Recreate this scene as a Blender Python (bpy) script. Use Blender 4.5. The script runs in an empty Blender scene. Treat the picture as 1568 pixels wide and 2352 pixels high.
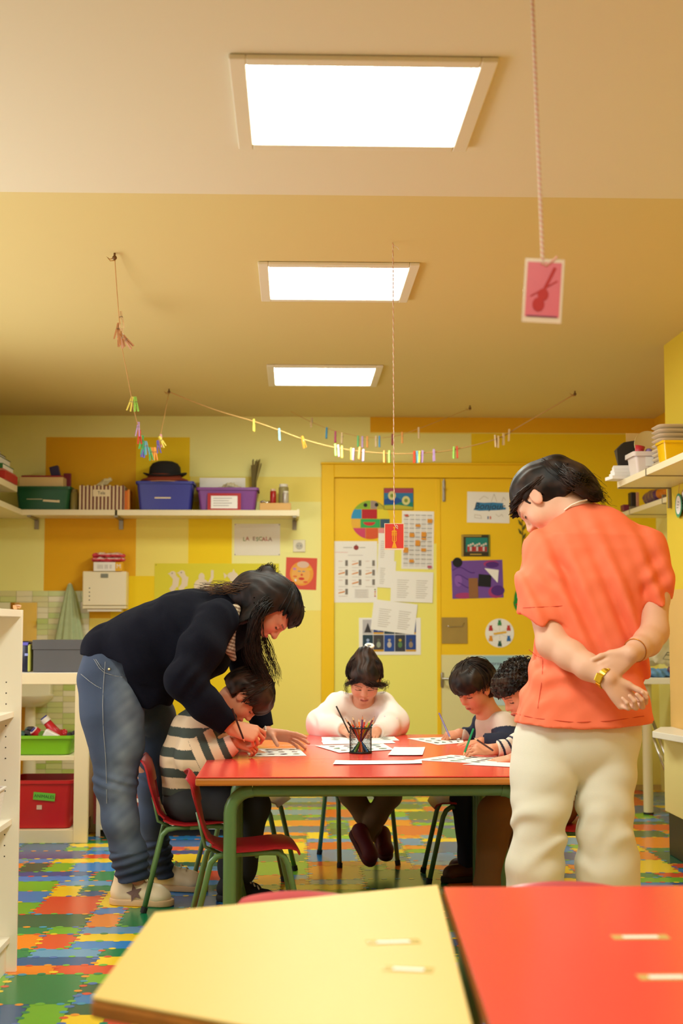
import bpy, bmesh, math, random
import numpy as np
from mathutils import Vector, Matrix

sc = bpy.context.scene
COL = sc.collection
# ------------------------------------------------------------------ camera
FPX, HCAM = 3267.0, 1.071
YAW, PITCH = math.atan(109 / FPX), math.atan(264 / FPX)
cam_d = bpy.data.cameras.new('camera')
cam = bpy.data.objects.new('camera', cam_d)
COL.objects.link(cam)
cam.location = (0, 0, HCAM)
cam.rotation_euler = (math.pi / 2 + PITCH, 0, -YAW)
cam_d.sensor_fit = 'VERTICAL'
cam_d.sensor_height = 36.0
cam_d.lens = 36.0 * FPX / 2352
cam_d.clip_start = 0.05
cam_d.dof.use_dof = True
cam_d.dof.focus_distance = 5.25
cam_d.dof.aperture_fstop = 3.6
sc.camera = cam
# ------------------------------------------------------------------ world and exposure
w = bpy.data.worlds.new('world')
sc.world = w
w.use_nodes = True
w.node_tree.nodes['Background'].inputs[0].default_value = (1.0, 0.95, 0.85, 1)
w.node_tree.nodes['Background'].inputs[1].default_value = 0.0
sc.view_settings.view_transform = 'Standard'
sc.view_settings.look = 'None'
sc.view_settings.gamma = 1.0
sc.view_settings.use_curve_mapping = False
sc.view_settings.exposure = 0.6
PANEL_STRENGTH = 22.0
sc.cycles.max_bounces = 5
sc.cycles.diffuse_bounces = 4
sc.cycles.glossy_bounces = 2
sc.cycles.transmission_bounces = 3
sc.cycles.transparent_max_bounces = 6
sc.cycles.use_adaptive_sampling = True
sc.cycles.adaptive_threshold = 0.1
sc.cycles.sample_clamp_indirect = 6.0
sc.cycles.caustics_reflective = False
sc.cycles.caustics_refractive = False

# light of an assumed, unseen left wall window, added for side light
DAY_Y0, DAY_Y1, DAY_Z0, DAY_Z1 = 2.6, 7.1, 0.95, 1.9
day_d = bpy.data.lights.new('added_daylight', 'AREA')
day_d.shape = 'RECTANGLE'
day_d.size, day_d.size_y = DAY_Z1 - DAY_Z0, DAY_Y1 - DAY_Y0
day_d.energy = 46.0
day_d.color = (0.96, 0.97, 1.0)
day = bpy.data.objects.new('added_daylight', day_d)
COL.objects.link(day)
day.location = (-2.16, (DAY_Y0 + DAY_Y1) / 2, (DAY_Z0 + DAY_Z1) / 2)
day.rotation_euler = (0, -math.pi / 2, 0)

random.seed(7)
RNG = np.random.default_rng(7)
# ------------------------------------------------------------------ measuring helpers
_cf, _sf = math.cos(PITCH), math.sin(PITCH)
_cy, _sy = math.cos(YAW), math.sin(YAW)
_F = Vector((_sy * _cf, _cy * _cf, _sf))
_R = Vector((_cy, -_sy, 0))
_U = Vector((-_sy * _sf, -_cy * _sf, _cf))


def ray(x, y):
    return _F + _R * ((x - 784) / FPX) - _U * ((y - 1176) / FPX)


def P(x, y, Y):
    """point of the place seen at photo position x, y, standing at depth Y"""
    d = ray(x, y)
    t = Y / d.y
    return Vector((d.x * t, Y, HCAM + d.z * t))


def PZ(x, y, Z):
    """same, for a point lying at height Z"""
    d = ray(x, y)
    t = (Z - HCAM) / d.z
    return Vector((d.x * t, d.y * t, Z))


def PX(x, y, X):
    d = ray(x, y)
    t = X / d.x
    return Vector((X, d.y * t, HCAM + d.z * t))


def lin(c):
    return tuple(((v / 255) / 12.92 if v / 255 <= 0.04045 else ((v / 255 + 0.055) / 1.055) ** 2.4) for v in c[:3])


# ------------------------------------------------------------------ materials
MATS = {}


def mat(name, c, rough=0.5, metal=0.0, var=0.0, vscale=8.0, bump=0.0, bscale=60.0, spec=0.5, stretch=None, emit=0.0,
        trans=0.0, alpha=1.0, sheen=0.0, sss=0.0, coat=0.0):
    """procedural principled material; c is sRGB 0..255"""
    if name in MATS:
        return MATS[name]
    m = bpy.data.materials.new(name)
    m.use_nodes = True
    nt = m.node_tree
    b = nt.nodes['Principled BSDF']
    b.inputs['Roughness'].default_value = rough
    b.inputs['Metallic'].default_value = metal
    b.inputs['Specular IOR Level'].default_value = spec
    L = lin(c)
    b.inputs['Base Color'].default_value = (*L, 1)
    if trans:
        b.inputs['Transmission Weight'].default_value = trans
        b.inputs['IOR'].default_value = 1.1
    if alpha < 1:
        b.inputs['Alpha'].default_value = alpha
    if sheen:
        b.inputs['Sheen Weight'].default_value = sheen
    if sss:
        b.inputs['Subsurface Weight'].default_value = sss
        b.inputs['Subsurface Radius'].default_value = (0.012, 0.005, 0.003)
        b.inputs['Subsurface Scale'].default_value = 1.0
    if coat:
        b.inputs['Coat Weight'].default_value = coat
        b.inputs['Coat Roughness'].default_value = 0.1
    if emit:
        b.inputs['Emission Color'].default_value = (*L, 1)
        b.inputs['Emission Strength'].default_value = emit
    if var or bump:
        tc = nt.nodes.new('ShaderNodeTexCoord')
        src = tc.outputs['Object']
        if stretch:
            mp = nt.nodes.new('ShaderNodeMapping')
            mp.inputs['Scale'].default_value = stretch
            nt.links.new(src, mp.inputs[0])
            src = mp.outputs[0]
    if var:
        n = nt.nodes.new('ShaderNodeTexNoise')
        n.inputs['Scale'].default_value = vscale
        n.inputs['Detail'].default_value = 1
        nt.links.new(src, n.inputs['Vector'])
        r = nt.nodes.new('ShaderNodeMapRange')
        r.inputs['From Min'].default_value = 0.3
        r.inputs['From Max'].default_value = 0.7
        r.inputs['To Min'].default_value = 1 - var
        r.inputs['To Max'].default_value = 1 + var
        nt.links.new(n.outputs['Fac'], r.inputs['Value'])
        mx = nt.nodes.new('ShaderNodeVectorMath')
        mx.operation = 'SCALE'
        mx.inputs[0].default_value = L
        nt.links.new(r.outputs[0], mx.inputs['Scale'])
        nt.links.new(mx.outputs[0], b.inputs['Base Color'])
    if bump:
        n = nt.nodes.new('ShaderNodeTexNoise')
        n.inputs['Scale'].default_value = bscale
        n.inputs['Detail'].default_value = 1
        nt.links.new(src, n.inputs['Vector'])
        bp = nt.nodes.new('ShaderNodeBump')
        bp.inputs['Strength'].default_value = bump
        bp.inputs['Distance'].default_value = 0.01
        nt.links.new(n.outputs['Fac'], bp.inputs['Height'])
        nt.links.new(bp.outputs[0], b.inputs['Normal'])
    MATS[name] = m
    return m


def vmat(name, rough=0.6, bump=0.0, bscale=80.0, spec=0.4, sss=0.0, var=0.0, vscale=40.0, sheen=0.0, aniso=0.0):
    """material whose colour is the painted colour stored on the mesh ('Col')"""
    if name in MATS:
        return MATS[name]
    m = mat(name, (200, 200, 200), rough=rough, bump=bump, bscale=bscale, spec=spec, sss=sss, sheen=sheen)
    nt = m.node_tree
    b = nt.nodes['Principled BSDF']
    a = nt.nodes.new('ShaderNodeVertexColor')
    a.layer_name = 'Col'
    out = a.outputs['Color']
    if var:
        tc = nt.nodes.new('ShaderNodeTexCoord')
        n = nt.nodes.new('ShaderNodeTexNoise')
        n.inputs['Scale'].default_value = vscale
        nt.links.new(tc.outputs['Object'], n.inputs['Vector'])
        r = nt.nodes.new('ShaderNodeMapRange')
        r.inputs['From Min'].default_value = 0.3
        r.inputs['From Max'].default_value = 0.7
        r.inputs['To Min'].default_value = 1 - var
        r.inputs['To Max'].default_value = 1 + var
        nt.links.new(n.outputs['Fac'], r.inputs['Value'])
        mx = nt.nodes.new('ShaderNodeVectorMath')
        mx.operation = 'SCALE'
        nt.links.new(out, mx.inputs[0])
        nt.links.new(r.outputs[0], mx.inputs['Scale'])
        out = mx.outputs[0]
    nt.links.new(out, b.inputs['Base Color'])
    return m


# ------------------------------------------------------------------ tagging
def tag(o, label=None, cat=None, group=None, kind=None):
    if label:
        o['label'] = label
    if cat:
        o['category'] = cat
    if group:
        o['group'] = group
    if kind:
        o['kind'] = kind
    return o


def thing(name, label, cat, loc=(0, 0, 0), rz=0.0, group=None):
    o = bpy.data.objects.new(name, None)
    o.empty_display_size = 0.05
    COL.objects.link(o)
    o.location = loc
    o.rotation_euler = (0, 0, rz)
    return tag(o, label, cat, group)


def copy_tree(o, parent=None):
    c = o.copy()
    COL.objects.link(c)
    c.parent = parent
    for ch in list(o.children):
        copy_tree(ch, c)
    return c


# ------------------------------------------------------------------ mesh builder
class MB:
    def __init__(s):
        s.bm = bmesh.new()
        s.cl = s.bm.faces.layers.int.new('mi')
        s.cols = []
        s.mats = []
        s.cur = 0

    def use(s, m):
        if m not in s.mats:
            s.mats.append(m)
        s.cur = s.mats.index(m)
        return s

    def _fin(s, fs):
        for f in fs:
            f.material_index = s.cur
        return s

    def box(s, x0, x1, y0, y1, z0, z1, bev=0.0, rot=None, seg=2):
        """rot: Matrix applied about the world origin after building"""
        b = bmesh.new()
        bmesh.ops.create_cube(b, size=1.0)
        for v in b.verts:
            v.co = Vector(((x0 + x1) / 2 + v.co.x * (x1 - x0), (y0 + y1) / 2 + v.co.y * (y1 - y0), (z0 + z1) / 2 + v.co.z * (z1 - z0)))
        if bev:
            bmesh.ops.bevel(b, geom=list(b.edges), offset=bev, segments=seg, profile=0.5, affect='EDGES')
        return s.merge(b, rot)

    def merge(s, b, rot=None):
        mp = {}
        for v in b.verts:
            co = rot @ v.co if rot is not None else v.co
            mp[v] = s.bm.verts.new(co)
        fs = []
        for f in b.faces:
            try:
                fs.append(s.bm.faces.new([mp[v] for v in f.verts]))
            except ValueError:
                pass
        b.free()
        return s._fin(fs)

    def poly(s, pts, flip=False):
        vs = [s.bm.verts.new(p) for p in pts]
        if flip:
            vs.reverse()
        return s._fin([s.bm.faces.new(vs)])

    def grid(s, rows, close_u=False, close_v=False, cap=False):
        """rows: list of rings (equal length) of points"""
        V = [[s.bm.verts.new(p) for p in r] for r in rows]
        fs = []
        nr, nc = len(V), len(V[0])
        for i in range(nr - (0 if close_v else 1)):
            for j in range(nc - (0 if close_u else 1)):
                a, b = V[i], V[(i + 1) % nr]
                fs.append(s.bm.faces.new((a[j], a[(j + 1) % nc], b[(j + 1) % nc], b[j])))
        if cap:
            fs.append(s.bm.faces.new(list(reversed(V[0]))))
            fs.append(s.bm.faces.new(V[-1]))
        return s._fin(fs)

    def tube(s, pts, r, n=10, cap=True, ry=None):
        """tube along pts; r number or list"""
        pts = [Vector(p) for p in pts]
        if not isinstance(r, (list, tuple)):
            r = [r] * len(pts)
        rows = []
        t0 = (pts[1] - pts[0]).normalized()
        ref = Vector((0, 0, 1)) if abs(t0.z) < 0.9 else Vector((1, 0, 0))
        nrm = (ref - t0 * ref.dot(t0)).normalized()
        for i, p in enumerate(pts):
            if i == 0:
                t = t0
            elif i == len(pts) - 1:
                t = (pts[i] - pts[i - 1]).normalized()
            else:
                t = ((pts[i + 1] - p).normalized() + (p - pts[i - 1]).normalized())
                t = t.normalized() if t.length > 1e-6 else (p - pts[i - 1]).normalized()
            nrm = nrm - t * nrm.dot(t)
            if nrm.length < 1e-5:
                nrm = t.orthogonal()
            nrm.normalize()
            bi = t.cross(nrm)
            rows.append([p + nrm * (math.cos(2 * math.pi * k / n) * r[i]) + bi * (math.sin(2 * math.pi * k / n) * (r[i] if ry is None else r[i] * ry)) for k in range(n)])
        return s.grid(rows, close_u=True, cap=cap)

    def cyl(s, a, b, r, r2=None, n=16, cap=True):
        return s.tube([a, b], [r, r if r2 is None else r2], n=n, cap=cap)

    def lathe(s, prof, c=(0, 0, 0), n=24, cap=False, rot=None):
        rows = []
        for (r, z) in prof:
            ring = [Vector((math.cos(2 * math.pi * k / n) * r, math.sin(2 * math.pi * k / n) * r, z)) for k in range(n)]
            if rot is not None:
                ring = [rot @ p for p in ring]
            rows.append([p + Vector(c) for p in ring])
        return s.grid(rows, close_u=True, cap=cap)

    def prism(s, pts2, z0, z1, bev=0.0, f=lambda x, y, z: (x, y, z)):
        b = bmesh.new()
        lo = [b.verts.new((x, y, z0)) for x, y in pts2]
        hi = [b.verts.new((x, y, z1)) for x, y in pts2]
        n = len(pts2)
        b.faces.new(list(reversed(lo)))
        b.faces.new(hi)
        for i in range(n):
            b.faces.new((lo[i], lo[(i + 1) % n], hi[(i + 1) % n], hi[i]))
        bmesh.ops.recalc_face_normals(b, faces=b.faces)
        if bev:
            bmesh.ops.bevel(b, geom=list(b.edges), offset=bev, segments=2, profile=0.5, affect='EDGES')
        for v in b.verts:
            v.co = Vector(f(*v.co))
        return s.merge(b)

    def sphere(s, c, r, n=14, sc_=(1, 1, 1), rot=None):
        b = bmesh.new()
        bmesh.ops.create_uvsphere(b, u_segments=n, v_segments=max(6, n * 2 // 3), radius=1.0)
        for v in b.verts:
            q = Vector((v.co.x * r * sc_[0], v.co.y * r * sc_[1], v.co.z * r * sc_[2]))
            if rot is not None:
                q = rot @ q
            v.co = q + Vector(c)
        return s.merge(b)

    def build(s, name, m=None, parent=None, loc=None, rot=None, smooth=False, label=None, ang=None):
        me = bpy.data.meshes.new(name)
        bmesh.ops.recalc_face_normals(s.bm, faces=s.bm.faces)
        s.bm.to_mesh(me)
        s.bm.free()
        if smooth:
            me.shade_smooth()
            if ang is not None:
                me.set_sharp_from_angle(angle=math.radians(ang))
        if s.mats:
            for q in s.mats:
                me.materials.append(q)
        elif m is not None:
            me.materials.append(m)
        o = bpy.data.objects.new(name, me)
        COL.objects.link(o)
        o.parent = parent
        if loc is not None:
            o.location = loc
        if rot is not None:
            o.rotation_euler = rot
        if label:
            o['label'] = label
        return o


def mesh_obj(name, verts, faces, m, parent=None, cols=None, loc=None, smooth=False):
    """from arrays; cols: per-vertex linear rgb"""
    me = bpy.data.meshes.new(name)
    verts = np.asarray(verts, dtype=np.float32)
    if isinstance(faces, np.ndarray):
        k = faces.shape[1]
        me.vertices.add(len(verts))
        me.vertices.foreach_set('co', verts.ravel())
        me.loops.add(faces.size)
        me.loops.foreach_set('vertex_index', faces.ravel().astype(np.int32))
        me.polygons.add(len(faces))
        me.polygons.foreach_set('loop_start', np.arange(0, faces.size, k, dtype=np.int32))
        me.update(calc_edges=True)
        me.validate()
    else:
        me.from_pydata([tuple(map(float, v)) for v in verts], [], faces)
    if cols is not None:
        ca = me.color_attributes.new('Col', 'FLOAT_COLOR', 'POINT')
        c4 = np.ones((len(me.vertices), 4), dtype=np.float32)
        c4[:, :3] = cols
        ca.data.foreach_set('color', c4.ravel())
    if smooth:
        me.shade_smooth()
    me.materials.append(m)
    o = bpy.data.objects.new(name, me)
    COL.objects.link(o)
    o.parent = parent
    if loc is not None:
        o.location = loc
    return o


def rect(x0, y0, x1, y1, c):
    return ([(x0, y0), (x1, y0), (x1, y1), (x0, y1)], c)


def ell(cx, cy, rx, ry, c, n=24, a0=0.0, a1=2 * math.pi):
    k = n if a1 - a0 > 6.2 else n + 1
    return ([(cx + rx * math.cos(a0 + (a1 - a0) * i / n), cy + ry * math.sin(a0 + (a1 - a0) * i / n)) for i in range(k)], c)


def ln(pts, wd, c):
    """polyline stroke as list of quads"""
    out = []
    for (a, b) in zip(pts[:-1], pts[1:]):
        dx, dy = b[0] - a[0], b[1] - a[1]
        L = math.hypot(dx, dy) or 1e-6
        nx, ny = -dy / L * wd / 2, dx / L * wd / 2
        ex, ey = dx / L * wd / 3, dy / L * wd / 3
        out.append(([(a[0] + nx - ex, a[1] + ny - ey), (a[0] - nx - ex, a[1] - ny - ey), (b[0] - nx + ex, b[1] - ny + ey), (b[0] + nx + ex, b[1] + ny + ey)], c))
    return out


def printed(name, shapes, parent, f, d0=0.0021, dd=0.00004, m=None):
    """flat print: shapes in sheet coordinates (u, v), laid a hair above the sheet; f(u, v, d) -> point"""
    V, Fc, C = [], [], []
    flat = []
    for s_ in shapes:
        if isinstance(s_, list):
            flat += s_
        else:
            flat.append(s_)
    for i, (pts, c) in enumerate(flat):
        k = len(V)
        V += [tuple(f(u, v, d0 + dd * i)) for u, v in pts]
        Fc.append(tuple(range(k, k + len(pts))))
        C += [lin(c)] * len(pts)
    return tag(mesh_obj(name, V, Fc, m or vmat('printed ink', 0.55, spec=0.3), parent, cols=np.array(C)), kind='stuff')


def text(name, body, size, parent, loc, rot, m, align='CENTER', bold=0.0, shear=0.0):
    cu = bpy.data.curves.new(name, 'FONT')
    cu.body = body
    cu.size = size
    cu.align_x = align
    cu.align_y = 'CENTER'
    cu.offset = bold
    cu.shear = shear
    cu.resolution_u = 3
    t = bpy.data.objects.new(name + '_src', cu)
    COL.objects.link(t)
    dg = bpy.context.evaluated_depsgraph_get()
    me = bpy.data.meshes.new_from_object(t.evaluated_get(dg))
    bpy.data.objects.remove(t)
    bpy.data.curves.remove(cu)
    me.materials.clear()
    me.materials.append(m)
    o = bpy.data.objects.new(name, me)
    COL.objects.link(o)
    o.parent = parent
    o.location = loc
    o.rotation_euler = rot
    return o


FACE_CAM = (math.pi / 2, 0, 0)      # rotation of flat text so that it reads from -Y
# ------------------------------------------------------------------ smooth bodies: distance fields turned into meshes
def A(*v):
    return np.array(v, dtype=np.float32)


def vv(p):
    return np.array(tuple(p), dtype=np.float32)


def basis(fwd, up):
    """columns: side (person's left when fwd is the front), fwd, up"""
    f = Vector(fwd).normalized()
    u = Vector(up)
    u = (u - f * u.dot(f)).normalized()
    s = u.cross(f).normalized()      # left of the person
    return np.array([tuple(s), tuple(f), tuple(u)], dtype=np.float32).T


class Body:
    def __init__(s):
        s.ops = []
        s.post = []
        s.slack = 1.55
        s.lo = np.full(3, 1e9)
        s.hi = np.full(3, -1e9)

    def _ext(s, c, r):
        s.lo = np.minimum(s.lo, np.asarray(c) - r)
        s.hi = np.maximum(s.hi, np.asarray(c) + r)

    def cap(s, a, b, ra, rb=None, k=0.02, flat=None, sub=False):
        """tapered capsule; flat=(axis, ratio): squashed along axis"""
        a, b = vv(a), vv(b)
        rb = ra if rb is None else rb
        if flat is not None:
            ax = vv(Vector(flat[0]).normalized())
            flat = (ax, np.float32(flat[1]))
        s.ops.append(('cap', a, b, ra, rb, k, flat, sub))
        if not sub:
            s._ext(a, ra * 1.3 + k)
            s._ext(b, rb * 1.3 + k)
        return s

    def chain(s, pts, k=0.02, flat=None):
        for (p, r), (q, t) in zip(pts[:-1], pts[1:]):
            s.cap(p, q, r, t, k, flat)
        return s

    def ell(s, c, r, R=None, k=0.02, sub=False):
        c = vv(c)
        R = np.eye(3, dtype=np.float32) if R is None else np.asarray(R, dtype=np.float32)
        s.ops.append(('ell', c, np.array(r, dtype=np.float32), R, max(r), k, sub))
        if not sub:
            s._ext(c, max(r) + k)
        return s

    def rbox(s, c, h, R=None, rr=0.01, k=0.005, sub=False):
        c = vv(c)
        R = np.eye(3, dtype=np.float32) if R is None else np.asarray(R, dtype=np.float32)
        s.ops.append(('box', c, np.array(h, dtype=np.float32), R, rr, k, sub))
        if not sub:
            s._ext(c, float(np.linalg.norm(h)) + k)
        return s

    def fn(s, f, lo, hi, k=0.03, sub=False):
        s.ops.append(('fn', f, 0, 0, 0, k, sub))
        if not sub:
            s.lo = np.minimum(s.lo, np.asarray(lo))
            s.hi = np.maximum(s.hi, np.asarray(hi))
        return s

    def cut(s, fn):
        """keep where fn(points) < 0"""
        s.ops.append(('cut', fn))
        return s

    def disp(s, fn):
        s.post.append(fn)
        return s

    @staticmethod
    def _d(op, p):
        t = op[0]
        if t == 'cap':
            _, a, b, ra, rb, k, flat, sub = op
            if flat is not None:
                ax, q = flat
                # squash: scale the component along ax about the segment
                pa = p - a
                ba = b - a
                h = np.clip((pa @ ba) / max(float(ba @ ba), 1e-9), 0, 1)
                v = pa - h[..., None] * ba
                along = v @ ax
                v = v + (along * (1 / q - 1))[..., None] * ax
                return (np.sqrt((v * v).sum(-1)) - (ra + (rb - ra) * h)) * min(1.0, float(q) ** 0.5)
            pa = p - a
            ba = b - a
            h = np.clip((pa @ ba) / max(float(ba @ ba), 1e-9), 0, 1)
            v = pa - h[..., None] * ba
            return np.sqrt((v * v).sum(-1)) - (ra + (rb - ra) * h)
        if t == 'ell':
            _, c, r, R, mr, k, sub = op
            q = (p - c) @ R
            k0 = np.sqrt(((q / r) ** 2).sum(-1))
            k1 = np.sqrt(((q / (r * r)) ** 2).sum(-1))
            return k0 * (k0 - 1) / np.maximum(k1, 1e-6)
        if t == 'fn':
            return op[1](p)
        if t == 'box':
            _, c, h, R, rr, k, sub = op
            q = np.abs((p - c) @ R) - (h - rr)
            return np.sqrt((np.maximum(q, 0) ** 2).sum(-1)) + np.minimum(q.max(-1), 0) - rr

    def field(s, p, blocks=None, hd=0.0):
        """p (N, M, 3): N blocks of M points"""
        d = np.full(p.shape[:-1], 1.0, dtype=np.float32)
        cen = p.mean(axis=1) if hd else None
        for op in s.ops:
            if op[0] == 'cut':
                d = np.maximum(d, op[1](p))
                continue
            k = op[5]
            sub = op[-1]
            if hd:
                sel = np.nonzero(s._d(op, cen) < hd * 1.8 + k)[0]
                if len(sel) == 0:
                    continue
                q = s._d(op, p[sel])
                cur = d[sel]
            else:
                q = s._d(op, p)
                cur = d
                sel = None
            if sub:
                q = -q
                h = np.maximum(k - np.abs(cur - q), 0) / max(k, 1e-6)
                res = np.maximum(cur, q) + h * h * k * 0.25
            else:
                h = np.maximum(k - np.abs(cur - q), 0) / max(k, 1e-6)
                res = np.minimum(cur, q) - h * h * k * 0.25
            if sel is None:
                d = res
            else:
                d[sel] = res
        for fn in s.post:
            d = fn(p, d)
        return d

    def mesh(s, vox):
        B = 8
        lo = s.lo - 4 * vox
        n = np.ceil((s.hi + 4 * vox - lo) / (vox * B)).astype(int)
        g = np.stack(np.meshgrid(*[np.arange(q) for q in n], indexing='ij'), -1).reshape(-1, 3)
        cen = (lo + (g + 0.5) * B * vox).astype(np.float32)
        dc = s.field(cen[:, None, :])[:, 0]
        hd = B * vox * 0.87
        act = g[np.abs(dc) < hd * s.slack + 0.012]
        off = np.stack(np.meshgrid(*[np.arange(B + 1)] * 3, indexing='ij'), -1).reshape(-1, 3)
        gi = act[:, None, :] * B + off[None]
        d = np.empty(gi.shape[:2], dtype=np.float32)
        CH = 1500
        for i in range(0, len(gi), CH):
            pts = (lo + gi[i:i + CH] * vox).astype(np.float32)
            d[i:i + CH] = s.field(pts, hd=hd)
        N = len(act)
        D = d.reshape(N, B + 1, B + 1, B + 1)
        c = [D[:, x:x + B, y:y + B, z:z + B] for x in (0, 1) for y in (0, 1) for z in (0, 1)]
        neg = sum((q < 0).astype(np.int8) for q in c)
        mix = (neg > 0) & (neg < 8)
        bi, ix, iy, iz = np.nonzero(mix)
        cv = np.stack([q[bi, ix, iy, iz] for q in c], -1)
        cp = np.array([(x, y, z) for x in (0, 1) for y in (0, 1) for z in (0, 1)], dtype=np.float32)
        acc = np.zeros((len(bi), 3), dtype=np.float32)
        cnt = np.zeros(len(bi), dtype=np.float32)
        for a in range(8):
            for b in range(a + 1, 8):
                if bin(a ^ b).count('1') != 1:
                    continue
                va, vb = cv[:, a], cv[:, b]
                m = (va < 0) != (vb < 0)
                t = np.where(m, va / np.where(m, va - vb, 1), 0)
                acc += np.where(m[:, None], cp[a] + t[:, None] * (cp[b] - cp[a]), 0)
                cnt += m
        cell = act[bi] * B + np.stack([ix, iy, iz], -1)
        V = lo + (cell + acc / np.maximum(cnt, 1)[:, None]) * vox
        S = (n * B + 4).astype(np.int64)
        key = (cell[:, 0].astype(np.int64) * S[1] + cell[:, 1]) * S[2] + cell[:, 2]
        order = np.argsort(key)
        ks = key[order]
        quads = []
        for ax in range(3):
            sl0 = D[:, :B, :B, :B]
            sh = [slice(0, B)] * 3
            sh[ax] = slice(1, B + 1)
            sl1 = D[:, sh[0], sh[1], sh[2]]
            m = (sl0 < 0) != (sl1 < 0)
            b2, x2, y2, z2 = np.nonzero(m)
            base = act[b2] * B + np.stack([x2, y2, z2], -1)
            flip = sl0[b2, x2, y2, z2] < 0
            u, v = [(1, 2), (2, 0), (0, 1)][ax]
            idx = []
            ok = np.ones(len(base), bool)
            for du, dv in ((-1, -1), (0, -1), (0, 0), (-1, 0)):
                q = base.copy()
                q[:, u] += du
                q[:, v] += dv
                kk = (q[:, 0].astype(np.int64) * S[1] + q[:, 1]) * S[2] + q[:, 2]
                pos = np.clip(np.searchsorted(ks, kk), 0, len(ks) - 1)
                ok &= ks[pos] == kk
                idx.append(order[pos])
            F = np.stack(idx, -1)
            F = np.where(flip[:, None], F, F[:, ::-1])
            quads.append(F[ok])
        return V, np.concatenate(quads)

    def build(s, name, vox, m, parent=None, col=None, origin=(0, 0, 0), smooth=True):
        V, F = s.mesh(vox)
        cols = col(V) if col is not None else None
        return mesh_obj(name, V - np.asarray(origin), F, m, parent, cols=cols, loc=None if parent is not None else origin, smooth=smooth)


_dirs = RNG.normal(size=(40, 3)).astype(np.float32)
_dirs /= np.linalg.norm(_dirs, axis=1, keepdims=True)
_ph = RNG.uniform(0, 6.28, 40).astype(np.float32)


def wob(p, sc_, seed=0, n=5):
    """cheap smooth pseudo-noise, about -1..1"""
    v = 0
    for i in range(n):
        j = (seed * 5 + i) % 40
        v = v + np.sin((p @ _dirs[j]) * (6.283 / sc_) * (0.7 + 0.22 * i) + _ph[j])
    return v / (n * 0.6)
# ================================================================== THE ROOM
WY, ZC, ZN, YB = 9.42, 2.47, 2.385, 4.25       # back wall, far ceiling, near ceiling, ceiling step
XL, XR, XR2, YC = -2.03, 1.84, 2.42, 6.95      # left wall, near right wall, alcove wall, alcove corner
YF = -2.3

LEMON = mat('paint pale lemon', (246, 240, 158), 0.75)
STRAW = mat('paint straw yellow', (246, 228, 118), 0.75)
GOLD = mat('paint golden yellow', (248, 212, 0), 0.72)
AMBER = mat('paint amber', (238, 178, 0), 0.72)
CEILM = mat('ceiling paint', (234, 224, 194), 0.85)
WHITE = mat('white laminate', (240, 234, 220), 0.4)
PAPER = mat('white paper', (244, 240, 236), 0.7)
STEEL = mat('brushed steel', (170, 165, 155), 0.35, metal=0.9)
CHROME = mat('chrome', (215, 212, 205), 0.15, metal=1.0)
BLACKP = mat('black plastic', (22, 21, 22), 0.45)


CREAMW = mat('paint cream', (246, 238, 208), 0.75)


def struct(o, label=None):
    o['kind'] = 'structure'
    if label:
        o['label'] = label
    return o


# ---- back wall with its painted blocks (last match wins), measured on the wall plane
blocks = [
    (-60, 900, 1560, 1900, STRAW),
    (-60, 900, 437, 1005, LEMON), (-60, 900, 106, 1360, LEMON),
    (106, 1004, 313, 1420, AMBER), (313, 1004, 437, 1180, GOLD),
    (437, 900, 850, 1096, LEMON), (437, 1096, 745, 1152, STRAW),
    (313, 1180, 433, 1323, STRAW), (433, 1152, 533, 1297, GOLD),
    (533, 1152, 745, 1402, LEMON), (255, 1323, 313, 1420, GOLD), (313, 1323, 360, 1420, GOLD),
    (850, 900, 1560, 996, AMBER), (850, 996, 1082, 1080, LEMON), (1082, 996, 1560, 1380, GOLD),
    (1240, 1380, 1560, 1900, STRAW), (255, 1420, 533, 1900, GOLD),
]
xs, zs = {XL, XR2}, {-0.01, ZC}
br = []
for (x0, y0, x1, y1, m) in blocks:
    a, b = P(x0, y0, WY), P(x1, y1, WY)
    X0, X1 = (XL if x0 < 0 else round(a.x, 3)), (XR2 if x1 > 1500 else round(b.x, 3))
    Z1, Z0 = (ZC if y0 <= 900 else round(a.z, 3)), (-0.01 if y1 >= 1900 else round(b.z, 3))
    br.append((X0, X1, Z0, Z1, m))
    xs |= {X0, X1}
    zs |= {Z0, Z1}
xs, zs = sorted(xs), sorted(zs)
wb = MB()
for i in range(len(xs) - 1):
    for j in range(len(zs) - 1):
        cx, cz = (xs[i] + xs[i + 1]) / 2, (zs[j] + zs[j + 1]) / 2
        mm = STRAW
        for (X0, X1, Z0, Z1, m) in br:
            if X0 <= cx <= X1 and Z0 <= cz <= Z1:
                mm = m
        wb.use(mm)
        wb.poly([(xs[i], WY, zs[j]), (xs[i + 1], WY, zs[j]), (xs[i + 1], WY, zs[j + 1]), (xs[i], WY, zs[j + 1])])
wb.use(STRAW).poly([(XL, WY + 0.12, 0), (XL, WY + 0.12, ZC), (XR2, WY + 0.12, ZC), (XR2, WY + 0.12, 0)])
wall_back = struct(wb.build('wall_back'), 'back wall painted in blocks of lemon, straw, golden and amber yellow')

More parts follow.
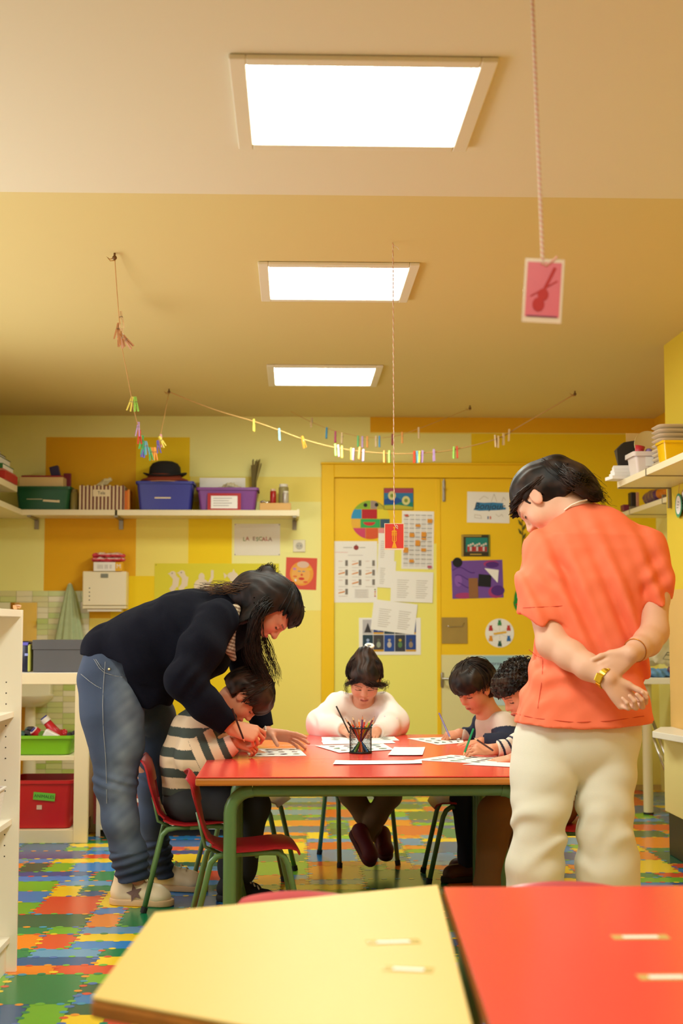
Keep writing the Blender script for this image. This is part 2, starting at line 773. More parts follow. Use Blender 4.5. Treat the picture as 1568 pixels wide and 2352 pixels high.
WL = MB()
WL.use(CREAMW).box(XL - 0.12, XL, YF, DAY_Y0, -0.01, ZC + 0.1).box(XL - 0.12, XL, DAY_Y1, WY + 0.12, -0.01, ZC + 0.1)
WL.box(XL - 0.12, XL, DAY_Y0, DAY_Y1, -0.01, DAY_Z0).box(XL - 0.12, XL, DAY_Y0, DAY_Y1, DAY_Z1, ZC + 0.1)
wall_left = struct(WL.build('wall_left'), 'cream painted left wall with a long assumed window')
wn = struct(thing('added_window_1', 'assumed long window added in the left wall outside the picture for side light', 'window', (XL, (DAY_Y0 + DAY_Y1) / 2, (DAY_Z0 + DAY_Z1) / 2)))
for k in range(6):
    yy = -(DAY_Y1 - DAY_Y0) / 2 + k * (DAY_Y1 - DAY_Y0) / 5
    MB().use(WHITE).box(-0.07, -0.02, yy - 0.025, yy + 0.025, -(DAY_Z1 - DAY_Z0) / 2, (DAY_Z1 - DAY_Z0) / 2).build('window_frame', None, wn)
for k in (-1, 1):
    zz = k * (DAY_Z1 - DAY_Z0) / 2
    MB().use(WHITE).box(-0.07, -0.02, -(DAY_Y1 - DAY_Y0) / 2, (DAY_Y1 - DAY_Y0) / 2, zz - 0.025, zz + 0.025).build('window_frame', None, wn)
WR = MB()
WR.use(mat('paint mustard', (226, 196, 50), 0.75)).box(XR, XR + 0.75, YF, YC, 1.25, ZC + 0.1)
WR.use(mat('paint tan', (222, 178, 104), 0.6, var=0.03, vscale=4)).box(XR, XR + 0.75, YF, YC, -0.01, 1.25)
wall_right = struct(WR.build('wall_right'), 'lemon and tan painted wall before the alcove')
WR = MB()
WR.use(AMBER).box(XR2, XR2 + 0.12, YC, WY + 0.12, 1.95, ZC + 0.1)
WR.use(LEMON).box(XR2, XR2 + 0.12, YC, WY + 0.12, -0.01, 1.95)
struct(WR.build('wall_alcove'), 'yellow side wall of the alcove')
WF = MB()
WF.use(CREAMW).box(XL - 0.12, XR + 0.75, YF - 0.12, YF, -0.01, ZC + 0.1)
struct(WF.build('wall_front'), 'cream wall behind the camera')

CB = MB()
CB.use(mat('far ceiling shade tone', (226, 206, 138), 0.85)).box(XL - 0.12, XR2 + 0.2, YB, WY + 0.12, ZC, ZC + 0.08)  # darker yellower colour carries the dimmer light beyond the step
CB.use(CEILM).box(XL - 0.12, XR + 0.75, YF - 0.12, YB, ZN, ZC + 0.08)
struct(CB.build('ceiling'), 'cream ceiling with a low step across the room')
bb = MB()
BASE = mat('baseboard paint', (205, 178, 105), 0.5)
bb.use(BASE).box(1.12, XR2, WY - 0.012, WY, 0, 0.035)
struct(bb.build('baseboard_back'), 'thin baseboard below the back wall')

# ---- ceiling light panels
GLOW = mat('light diffuser', (246, 255, 242), 0.5, emit=PANEL_STRENGTH)
GLOW.cycles.emission_sampling = 'FRONT'
FRAMEM = mat('light frame', (236, 226, 200), 0.45)


def light_panel(xc, yc, z, label):
    t = thing('ceiling_light', label, 'ceiling light', (xc, yc, z), group='square ceiling light panels')
    w_, i_ = 0.312, 0.272
    for (x0, x1, y0, y1) in ((-w_, -i_, -w_, w_), (i_, w_, -w_, w_), (-i_, i_, -w_, -i_), (-i_, i_, i_, w_)):
        MB().box(x0, x1, y0, y1, -0.014, -0.001, bev=0.003).build('frame_strip', FRAMEM, t)
    mesh_obj('diffuser', [(-i_, -i_, -0.008), (-i_, i_, -0.008), (i_, i_, -0.008), (i_, -i_, -0.008)], [(0, 1, 2, 3)], GLOW, t)
    return t


light_panel(0.158, 3.49, ZN, 'bright square ceiling light panel nearest the camera, above the hanging card')
light_panel(0.170, 5.68, ZC, 'middle square ceiling light panel over the drawing table')
light_panel(0.163, 7.83, ZC, 'farthest of the square ceiling light panels, before the back wall')

light_panel(0.158, 1.30, ZN, 'added square ceiling light panel out of view just in front of the camera position')  # unseen panel, added to brighten the bookcase and near tables

# ---- floor: sheet printed as a jigsaw of coloured blocks
FLU = 0.1165
FCOL = [((246, 206, 28), 5), ((240, 130, 22), 4), ((222, 74, 40), 4), ((112, 178, 40), 4), ((20, 126, 74), 3), ((34, 92, 66), 2),
        ((44, 128, 200), 4), ((30, 84, 140), 3), ((60, 72, 130), 1), ((96, 150, 190), 2)]
DOTC = [(246, 206, 40), (240, 150, 40), (222, 80, 50), (30, 130, 90), (50, 150, 190), (70, 110, 180), (110, 180, 60)]
fpal = [c for c, n in FCOL for _ in range(n)]
vinyl = vmat('printed vinyl floor', rough=0.22, spec=0.5)
nx = int(math.ceil((XR2 + 0.15 - XL) / FLU))
ny = int(math.ceil((WY - YF) / FLU))
occ = -np.ones((nx, ny), int)
pieces = []
rr = random.Random(11)
for j in range(ny):
    for i in range(nx):
        if occ[i, j] >= 0:
            continue
        for _ in range(6):
            a, b = rr.choice([(2, 1), (3, 1), (1, 2), (2, 2), (1, 1), (3, 2), (4, 1), (2, 3), (3, 1), (2, 1)])
            if i + a <= nx and j + b <= ny and (occ[i:i + a, j:j + b] < 0).all():
                break
        else:
            a = b = 1
        k = len(pieces)
        occ[i:i + a, j:j + b] = k
        ban = {pieces[q][4] for q in set(list(occ[max(i - 1, 0):i + a + 1, max(j - 1, 0)]) + list(occ[max(i - 1, 0), j:j + b])) if q >= 0 and q != k}
        c = rr.choice([q for q in fpal if q not in ban])
        pieces.append((i, j, a, b, c))
fb = MB().box(XL - 0.12, XR2 + 0.2, YF - 0.12, WY + 0.12, -0.06, -0.003)
floor_o = struct(fb.build('floor', mat('floor underlay', (70, 62, 52), 0.8)), 'glossy floor printed with a jigsaw of coloured blocks')
g_ = 0.0006


def piece_quad(p):
    i, j, a, b, c = p
    return (XL + i * FLU + g_, XL + (i + a) * FLU - g_, WY - (j + b) * FLU + g_, WY - j * FLU - g_)


def shown(p):
    x0, x1, y0, y1 = piece_quad(p)
    y = (y0 + y1) / 2
    if y < 3.3:
        return 0
    px = 675 + (x0 + x1) / 2 * FPX / y
    if px < 30 or px > 1600 or (XL + 0.9 > x0 and y > 7.4):
        return 0
    return (x1 - x0) * (y1 - y0) / y ** 3


rank = sorted(range(len(pieces)), key=lambda q: -shown(pieces[q]))
single = set(q for q in rank[:290] if shown(pieces[q]) > 0)
SV, SF, SC = [], [], []
cache = {}
for q, p in enumerate(pieces):
    x0, x1, y0, y1 = piece_quad(p)
    if q in single:
        key = (p[2], p[3], p[4])
        if key not in cache:
            hx, hy = (x1 - x0) / 2, (y1 - y0) / 2
            vs = [(-hx, -hy, -0.003), (hx, -hy, -0.003), (hx, hy, -0.003), (-hx, hy, -0.003), (-hx, -hy, 0), (hx, -hy, 0), (hx, hy, 0), (-hx, hy, 0)]
            o = mesh_obj('puzzle_tile', vs, [(4, 5, 6, 7), (0, 1, 5, 4), (1, 2, 6, 5), (2, 3, 7, 6), (3, 0, 4, 7)], vinyl, floor_o, cols=np.array([lin(p[4])] * 8))
            cache[key] = o
        else:
            o = cache[key].copy()
            COL.objects.link(o)
        o.location = ((x0 + x1) / 2, (y0 + y1) / 2, 0)
    else:
        k = len(SV)
        SV += [(x0, y0, 0), (x1, y0, 0), (x1, y1, 0), (x0, y1, 0)]
        SF.append((k, k + 1, k + 2, k + 3))
        SC += [lin(p[4])] * 4
tag(mesh_obj('puzzle_tile_remainder', SV, SF, vinyl, floor_o, cols=np.array(SC)), kind='stuff')
DV, DF, DC = [], [], []


def dot(x, y):
    if y < 1.0:
        return
    k = len(DV)
    c = lin(rr.choice(DOTC))
    r = 0.0135 + rr.uniform(-0.0015, 0.0015)
    for q in range(10):
        DV.append((x + r * math.cos(q * 0.6283), y + r * math.sin(q * 0.6283), 0.0005))
        DC.append(c)
    DF.append(tuple(range(k, k + 10)))


for i in range(nx):
    for j in range(ny):
        x0, y1 = XL + i * FLU, WY - j * FLU
        if i and occ[i - 1, j] != occ[i, j]:
            for t in (0.25, 0.75):
                dot(x0 + rr.uniform(-0.006, 0.006), y1 - t * FLU)
        if j and occ[i, j - 1] != occ[i, j]:
            for t in (0.25, 0.75):
                dot(x0 + t * FLU, y1 + rr.uniform(-0.006, 0.006))
tag(mesh_obj('edge_dots', DV, DF, vinyl, floor_o, cols=np.array(DC)), kind='stuff')

# ---- green mosaic tiles over the wash basin
ta, tb = P(-30, 1357, WY), P(206, 1357, WY)
TC = [mat('tile cream', (236, 228, 194), 0.25), mat('tile pale green', (214, 220, 150), 0.25), mat('tile leaf green', (192, 210, 116), 0.25),
      mat('tile olive cream', (222, 216, 160), 0.25), mat('tile mint', (204, 216, 140), 0.25)]
GROUT = mat('grout', (206, 198, 150), 0.8)
TZ1, TZ0 = ta.z, 0.02
tiles = MB()
tiles.use(GROUT).box(XL, tb.x, WY - 0.004, WY - 0.0005, TZ0, TZ1)
tile_back = tiles.build('tile_bed', None, wall_back)
tw, th = 0.105, 0.0362
tcache = {}
row = 0
z = TZ1
while z - th > TZ0:
    x = XL
    c = 0
    while x < tb.x - 0.02:
        wv = min(tw, tb.x - x)
        mi = rr.choice([0, 0, 1, 1, 2, 3, 3, 4])
        key = (mi, round(wv, 3))
        if key not in tcache:
            o = MB().box(-wv / 2 + 0.001, wv / 2 - 0.001, -0.004, 0.0, -th / 2 + 0.001, th / 2 - 0.001).build('tile', TC[mi], wall_back)
            tcache[key] = o
        else:
            o = tcache[key].copy()
            COL.objects.link(o)
        o.location = (x + wv / 2, WY - 0.004, z - th / 2)
        x += tw
    z -= th
    row += 1

# ---- orange boarding in the corner under the basin
ob = P(66, 1570, WY)
MB()
tr = MB().box(XL, ob.x, WY - 0.03, WY - 0.005, 0.0, P(66, 1520, WY).z, bev=0.003).build('trim_1', mat('orange wood board', (226, 160, 30), 0.5, var=0.05, vscale=5, stretch=(1, 1, 0.15)))
struct(tr, 'orange board in the corner beside the basin')

# ---- door on the left wall (seen in the mirror)
dl = thing('door_2', 'orange framed yellow door in the left wall', 'door', (XL, 7.9, 0))
struct(dl)
DFR = mat('door frame amber', (226, 150, 10), 0.45, var=0.02)
DLF = mat('door leaf yellow', (240, 190, 40), 0.45, var=0.02)
MB().box(0.0, 0.03, -0.62, -0.45, 0, 2.1, bev=0.003).build('door_frame', DFR, dl)
MB().box(0.0, 0.03, 0.45, 0.62, 0, 2.1, bev=0.003).build('door_frame', DFR, dl)
MB().box(0.0, 0.03, -0.45, 0.45, 2.02, 2.1, bev=0.003).build('door_frame', DFR, dl)
lf = MB().box(0.0, 0.015, -0.45, 0.45, 0.005, 2.02).build('door_leaf', DLF, dl)
hb = MB()
hb.use(STEEL).cyl((0.015, -0.36, 1.1), (0.06, -0.36, 1.1), 0.012)
hb.tube([(0.06, -0.36, 1.1), (0.062, -0.3, 1.1), (0.062, -0.25, 1.1)], 0.009)
hb.cyl((0.015, -0.36, 1.1), (0.02, -0.36, 1.1), 0.025)
hb.build('handle', None, lf, smooth=True, ang=40)

# ---- double door in the back wall
DG = mat('door paint golden', (246, 200, 4), 0.6)
DFG = mat('door frame golden', (248, 200, 0), 0.6)
DLM = mat('door paint lemon', (242, 232, 116), 0.6)
DCR = mat('door paint cream', (226, 216, 156), 0.6)
d0, d1, dm = P(738, 1068, WY), P(1268, 1068, WY), P(1004, 1100, WY)
lx0, lx1 = P(767, 1100, WY).x, P(1241, 1100, WY).x
ztop, zl = d0.z, dm.z
door = thing('door_1', 'golden yellow double door covered in posters', 'door', (dm.x, WY, 0))
struct(door)
ox = dm.x
MB().box(d0.x - ox, lx0 - ox, -0.05, 0, 0, ztop, bev=0.004).build('door_frame', DFG, door)
MB().box(lx1 - ox, d1.x - ox, -0.05, 0, 0, ztop, bev=0.004).build('door_frame', DFG, door)
MB().box(lx0 - ox, lx1 - ox, -0.05, 0, zl + 0.003, ztop, bev=0.004).build('door_frame', DFG, door)
MB().box(d0.x - ox - 0.005, d1.x - ox + 0.005, -0.06, -0.0, ztop, ztop + 0.012, bev=0.003).build('door_frame', DFG, door)
zs1 = P(900, 1249, WY).z
zs2 = P(1100, 1504, WY).z
yl = -0.028
lfa = MB()
lfa.use(DG).box(lx0 - ox + 0.002, -0.003, yl, -0.002, zs1, zl)
lfa.use(DLM).box(lx0 - ox + 0.002, -0.003, yl, -0.002, 0.006, zs1)
lfa = lfa.build('door_leaf', None, door)
lfb = MB()
lfb.use(DG).box(0.003, lx1 - ox - 0.002, yl, -0.002, zs2, zl)
lfb.use(DCR).box(0.003, lx1 - ox - 0.002, yl, -0.002, 0.006, zs2)
lfb = lfb.build('door_leaf', None, door)
MB().box(-0.012, 0.016, yl - 0.006, yl, 0.01, zl - 0.002, bev=0.002).build('door_astragal', DFG, door)
# bolt at the top of the right leaf, lever handle
bz = P(1018, 1105, WY).z
sb = MB()
sb.use(STEEL).box(0.03, 0.05, yl - 0.008, yl, bz - 0.14, bz, bev=0.002)
sb.cyl((0.04, yl - 0.01, bz - 0.13), (0.04, yl - 0.01, bz + 0.01), 0.005)
sb.box(0.034, 0.046, yl - 0.03, yl - 0.008, bz - 0.06, bz - 0.05)
sb.build('bolt', None, lfb)
hz = P(1018, 1558, WY).z
hb = MB()
hb.use(STEEL).box(-0.012 + 0.02, 0.012 + 0.02, yl - 0.006, yl, hz - 0.06, hz + 0.04, bev=0.003)
hb.tube([(0.02, yl, hz), (0.02, yl - 0.045, hz), (0.03, yl - 0.05, hz), (0.13, yl - 0.05, hz - 0.003)], 0.009)
hb.build('handle', None, lfb, smooth=True, ang=40)
YD = WY + yl - 0.0005      # face of the door leaves
# ================================================================== FURNITURE
RED = mat('table red laminate', (228, 70, 60), 0.2)
YEL = mat('table yellow laminate', (222, 184, 94), 0.5)
WOODE = mat('varnished table edge', (196, 120, 40), 0.4, var=0.12, vscale=6, stretch=(1, 8, 8))
GREENM = mat('green tube enamel', (94, 130, 76), 0.3)
CHRED = mat('red moulded plastic', (164, 24, 32), 0.42, spec=0.35)
CHPINK = mat('rose red moulded plastic', (206, 84, 88), 0.35)
CHBLUE = mat('blue moulded plastic', (58, 96, 150), 0.4)
CHSHEEN = mat('pale seat sheen', (206, 176, 132), 0.35, var=0.08, vscale=9, stretch=(1, 6, 6))  # pale colour stands in for the bright wall reflected in the seat
RUB = mat('black rubber', (18, 17, 16), 0.7)
TZ = 0.58


def poly_table(name, label, pts, loc, topm, legs, group=None, frame=True, z=TZ):
    """table with a polygonal top (local pts), wooden edge band, tube legs"""
    t = thing(name, label, 'table', loc, group=group)
    MB().use(topm).prism(pts, z - 0.004, z, bev=0.0015).build('table_top', None, t)
    cx = sum(p[0] for p in pts) / len(pts)
    cy = sum(p[1] for p in pts) / len(pts)
    MB().use(WOODE).prism([(p[0] + (p[0] - cx) * 0.004, p[1] + (p[1] - cy) * 0.004) for p in pts], z - 0.028, z - 0.0042, bev=0.006).build('edge_band', None, t)
    for (x, y) in legs:
        MB().use(GREENM).cyl((x, y, 0.012), (x, y, z - 0.03), 0.022, n=14).build('leg', None, t, smooth=True, ang=40)
    return t


# ---- drawing table: three tables pushed together
tabw = 1.2


def row_table(y0, y1, label, inset=0.06):
    t = thing('classroom_table', label, 'table', (0.28, (y0 + y1) / 2, 0), group='red tables pushed together for drawing')
    hy = (y1 - y0) / 2 - 0.001
    hx = tabw / 2
    MB().use(RED).box(-hx, hx, -hy, hy, TZ - 0.004, TZ, bev=0.0015).build('table_top', None, t)
    MB().use(WOODE).box(-hx - 0.002, hx + 0.002, -hy - 0.0005, hy + 0.0005, TZ - 0.03, TZ - 0.0042, bev=0.007).build('edge_band', None, t)
    for s in (-1, 1):
        yy = s * (hy - inset)
        top = TZ - 0.052
        for q in (-1, 1):
            xx = q * (hx - 0.11)
            pts = [(xx, yy, 0.012), (xx, yy, top - 0.075)]
            for a in range(1, 7):
                an = a / 6 * math.pi / 2
                pts.append((xx - q * 0.075 * (1 - math.cos(an)), yy, top - 0.075 + 0.075 * math.sin(an)))
            lg = MB().use(GREENM).tube(pts, 0.022, n=14).build('leg', None, t, smooth=True, ang=50)
            MB().use(RUB).cyl((xx, yy, 0.001), (xx, yy, 0.018), 0.024, n=14).build('foot_cap', None, lg)
        MB().use(GREENM).tube([(-hx + 0.185, yy, top), (hx - 0.185, yy, top)], 0.02, n=12).build('rail', None, t, smooth=True, ang=50)
    return t


row_table(4.735, 5.364, 'red table with wooden edge at the front of the drawing table, tube legs in view')
row_table(5.364, 5.987, 'middle red table of the drawing table, under the pencil pot')
row_table(5.987, 6.565, 'far red table of the drawing table, where the child in white sits', 0.028)

# ---- near tables
pts = [(0.276, 2.759), (-0.239, 2.514), (-0.268, 1.949), (0.212, 1.62)]
cxy = (0.0, 2.2)
yt = poly_table('classroom_table', 'yellow trapezoid table in front of everything with two stickers', [(x - cxy[0], y - cxy[1]) for x, y in pts], (*cxy, 0), YEL,
                [(0.2, 0.43), (-0.17, 0.27), (-0.19, -0.2), (0.16, -0.44)])
rt = poly_table('classroom_table', 'glossy red table in front, beside the yellow one', [(-0.31, 0.57), (-0.36, -0.57), (0.24, -0.57), (0.29, 0.57)], (0.595, 2.165, 0), RED,
                [(-0.27, 0.5), (0.22, 0.5), (-0.31, -0.5), (0.18, -0.5)])


def sticker(parent, px, py, rz, wide):
    p = PZ(px, py, TZ)
    l = parent.location
    CLEAR = mat('clear tape', (236, 214, 130), 0.2, alpha=0.55)
    R_ = Matrix.Rotation(rz, 4, 'Z')
    T_ = Matrix.Translation((p.x - l.x, p.y - l.y, TZ + 0.0004))
    a = MB().use(CLEAR).box(-wide, wide, -0.016, 0.016, 0, 0.0003, rot=T_ @ R_).build('clear_tape', None, parent)
    MB().use(PAPER).box(-wide * 0.62, wide * 0.62, -0.007, 0.007, 0.0003, 0.0007, rot=T_ @ R_).build('name_sticker', None, parent)


sticker(yt, 903, 2164, 0.1, 0.042)
sticker(yt, 938, 2227, -0.22, 0.036)
sticker(rt, 1470, 2153, 0.0, 0.045)
sticker(rt, 1530, 2245, 0.0, 0.04)


# ---- chairs
def chair(label, loc, rz, shell, tube, zs=0.335, group='small school chairs', back=True, hb=0.245):
    """faces +Y in its own frame"""
    t = thing('school_chair', label, 'chair', loc, rz, group=group)
    wdt = 0.155
    # seat and back shells: profile swept sideways
    def sweep(prof, wfun, name, hole=None):
        rows = []
        n = 12
        th = 0.007
        P2 = [Vector((0, p[0], p[1])) for p in prof]
        nm = []
        for i in range(len(P2)):
            tg = (P2[min(i + 1, len(P2) - 1)] - P2[max(i - 1, 0)]).normalized()
            nm.append(Vector((0, -tg.z, tg.y)))
        b = bmesh.new()
        top, bot = [], []
        for i, p in enumerate(P2):
            wd, curl = wfun(i / (len(P2) - 1))
            r1, r2 = [], []
            for k in range(n + 1):
                u = -1 + 2 * k / n
                q = p + Vector((u * wd, 0, 0)) + nm[i] * (curl * u * u)
                r1.append(b.verts.new(q))
                r2.append(b.verts.new(q - nm[i] * th))
            top.append(r1)
            bot.append(r2)
        nr = len(P2)
        skip = set()
        if hole:
            i0, i1, k0, k1 = hole
            skip = {(i, k) for i in range(i0, i1) for k in range(k0, k1)}
        for i in range(nr - 1):
            for k in range(n):
                if (i, k) in skip:
                    continue
                b.faces.new((top[i][k], top[i][k + 1], top[i + 1][k + 1], top[i + 1][k]))
                b.faces.new((bot[i][k + 1], bot[i][k], bot[i + 1][k], bot[i + 1][k + 1]))
                for (di, dk, e0, e1) in ((-1, 0, (i, k), (i, k + 1)), (1, 0, (i + 1, k), (i + 1, k + 1)), (0, -1, (i, k), (i + 1, k)), (0, 1, (i, k + 1), (i + 1, k + 1))):
                    ni, nk = i + di, k + dk
                    if ni < 0 or ni >= nr - 1 or nk < 0 or nk >= n or (ni, nk) in skip:
                        b.faces.new((top[e0[0]][e0[1]], top[e1[0]][e1[1]], bot[e1[0]][e1[1]], bot[e0[0]][e0[1]]))
        m = MB().use(shell).merge(b)
        o = m.build(name, None, t, smooth=True, ang=50)
        return o

    seatp = [(0.165, zs - 0.025), (0.155, zs - 0.008), (0.13, zs), (0.08, zs), (0.02, zs - 0.006), (-0.05, zs - 0.01), (-0.10, zs - 0.004), (-0.13, zs + 0.01)]
    sweep(seatp, lambda f: (wdt * (1 - 0.10 * f - 0.06 * max(0, 0.25 - f) * 4), 0.006), 'seat')
    if back:
        bp = [(-0.13, zs + 0.011), (-0.147, zs + 0.035), (-0.155, zs + 0.07), (-0.162, zs + 0.11), (-0.168, zs + 0.15), (-0.176, zs + 0.19), (-0.186, zs + 0.22), (-0.2, zs + hb - 0.006), (-0.207, zs + hb)]
        sweep(bp, lambda f: (wdt * (0.9 + 0.08 * math.sin(f * 3.0) - 0.12 * max(0, f - 0.75) * 4), 0.022 * min(1, f * 2)), 'backrest', hole=(2, 4, 3, 9))
    for q in (-1, 1):
        xx = q * 0.125
        fr = [(xx * 1.08, 0.185, 0.012), (xx, 0.125, zs - 0.06), (xx, 0.112, zs - 0.035), (xx, 0.09, zs - 0.02), (xx, 0.05, zs - 0.018), (xx, -0.03, zs - 0.022)]
        lg = MB().use(tube).tube(fr, 0.0105, n=10).build('leg', None, t, smooth=True)
        MB().use(RUB).cyl((xx * 1.085, 0.188, 0.0005), (xx * 1.07, 0.184, 0.022), 0.013, n=10).build('foot_cap', None, lg)
        rr_ = [(xx * 1.1, -0.2, 0.012), (xx, -0.135, zs - 0.05), (xx, -0.115, zs - 0.03), (xx, -0.08, zs - 0.022), (xx, -0.03, zs - 0.022)]
        lg = MB().use(tube).tube(rr_, 0.0105, n=10).build('leg', None, t, smooth=True)
        MB().use(RUB).cyl((xx * 1.105, -0.203, 0.0005), (xx * 1.09, -0.197, 0.022), 0.013, n=10).build('foot_cap', None, lg)
        if back:
            MB().use(tube).tube([(q * 0.10, -0.1, zs - 0.024), (q * 0.1, -0.152, zs + 0.0), (q * 0.1, -0.172, zs + 0.09)], 0.006, n=8).build('back_stay', None, t, smooth=True)
    MB().use(tube).tube([(-0.125, 0.02, zs - 0.03), (0.125, 0.02, zs - 0.03)], 0.008, n=8).build('cross_bar', None, t, smooth=True)
    return t


RAD = math.radians
FACE_R, FACE_L = -math.pi / 2, math.pi / 2
chair('empty red chair pushed in beside the front table leg', (-0.155, 4.98, 0), FACE_R + RAD(6), CHRED, GREENM)
chair('red chair on which the child in the striped shirt sits', (-0.37, 5.62, 0), FACE_R + RAD(4), CHRED, GREENM)
chair('empty chair at the far left of the table, pale sheen in its colour', (-0.20, 6.28, 0), FACE_R - RAD(10), CHSHEEN, GREENM)
chair('blue chair at the far end on which the child in white sits', (0.30, 6.66, 0), math.pi + RAD(12), CHBLUE, GREENM, zs=0.335)
chair('dark red chair on which the child with the purple pencil sits', (0.755, 6.18, 0), FACE_L, CHRED, GREENM)
chair('dark red chair on which the curly haired child sits', (0.985, 5.42, 0), FACE_L, CHRED, GREENM)
chair('rose red chair showing only its top edge behind the yellow table', (-0.02, 2.66, 0), math.pi + RAD(-14), CHPINK, GREENM, zs=0.302)
chair('rose red chair showing only its top edge behind the near red table', (0.54, 2.69, 0), math.pi, CHPINK, GREENM, zs=0.312)


# ---- white bookcase at the left edge
BX, BY, BT = -0.862, 4.56, 1.125
bc = thing('bookcase', 'tall white bookcase with peg holes cut by the left edge', 'bookcase', (BX, BY, 0))
IV = mat('ivory laminate', (252, 244, 228), 0.4)
dep = 0.30
MB().use(IV).box(-dep, 0, 0.0, 0.018, 0, BT, bev=0.001).build('side_panel', None, bc)
MB().use(IV).box(-dep, 0, -0.8, -0.782, 0, BT, bev=0.001).build('side_panel', None, bc)
MB().use(IV).box(-dep, -0.004, -0.782, 0.0, BT - 0.022, BT, bev=0.001).build('top_panel', None, bc)
MB().use(IV).box(-dep - 0.006, -dep, -0.8, 0.018, 0.02, BT, bev=0.001).build('back_panel', None, bc)
for (py) in (1634, 1880, 2152):
    z_ = P(36, py, BY).z
    MB().use(IV).box(-dep + 0.002, -0.02, -0.78, -0.001, z_ - 0.018, z_, bev=0.001).build('shelf', None, bc)
MB().use(IV).box(-dep, -0.03, -0.782, -0.0, 0, P(36, 2152, BY).z - 0.02, bev=0.001).build('plinth', None, bc)
hb = MB().use(mat('peg hole', (40, 30, 22), 0.9))
for py in (1567, 1592, 1617, 1667, 1692, 1717, 1742, 1792, 1817, 1917, 1942, 1967):
    z_ = P(14, py, BY).z
    x_ = P(14.5 - (py - 1567) * 0.011, py, BY).x - BX
    hb.cyl((x_, -0.0006, z_), (x_, 0.004, z_), 0.0022, n=10)
hb.build('peg_holes', None, bc)
# white basket with red things on the middle shelf of the bookcase
bz = P(36, 1880, BY).z
bk = thing('storage_basket', 'white perforated plastic basket on the bookcase shelf', 'basket', (BX - 0.115, BY - 0.25, bz + 0.001))
wpl = mat('white plastic', (236, 230, 226), 0.4)
b = MB().use(wpl)
hx_, hy_, hh = 0.075, 0.16, 0.10
for i in range(9):
    z0 = hh * i / 9
    e = 0.012 * i / 9
    for (x0, x1, y0, y1) in ((-hx_ - e, -hx_ - e + 0.003, -hy_ - e, hy_ + e), (hx_ + e - 0.003, hx_ + e, -hy_ - e, hy_ + e), (-hx_ - e, hx_ + e, -hy_ - e, -hy_ - e + 0.003), (-hx_ - e, hx_ + e, hy_ + e - 0.003, hy_ + e)):
        b.box(x0, x1, y0, y1, z0, z0 + hh / 9 * 0.62)
for k in range(-7, 8):
    for s in (-1, 1):
        b.tube([(s * (hx_ - 0.0015), k * 0.021, 0), (s * (hx_ + 0.0105), k * 0.0225, hh)], 0.0035, n=4)
for k in range(-3, 4):
    for s in (-1, 1):
        b.tube([(k * 0.021, s * (hy_ - 0.0015), 0), (k * 0.024, s * (hy_ + 0.0105), hh)], 0.0035, n=4)
b.box(-hx_, hx_, -hy_, hy_, 0, 0.003)
b.build('basket_wall', None, bk)
b = MB().use(wpl)
b.box(-hx_ - 0.016, hx_ + 0.016, -hy_ - 0.016, -hy_ - 0.008, hh, hh + 0.008, bev=0.002).box(-hx_ - 0.016, hx_ + 0.016, hy_ + 0.008, hy_ + 0.016, hh, hh + 0.008, bev=0.002)
b.box(-hx_ - 0.016, -hx_ - 0.008, -hy_ - 0.008, hy_ + 0.008, hh, hh + 0.008, bev=0.002).box(hx_ + 0.008, hx_ + 0.016, -hy_ - 0.008, hy_ + 0.008, hh, hh + 0.008, bev=0.002)
b.build('rim', None, bk)
rb = MB().use(mat('red toy plastic', (206, 30, 40), 0.35)).box(-0.06, 0.055, 0.02, 0.14, 0.0, 0.085, bev=0.012).box(-0.055, 0.05, 0.03, 0.13, 0.085, 0.115, bev=0.014)
tag(rb.build('toy_box', None, None, loc=(BX - 0.115, BY - 0.25, bz + 0.005)), 'red plastic box standing in the white perforated basket', 'box')
# ball of tape on top corner of the bookcase
tp = MB().use(mat('old clear tape', (238, 190, 140), 0.25, alpha=0.7))
for i in range(14):
    a = rr.uniform(0, 6.28)
    tp.poly([(rr.uniform(-.02, .012), rr.uniform(-.01, .012), rr.uniform(0, .016)) for _ in range(4)])
tag(tp.build('tape_scrap', None, None, loc=(BX - 0.012, BY + 0.004, BT + 0.001)), 'crumpled scrap of clear tape on the bookcase corner', 'tape')

# ---- open shelving frame with the toy bins
SX, SY = P(200, 1937, 7.21).x, 7.21
of = thing('open_shelf_unit', 'open cream wooden shelf unit holding the green and red bins', 'shelf', (SX, SY, 0))
FW = mat('cream painted wood', (232, 214, 172), 0.45, var=0.03, vscale=3)
W_, D_ = 0.86, 0.40
pz = P(100, 1546, SY).z
z_top0 = P(100, 1572, SY).z
for (x0, x1) in ((-0.07, 0.0), (-W_, -W_ + 0.07)):
    for (y0, y1) in ((0, 0.035), (D_ - 0.035, D_)):
        MB().use(FW).box(x0, x1, y0, y1, 0, z_top0, bev=0.002).build('post', None, of)
MB().use(FW).box(-W_ - 0.003, 0.003, -0.003, D_ + 0.003, z_top0, pz, bev=0.003).build('top_board', None, of)
z_s = P(100, 1737, SY).z
MB().use(FW).box(-W_ + 0.07, -0.07, 0.004, D_ - 0.005, z_s - 0.022, z_s, bev=0.002).build('shelf_board', None, of)
z_b = P(100, 1907, SY).z
MB().use(FW).box(-W_ + 0.07, -0.07, 0.004, D_ - 0.005, 0.0, z_b, bev=0.002).build('base_board', None, of)
for q in (0, 1):
    yy = 0.0 if q == 0 else D_ - 0.035
    MB().use(FW).box(-0.07, -0.035, 0.035, D_ - 0.035, 0.03, 0.09, bev=0.002).build('side_rail', None, of) if q == 0 else None


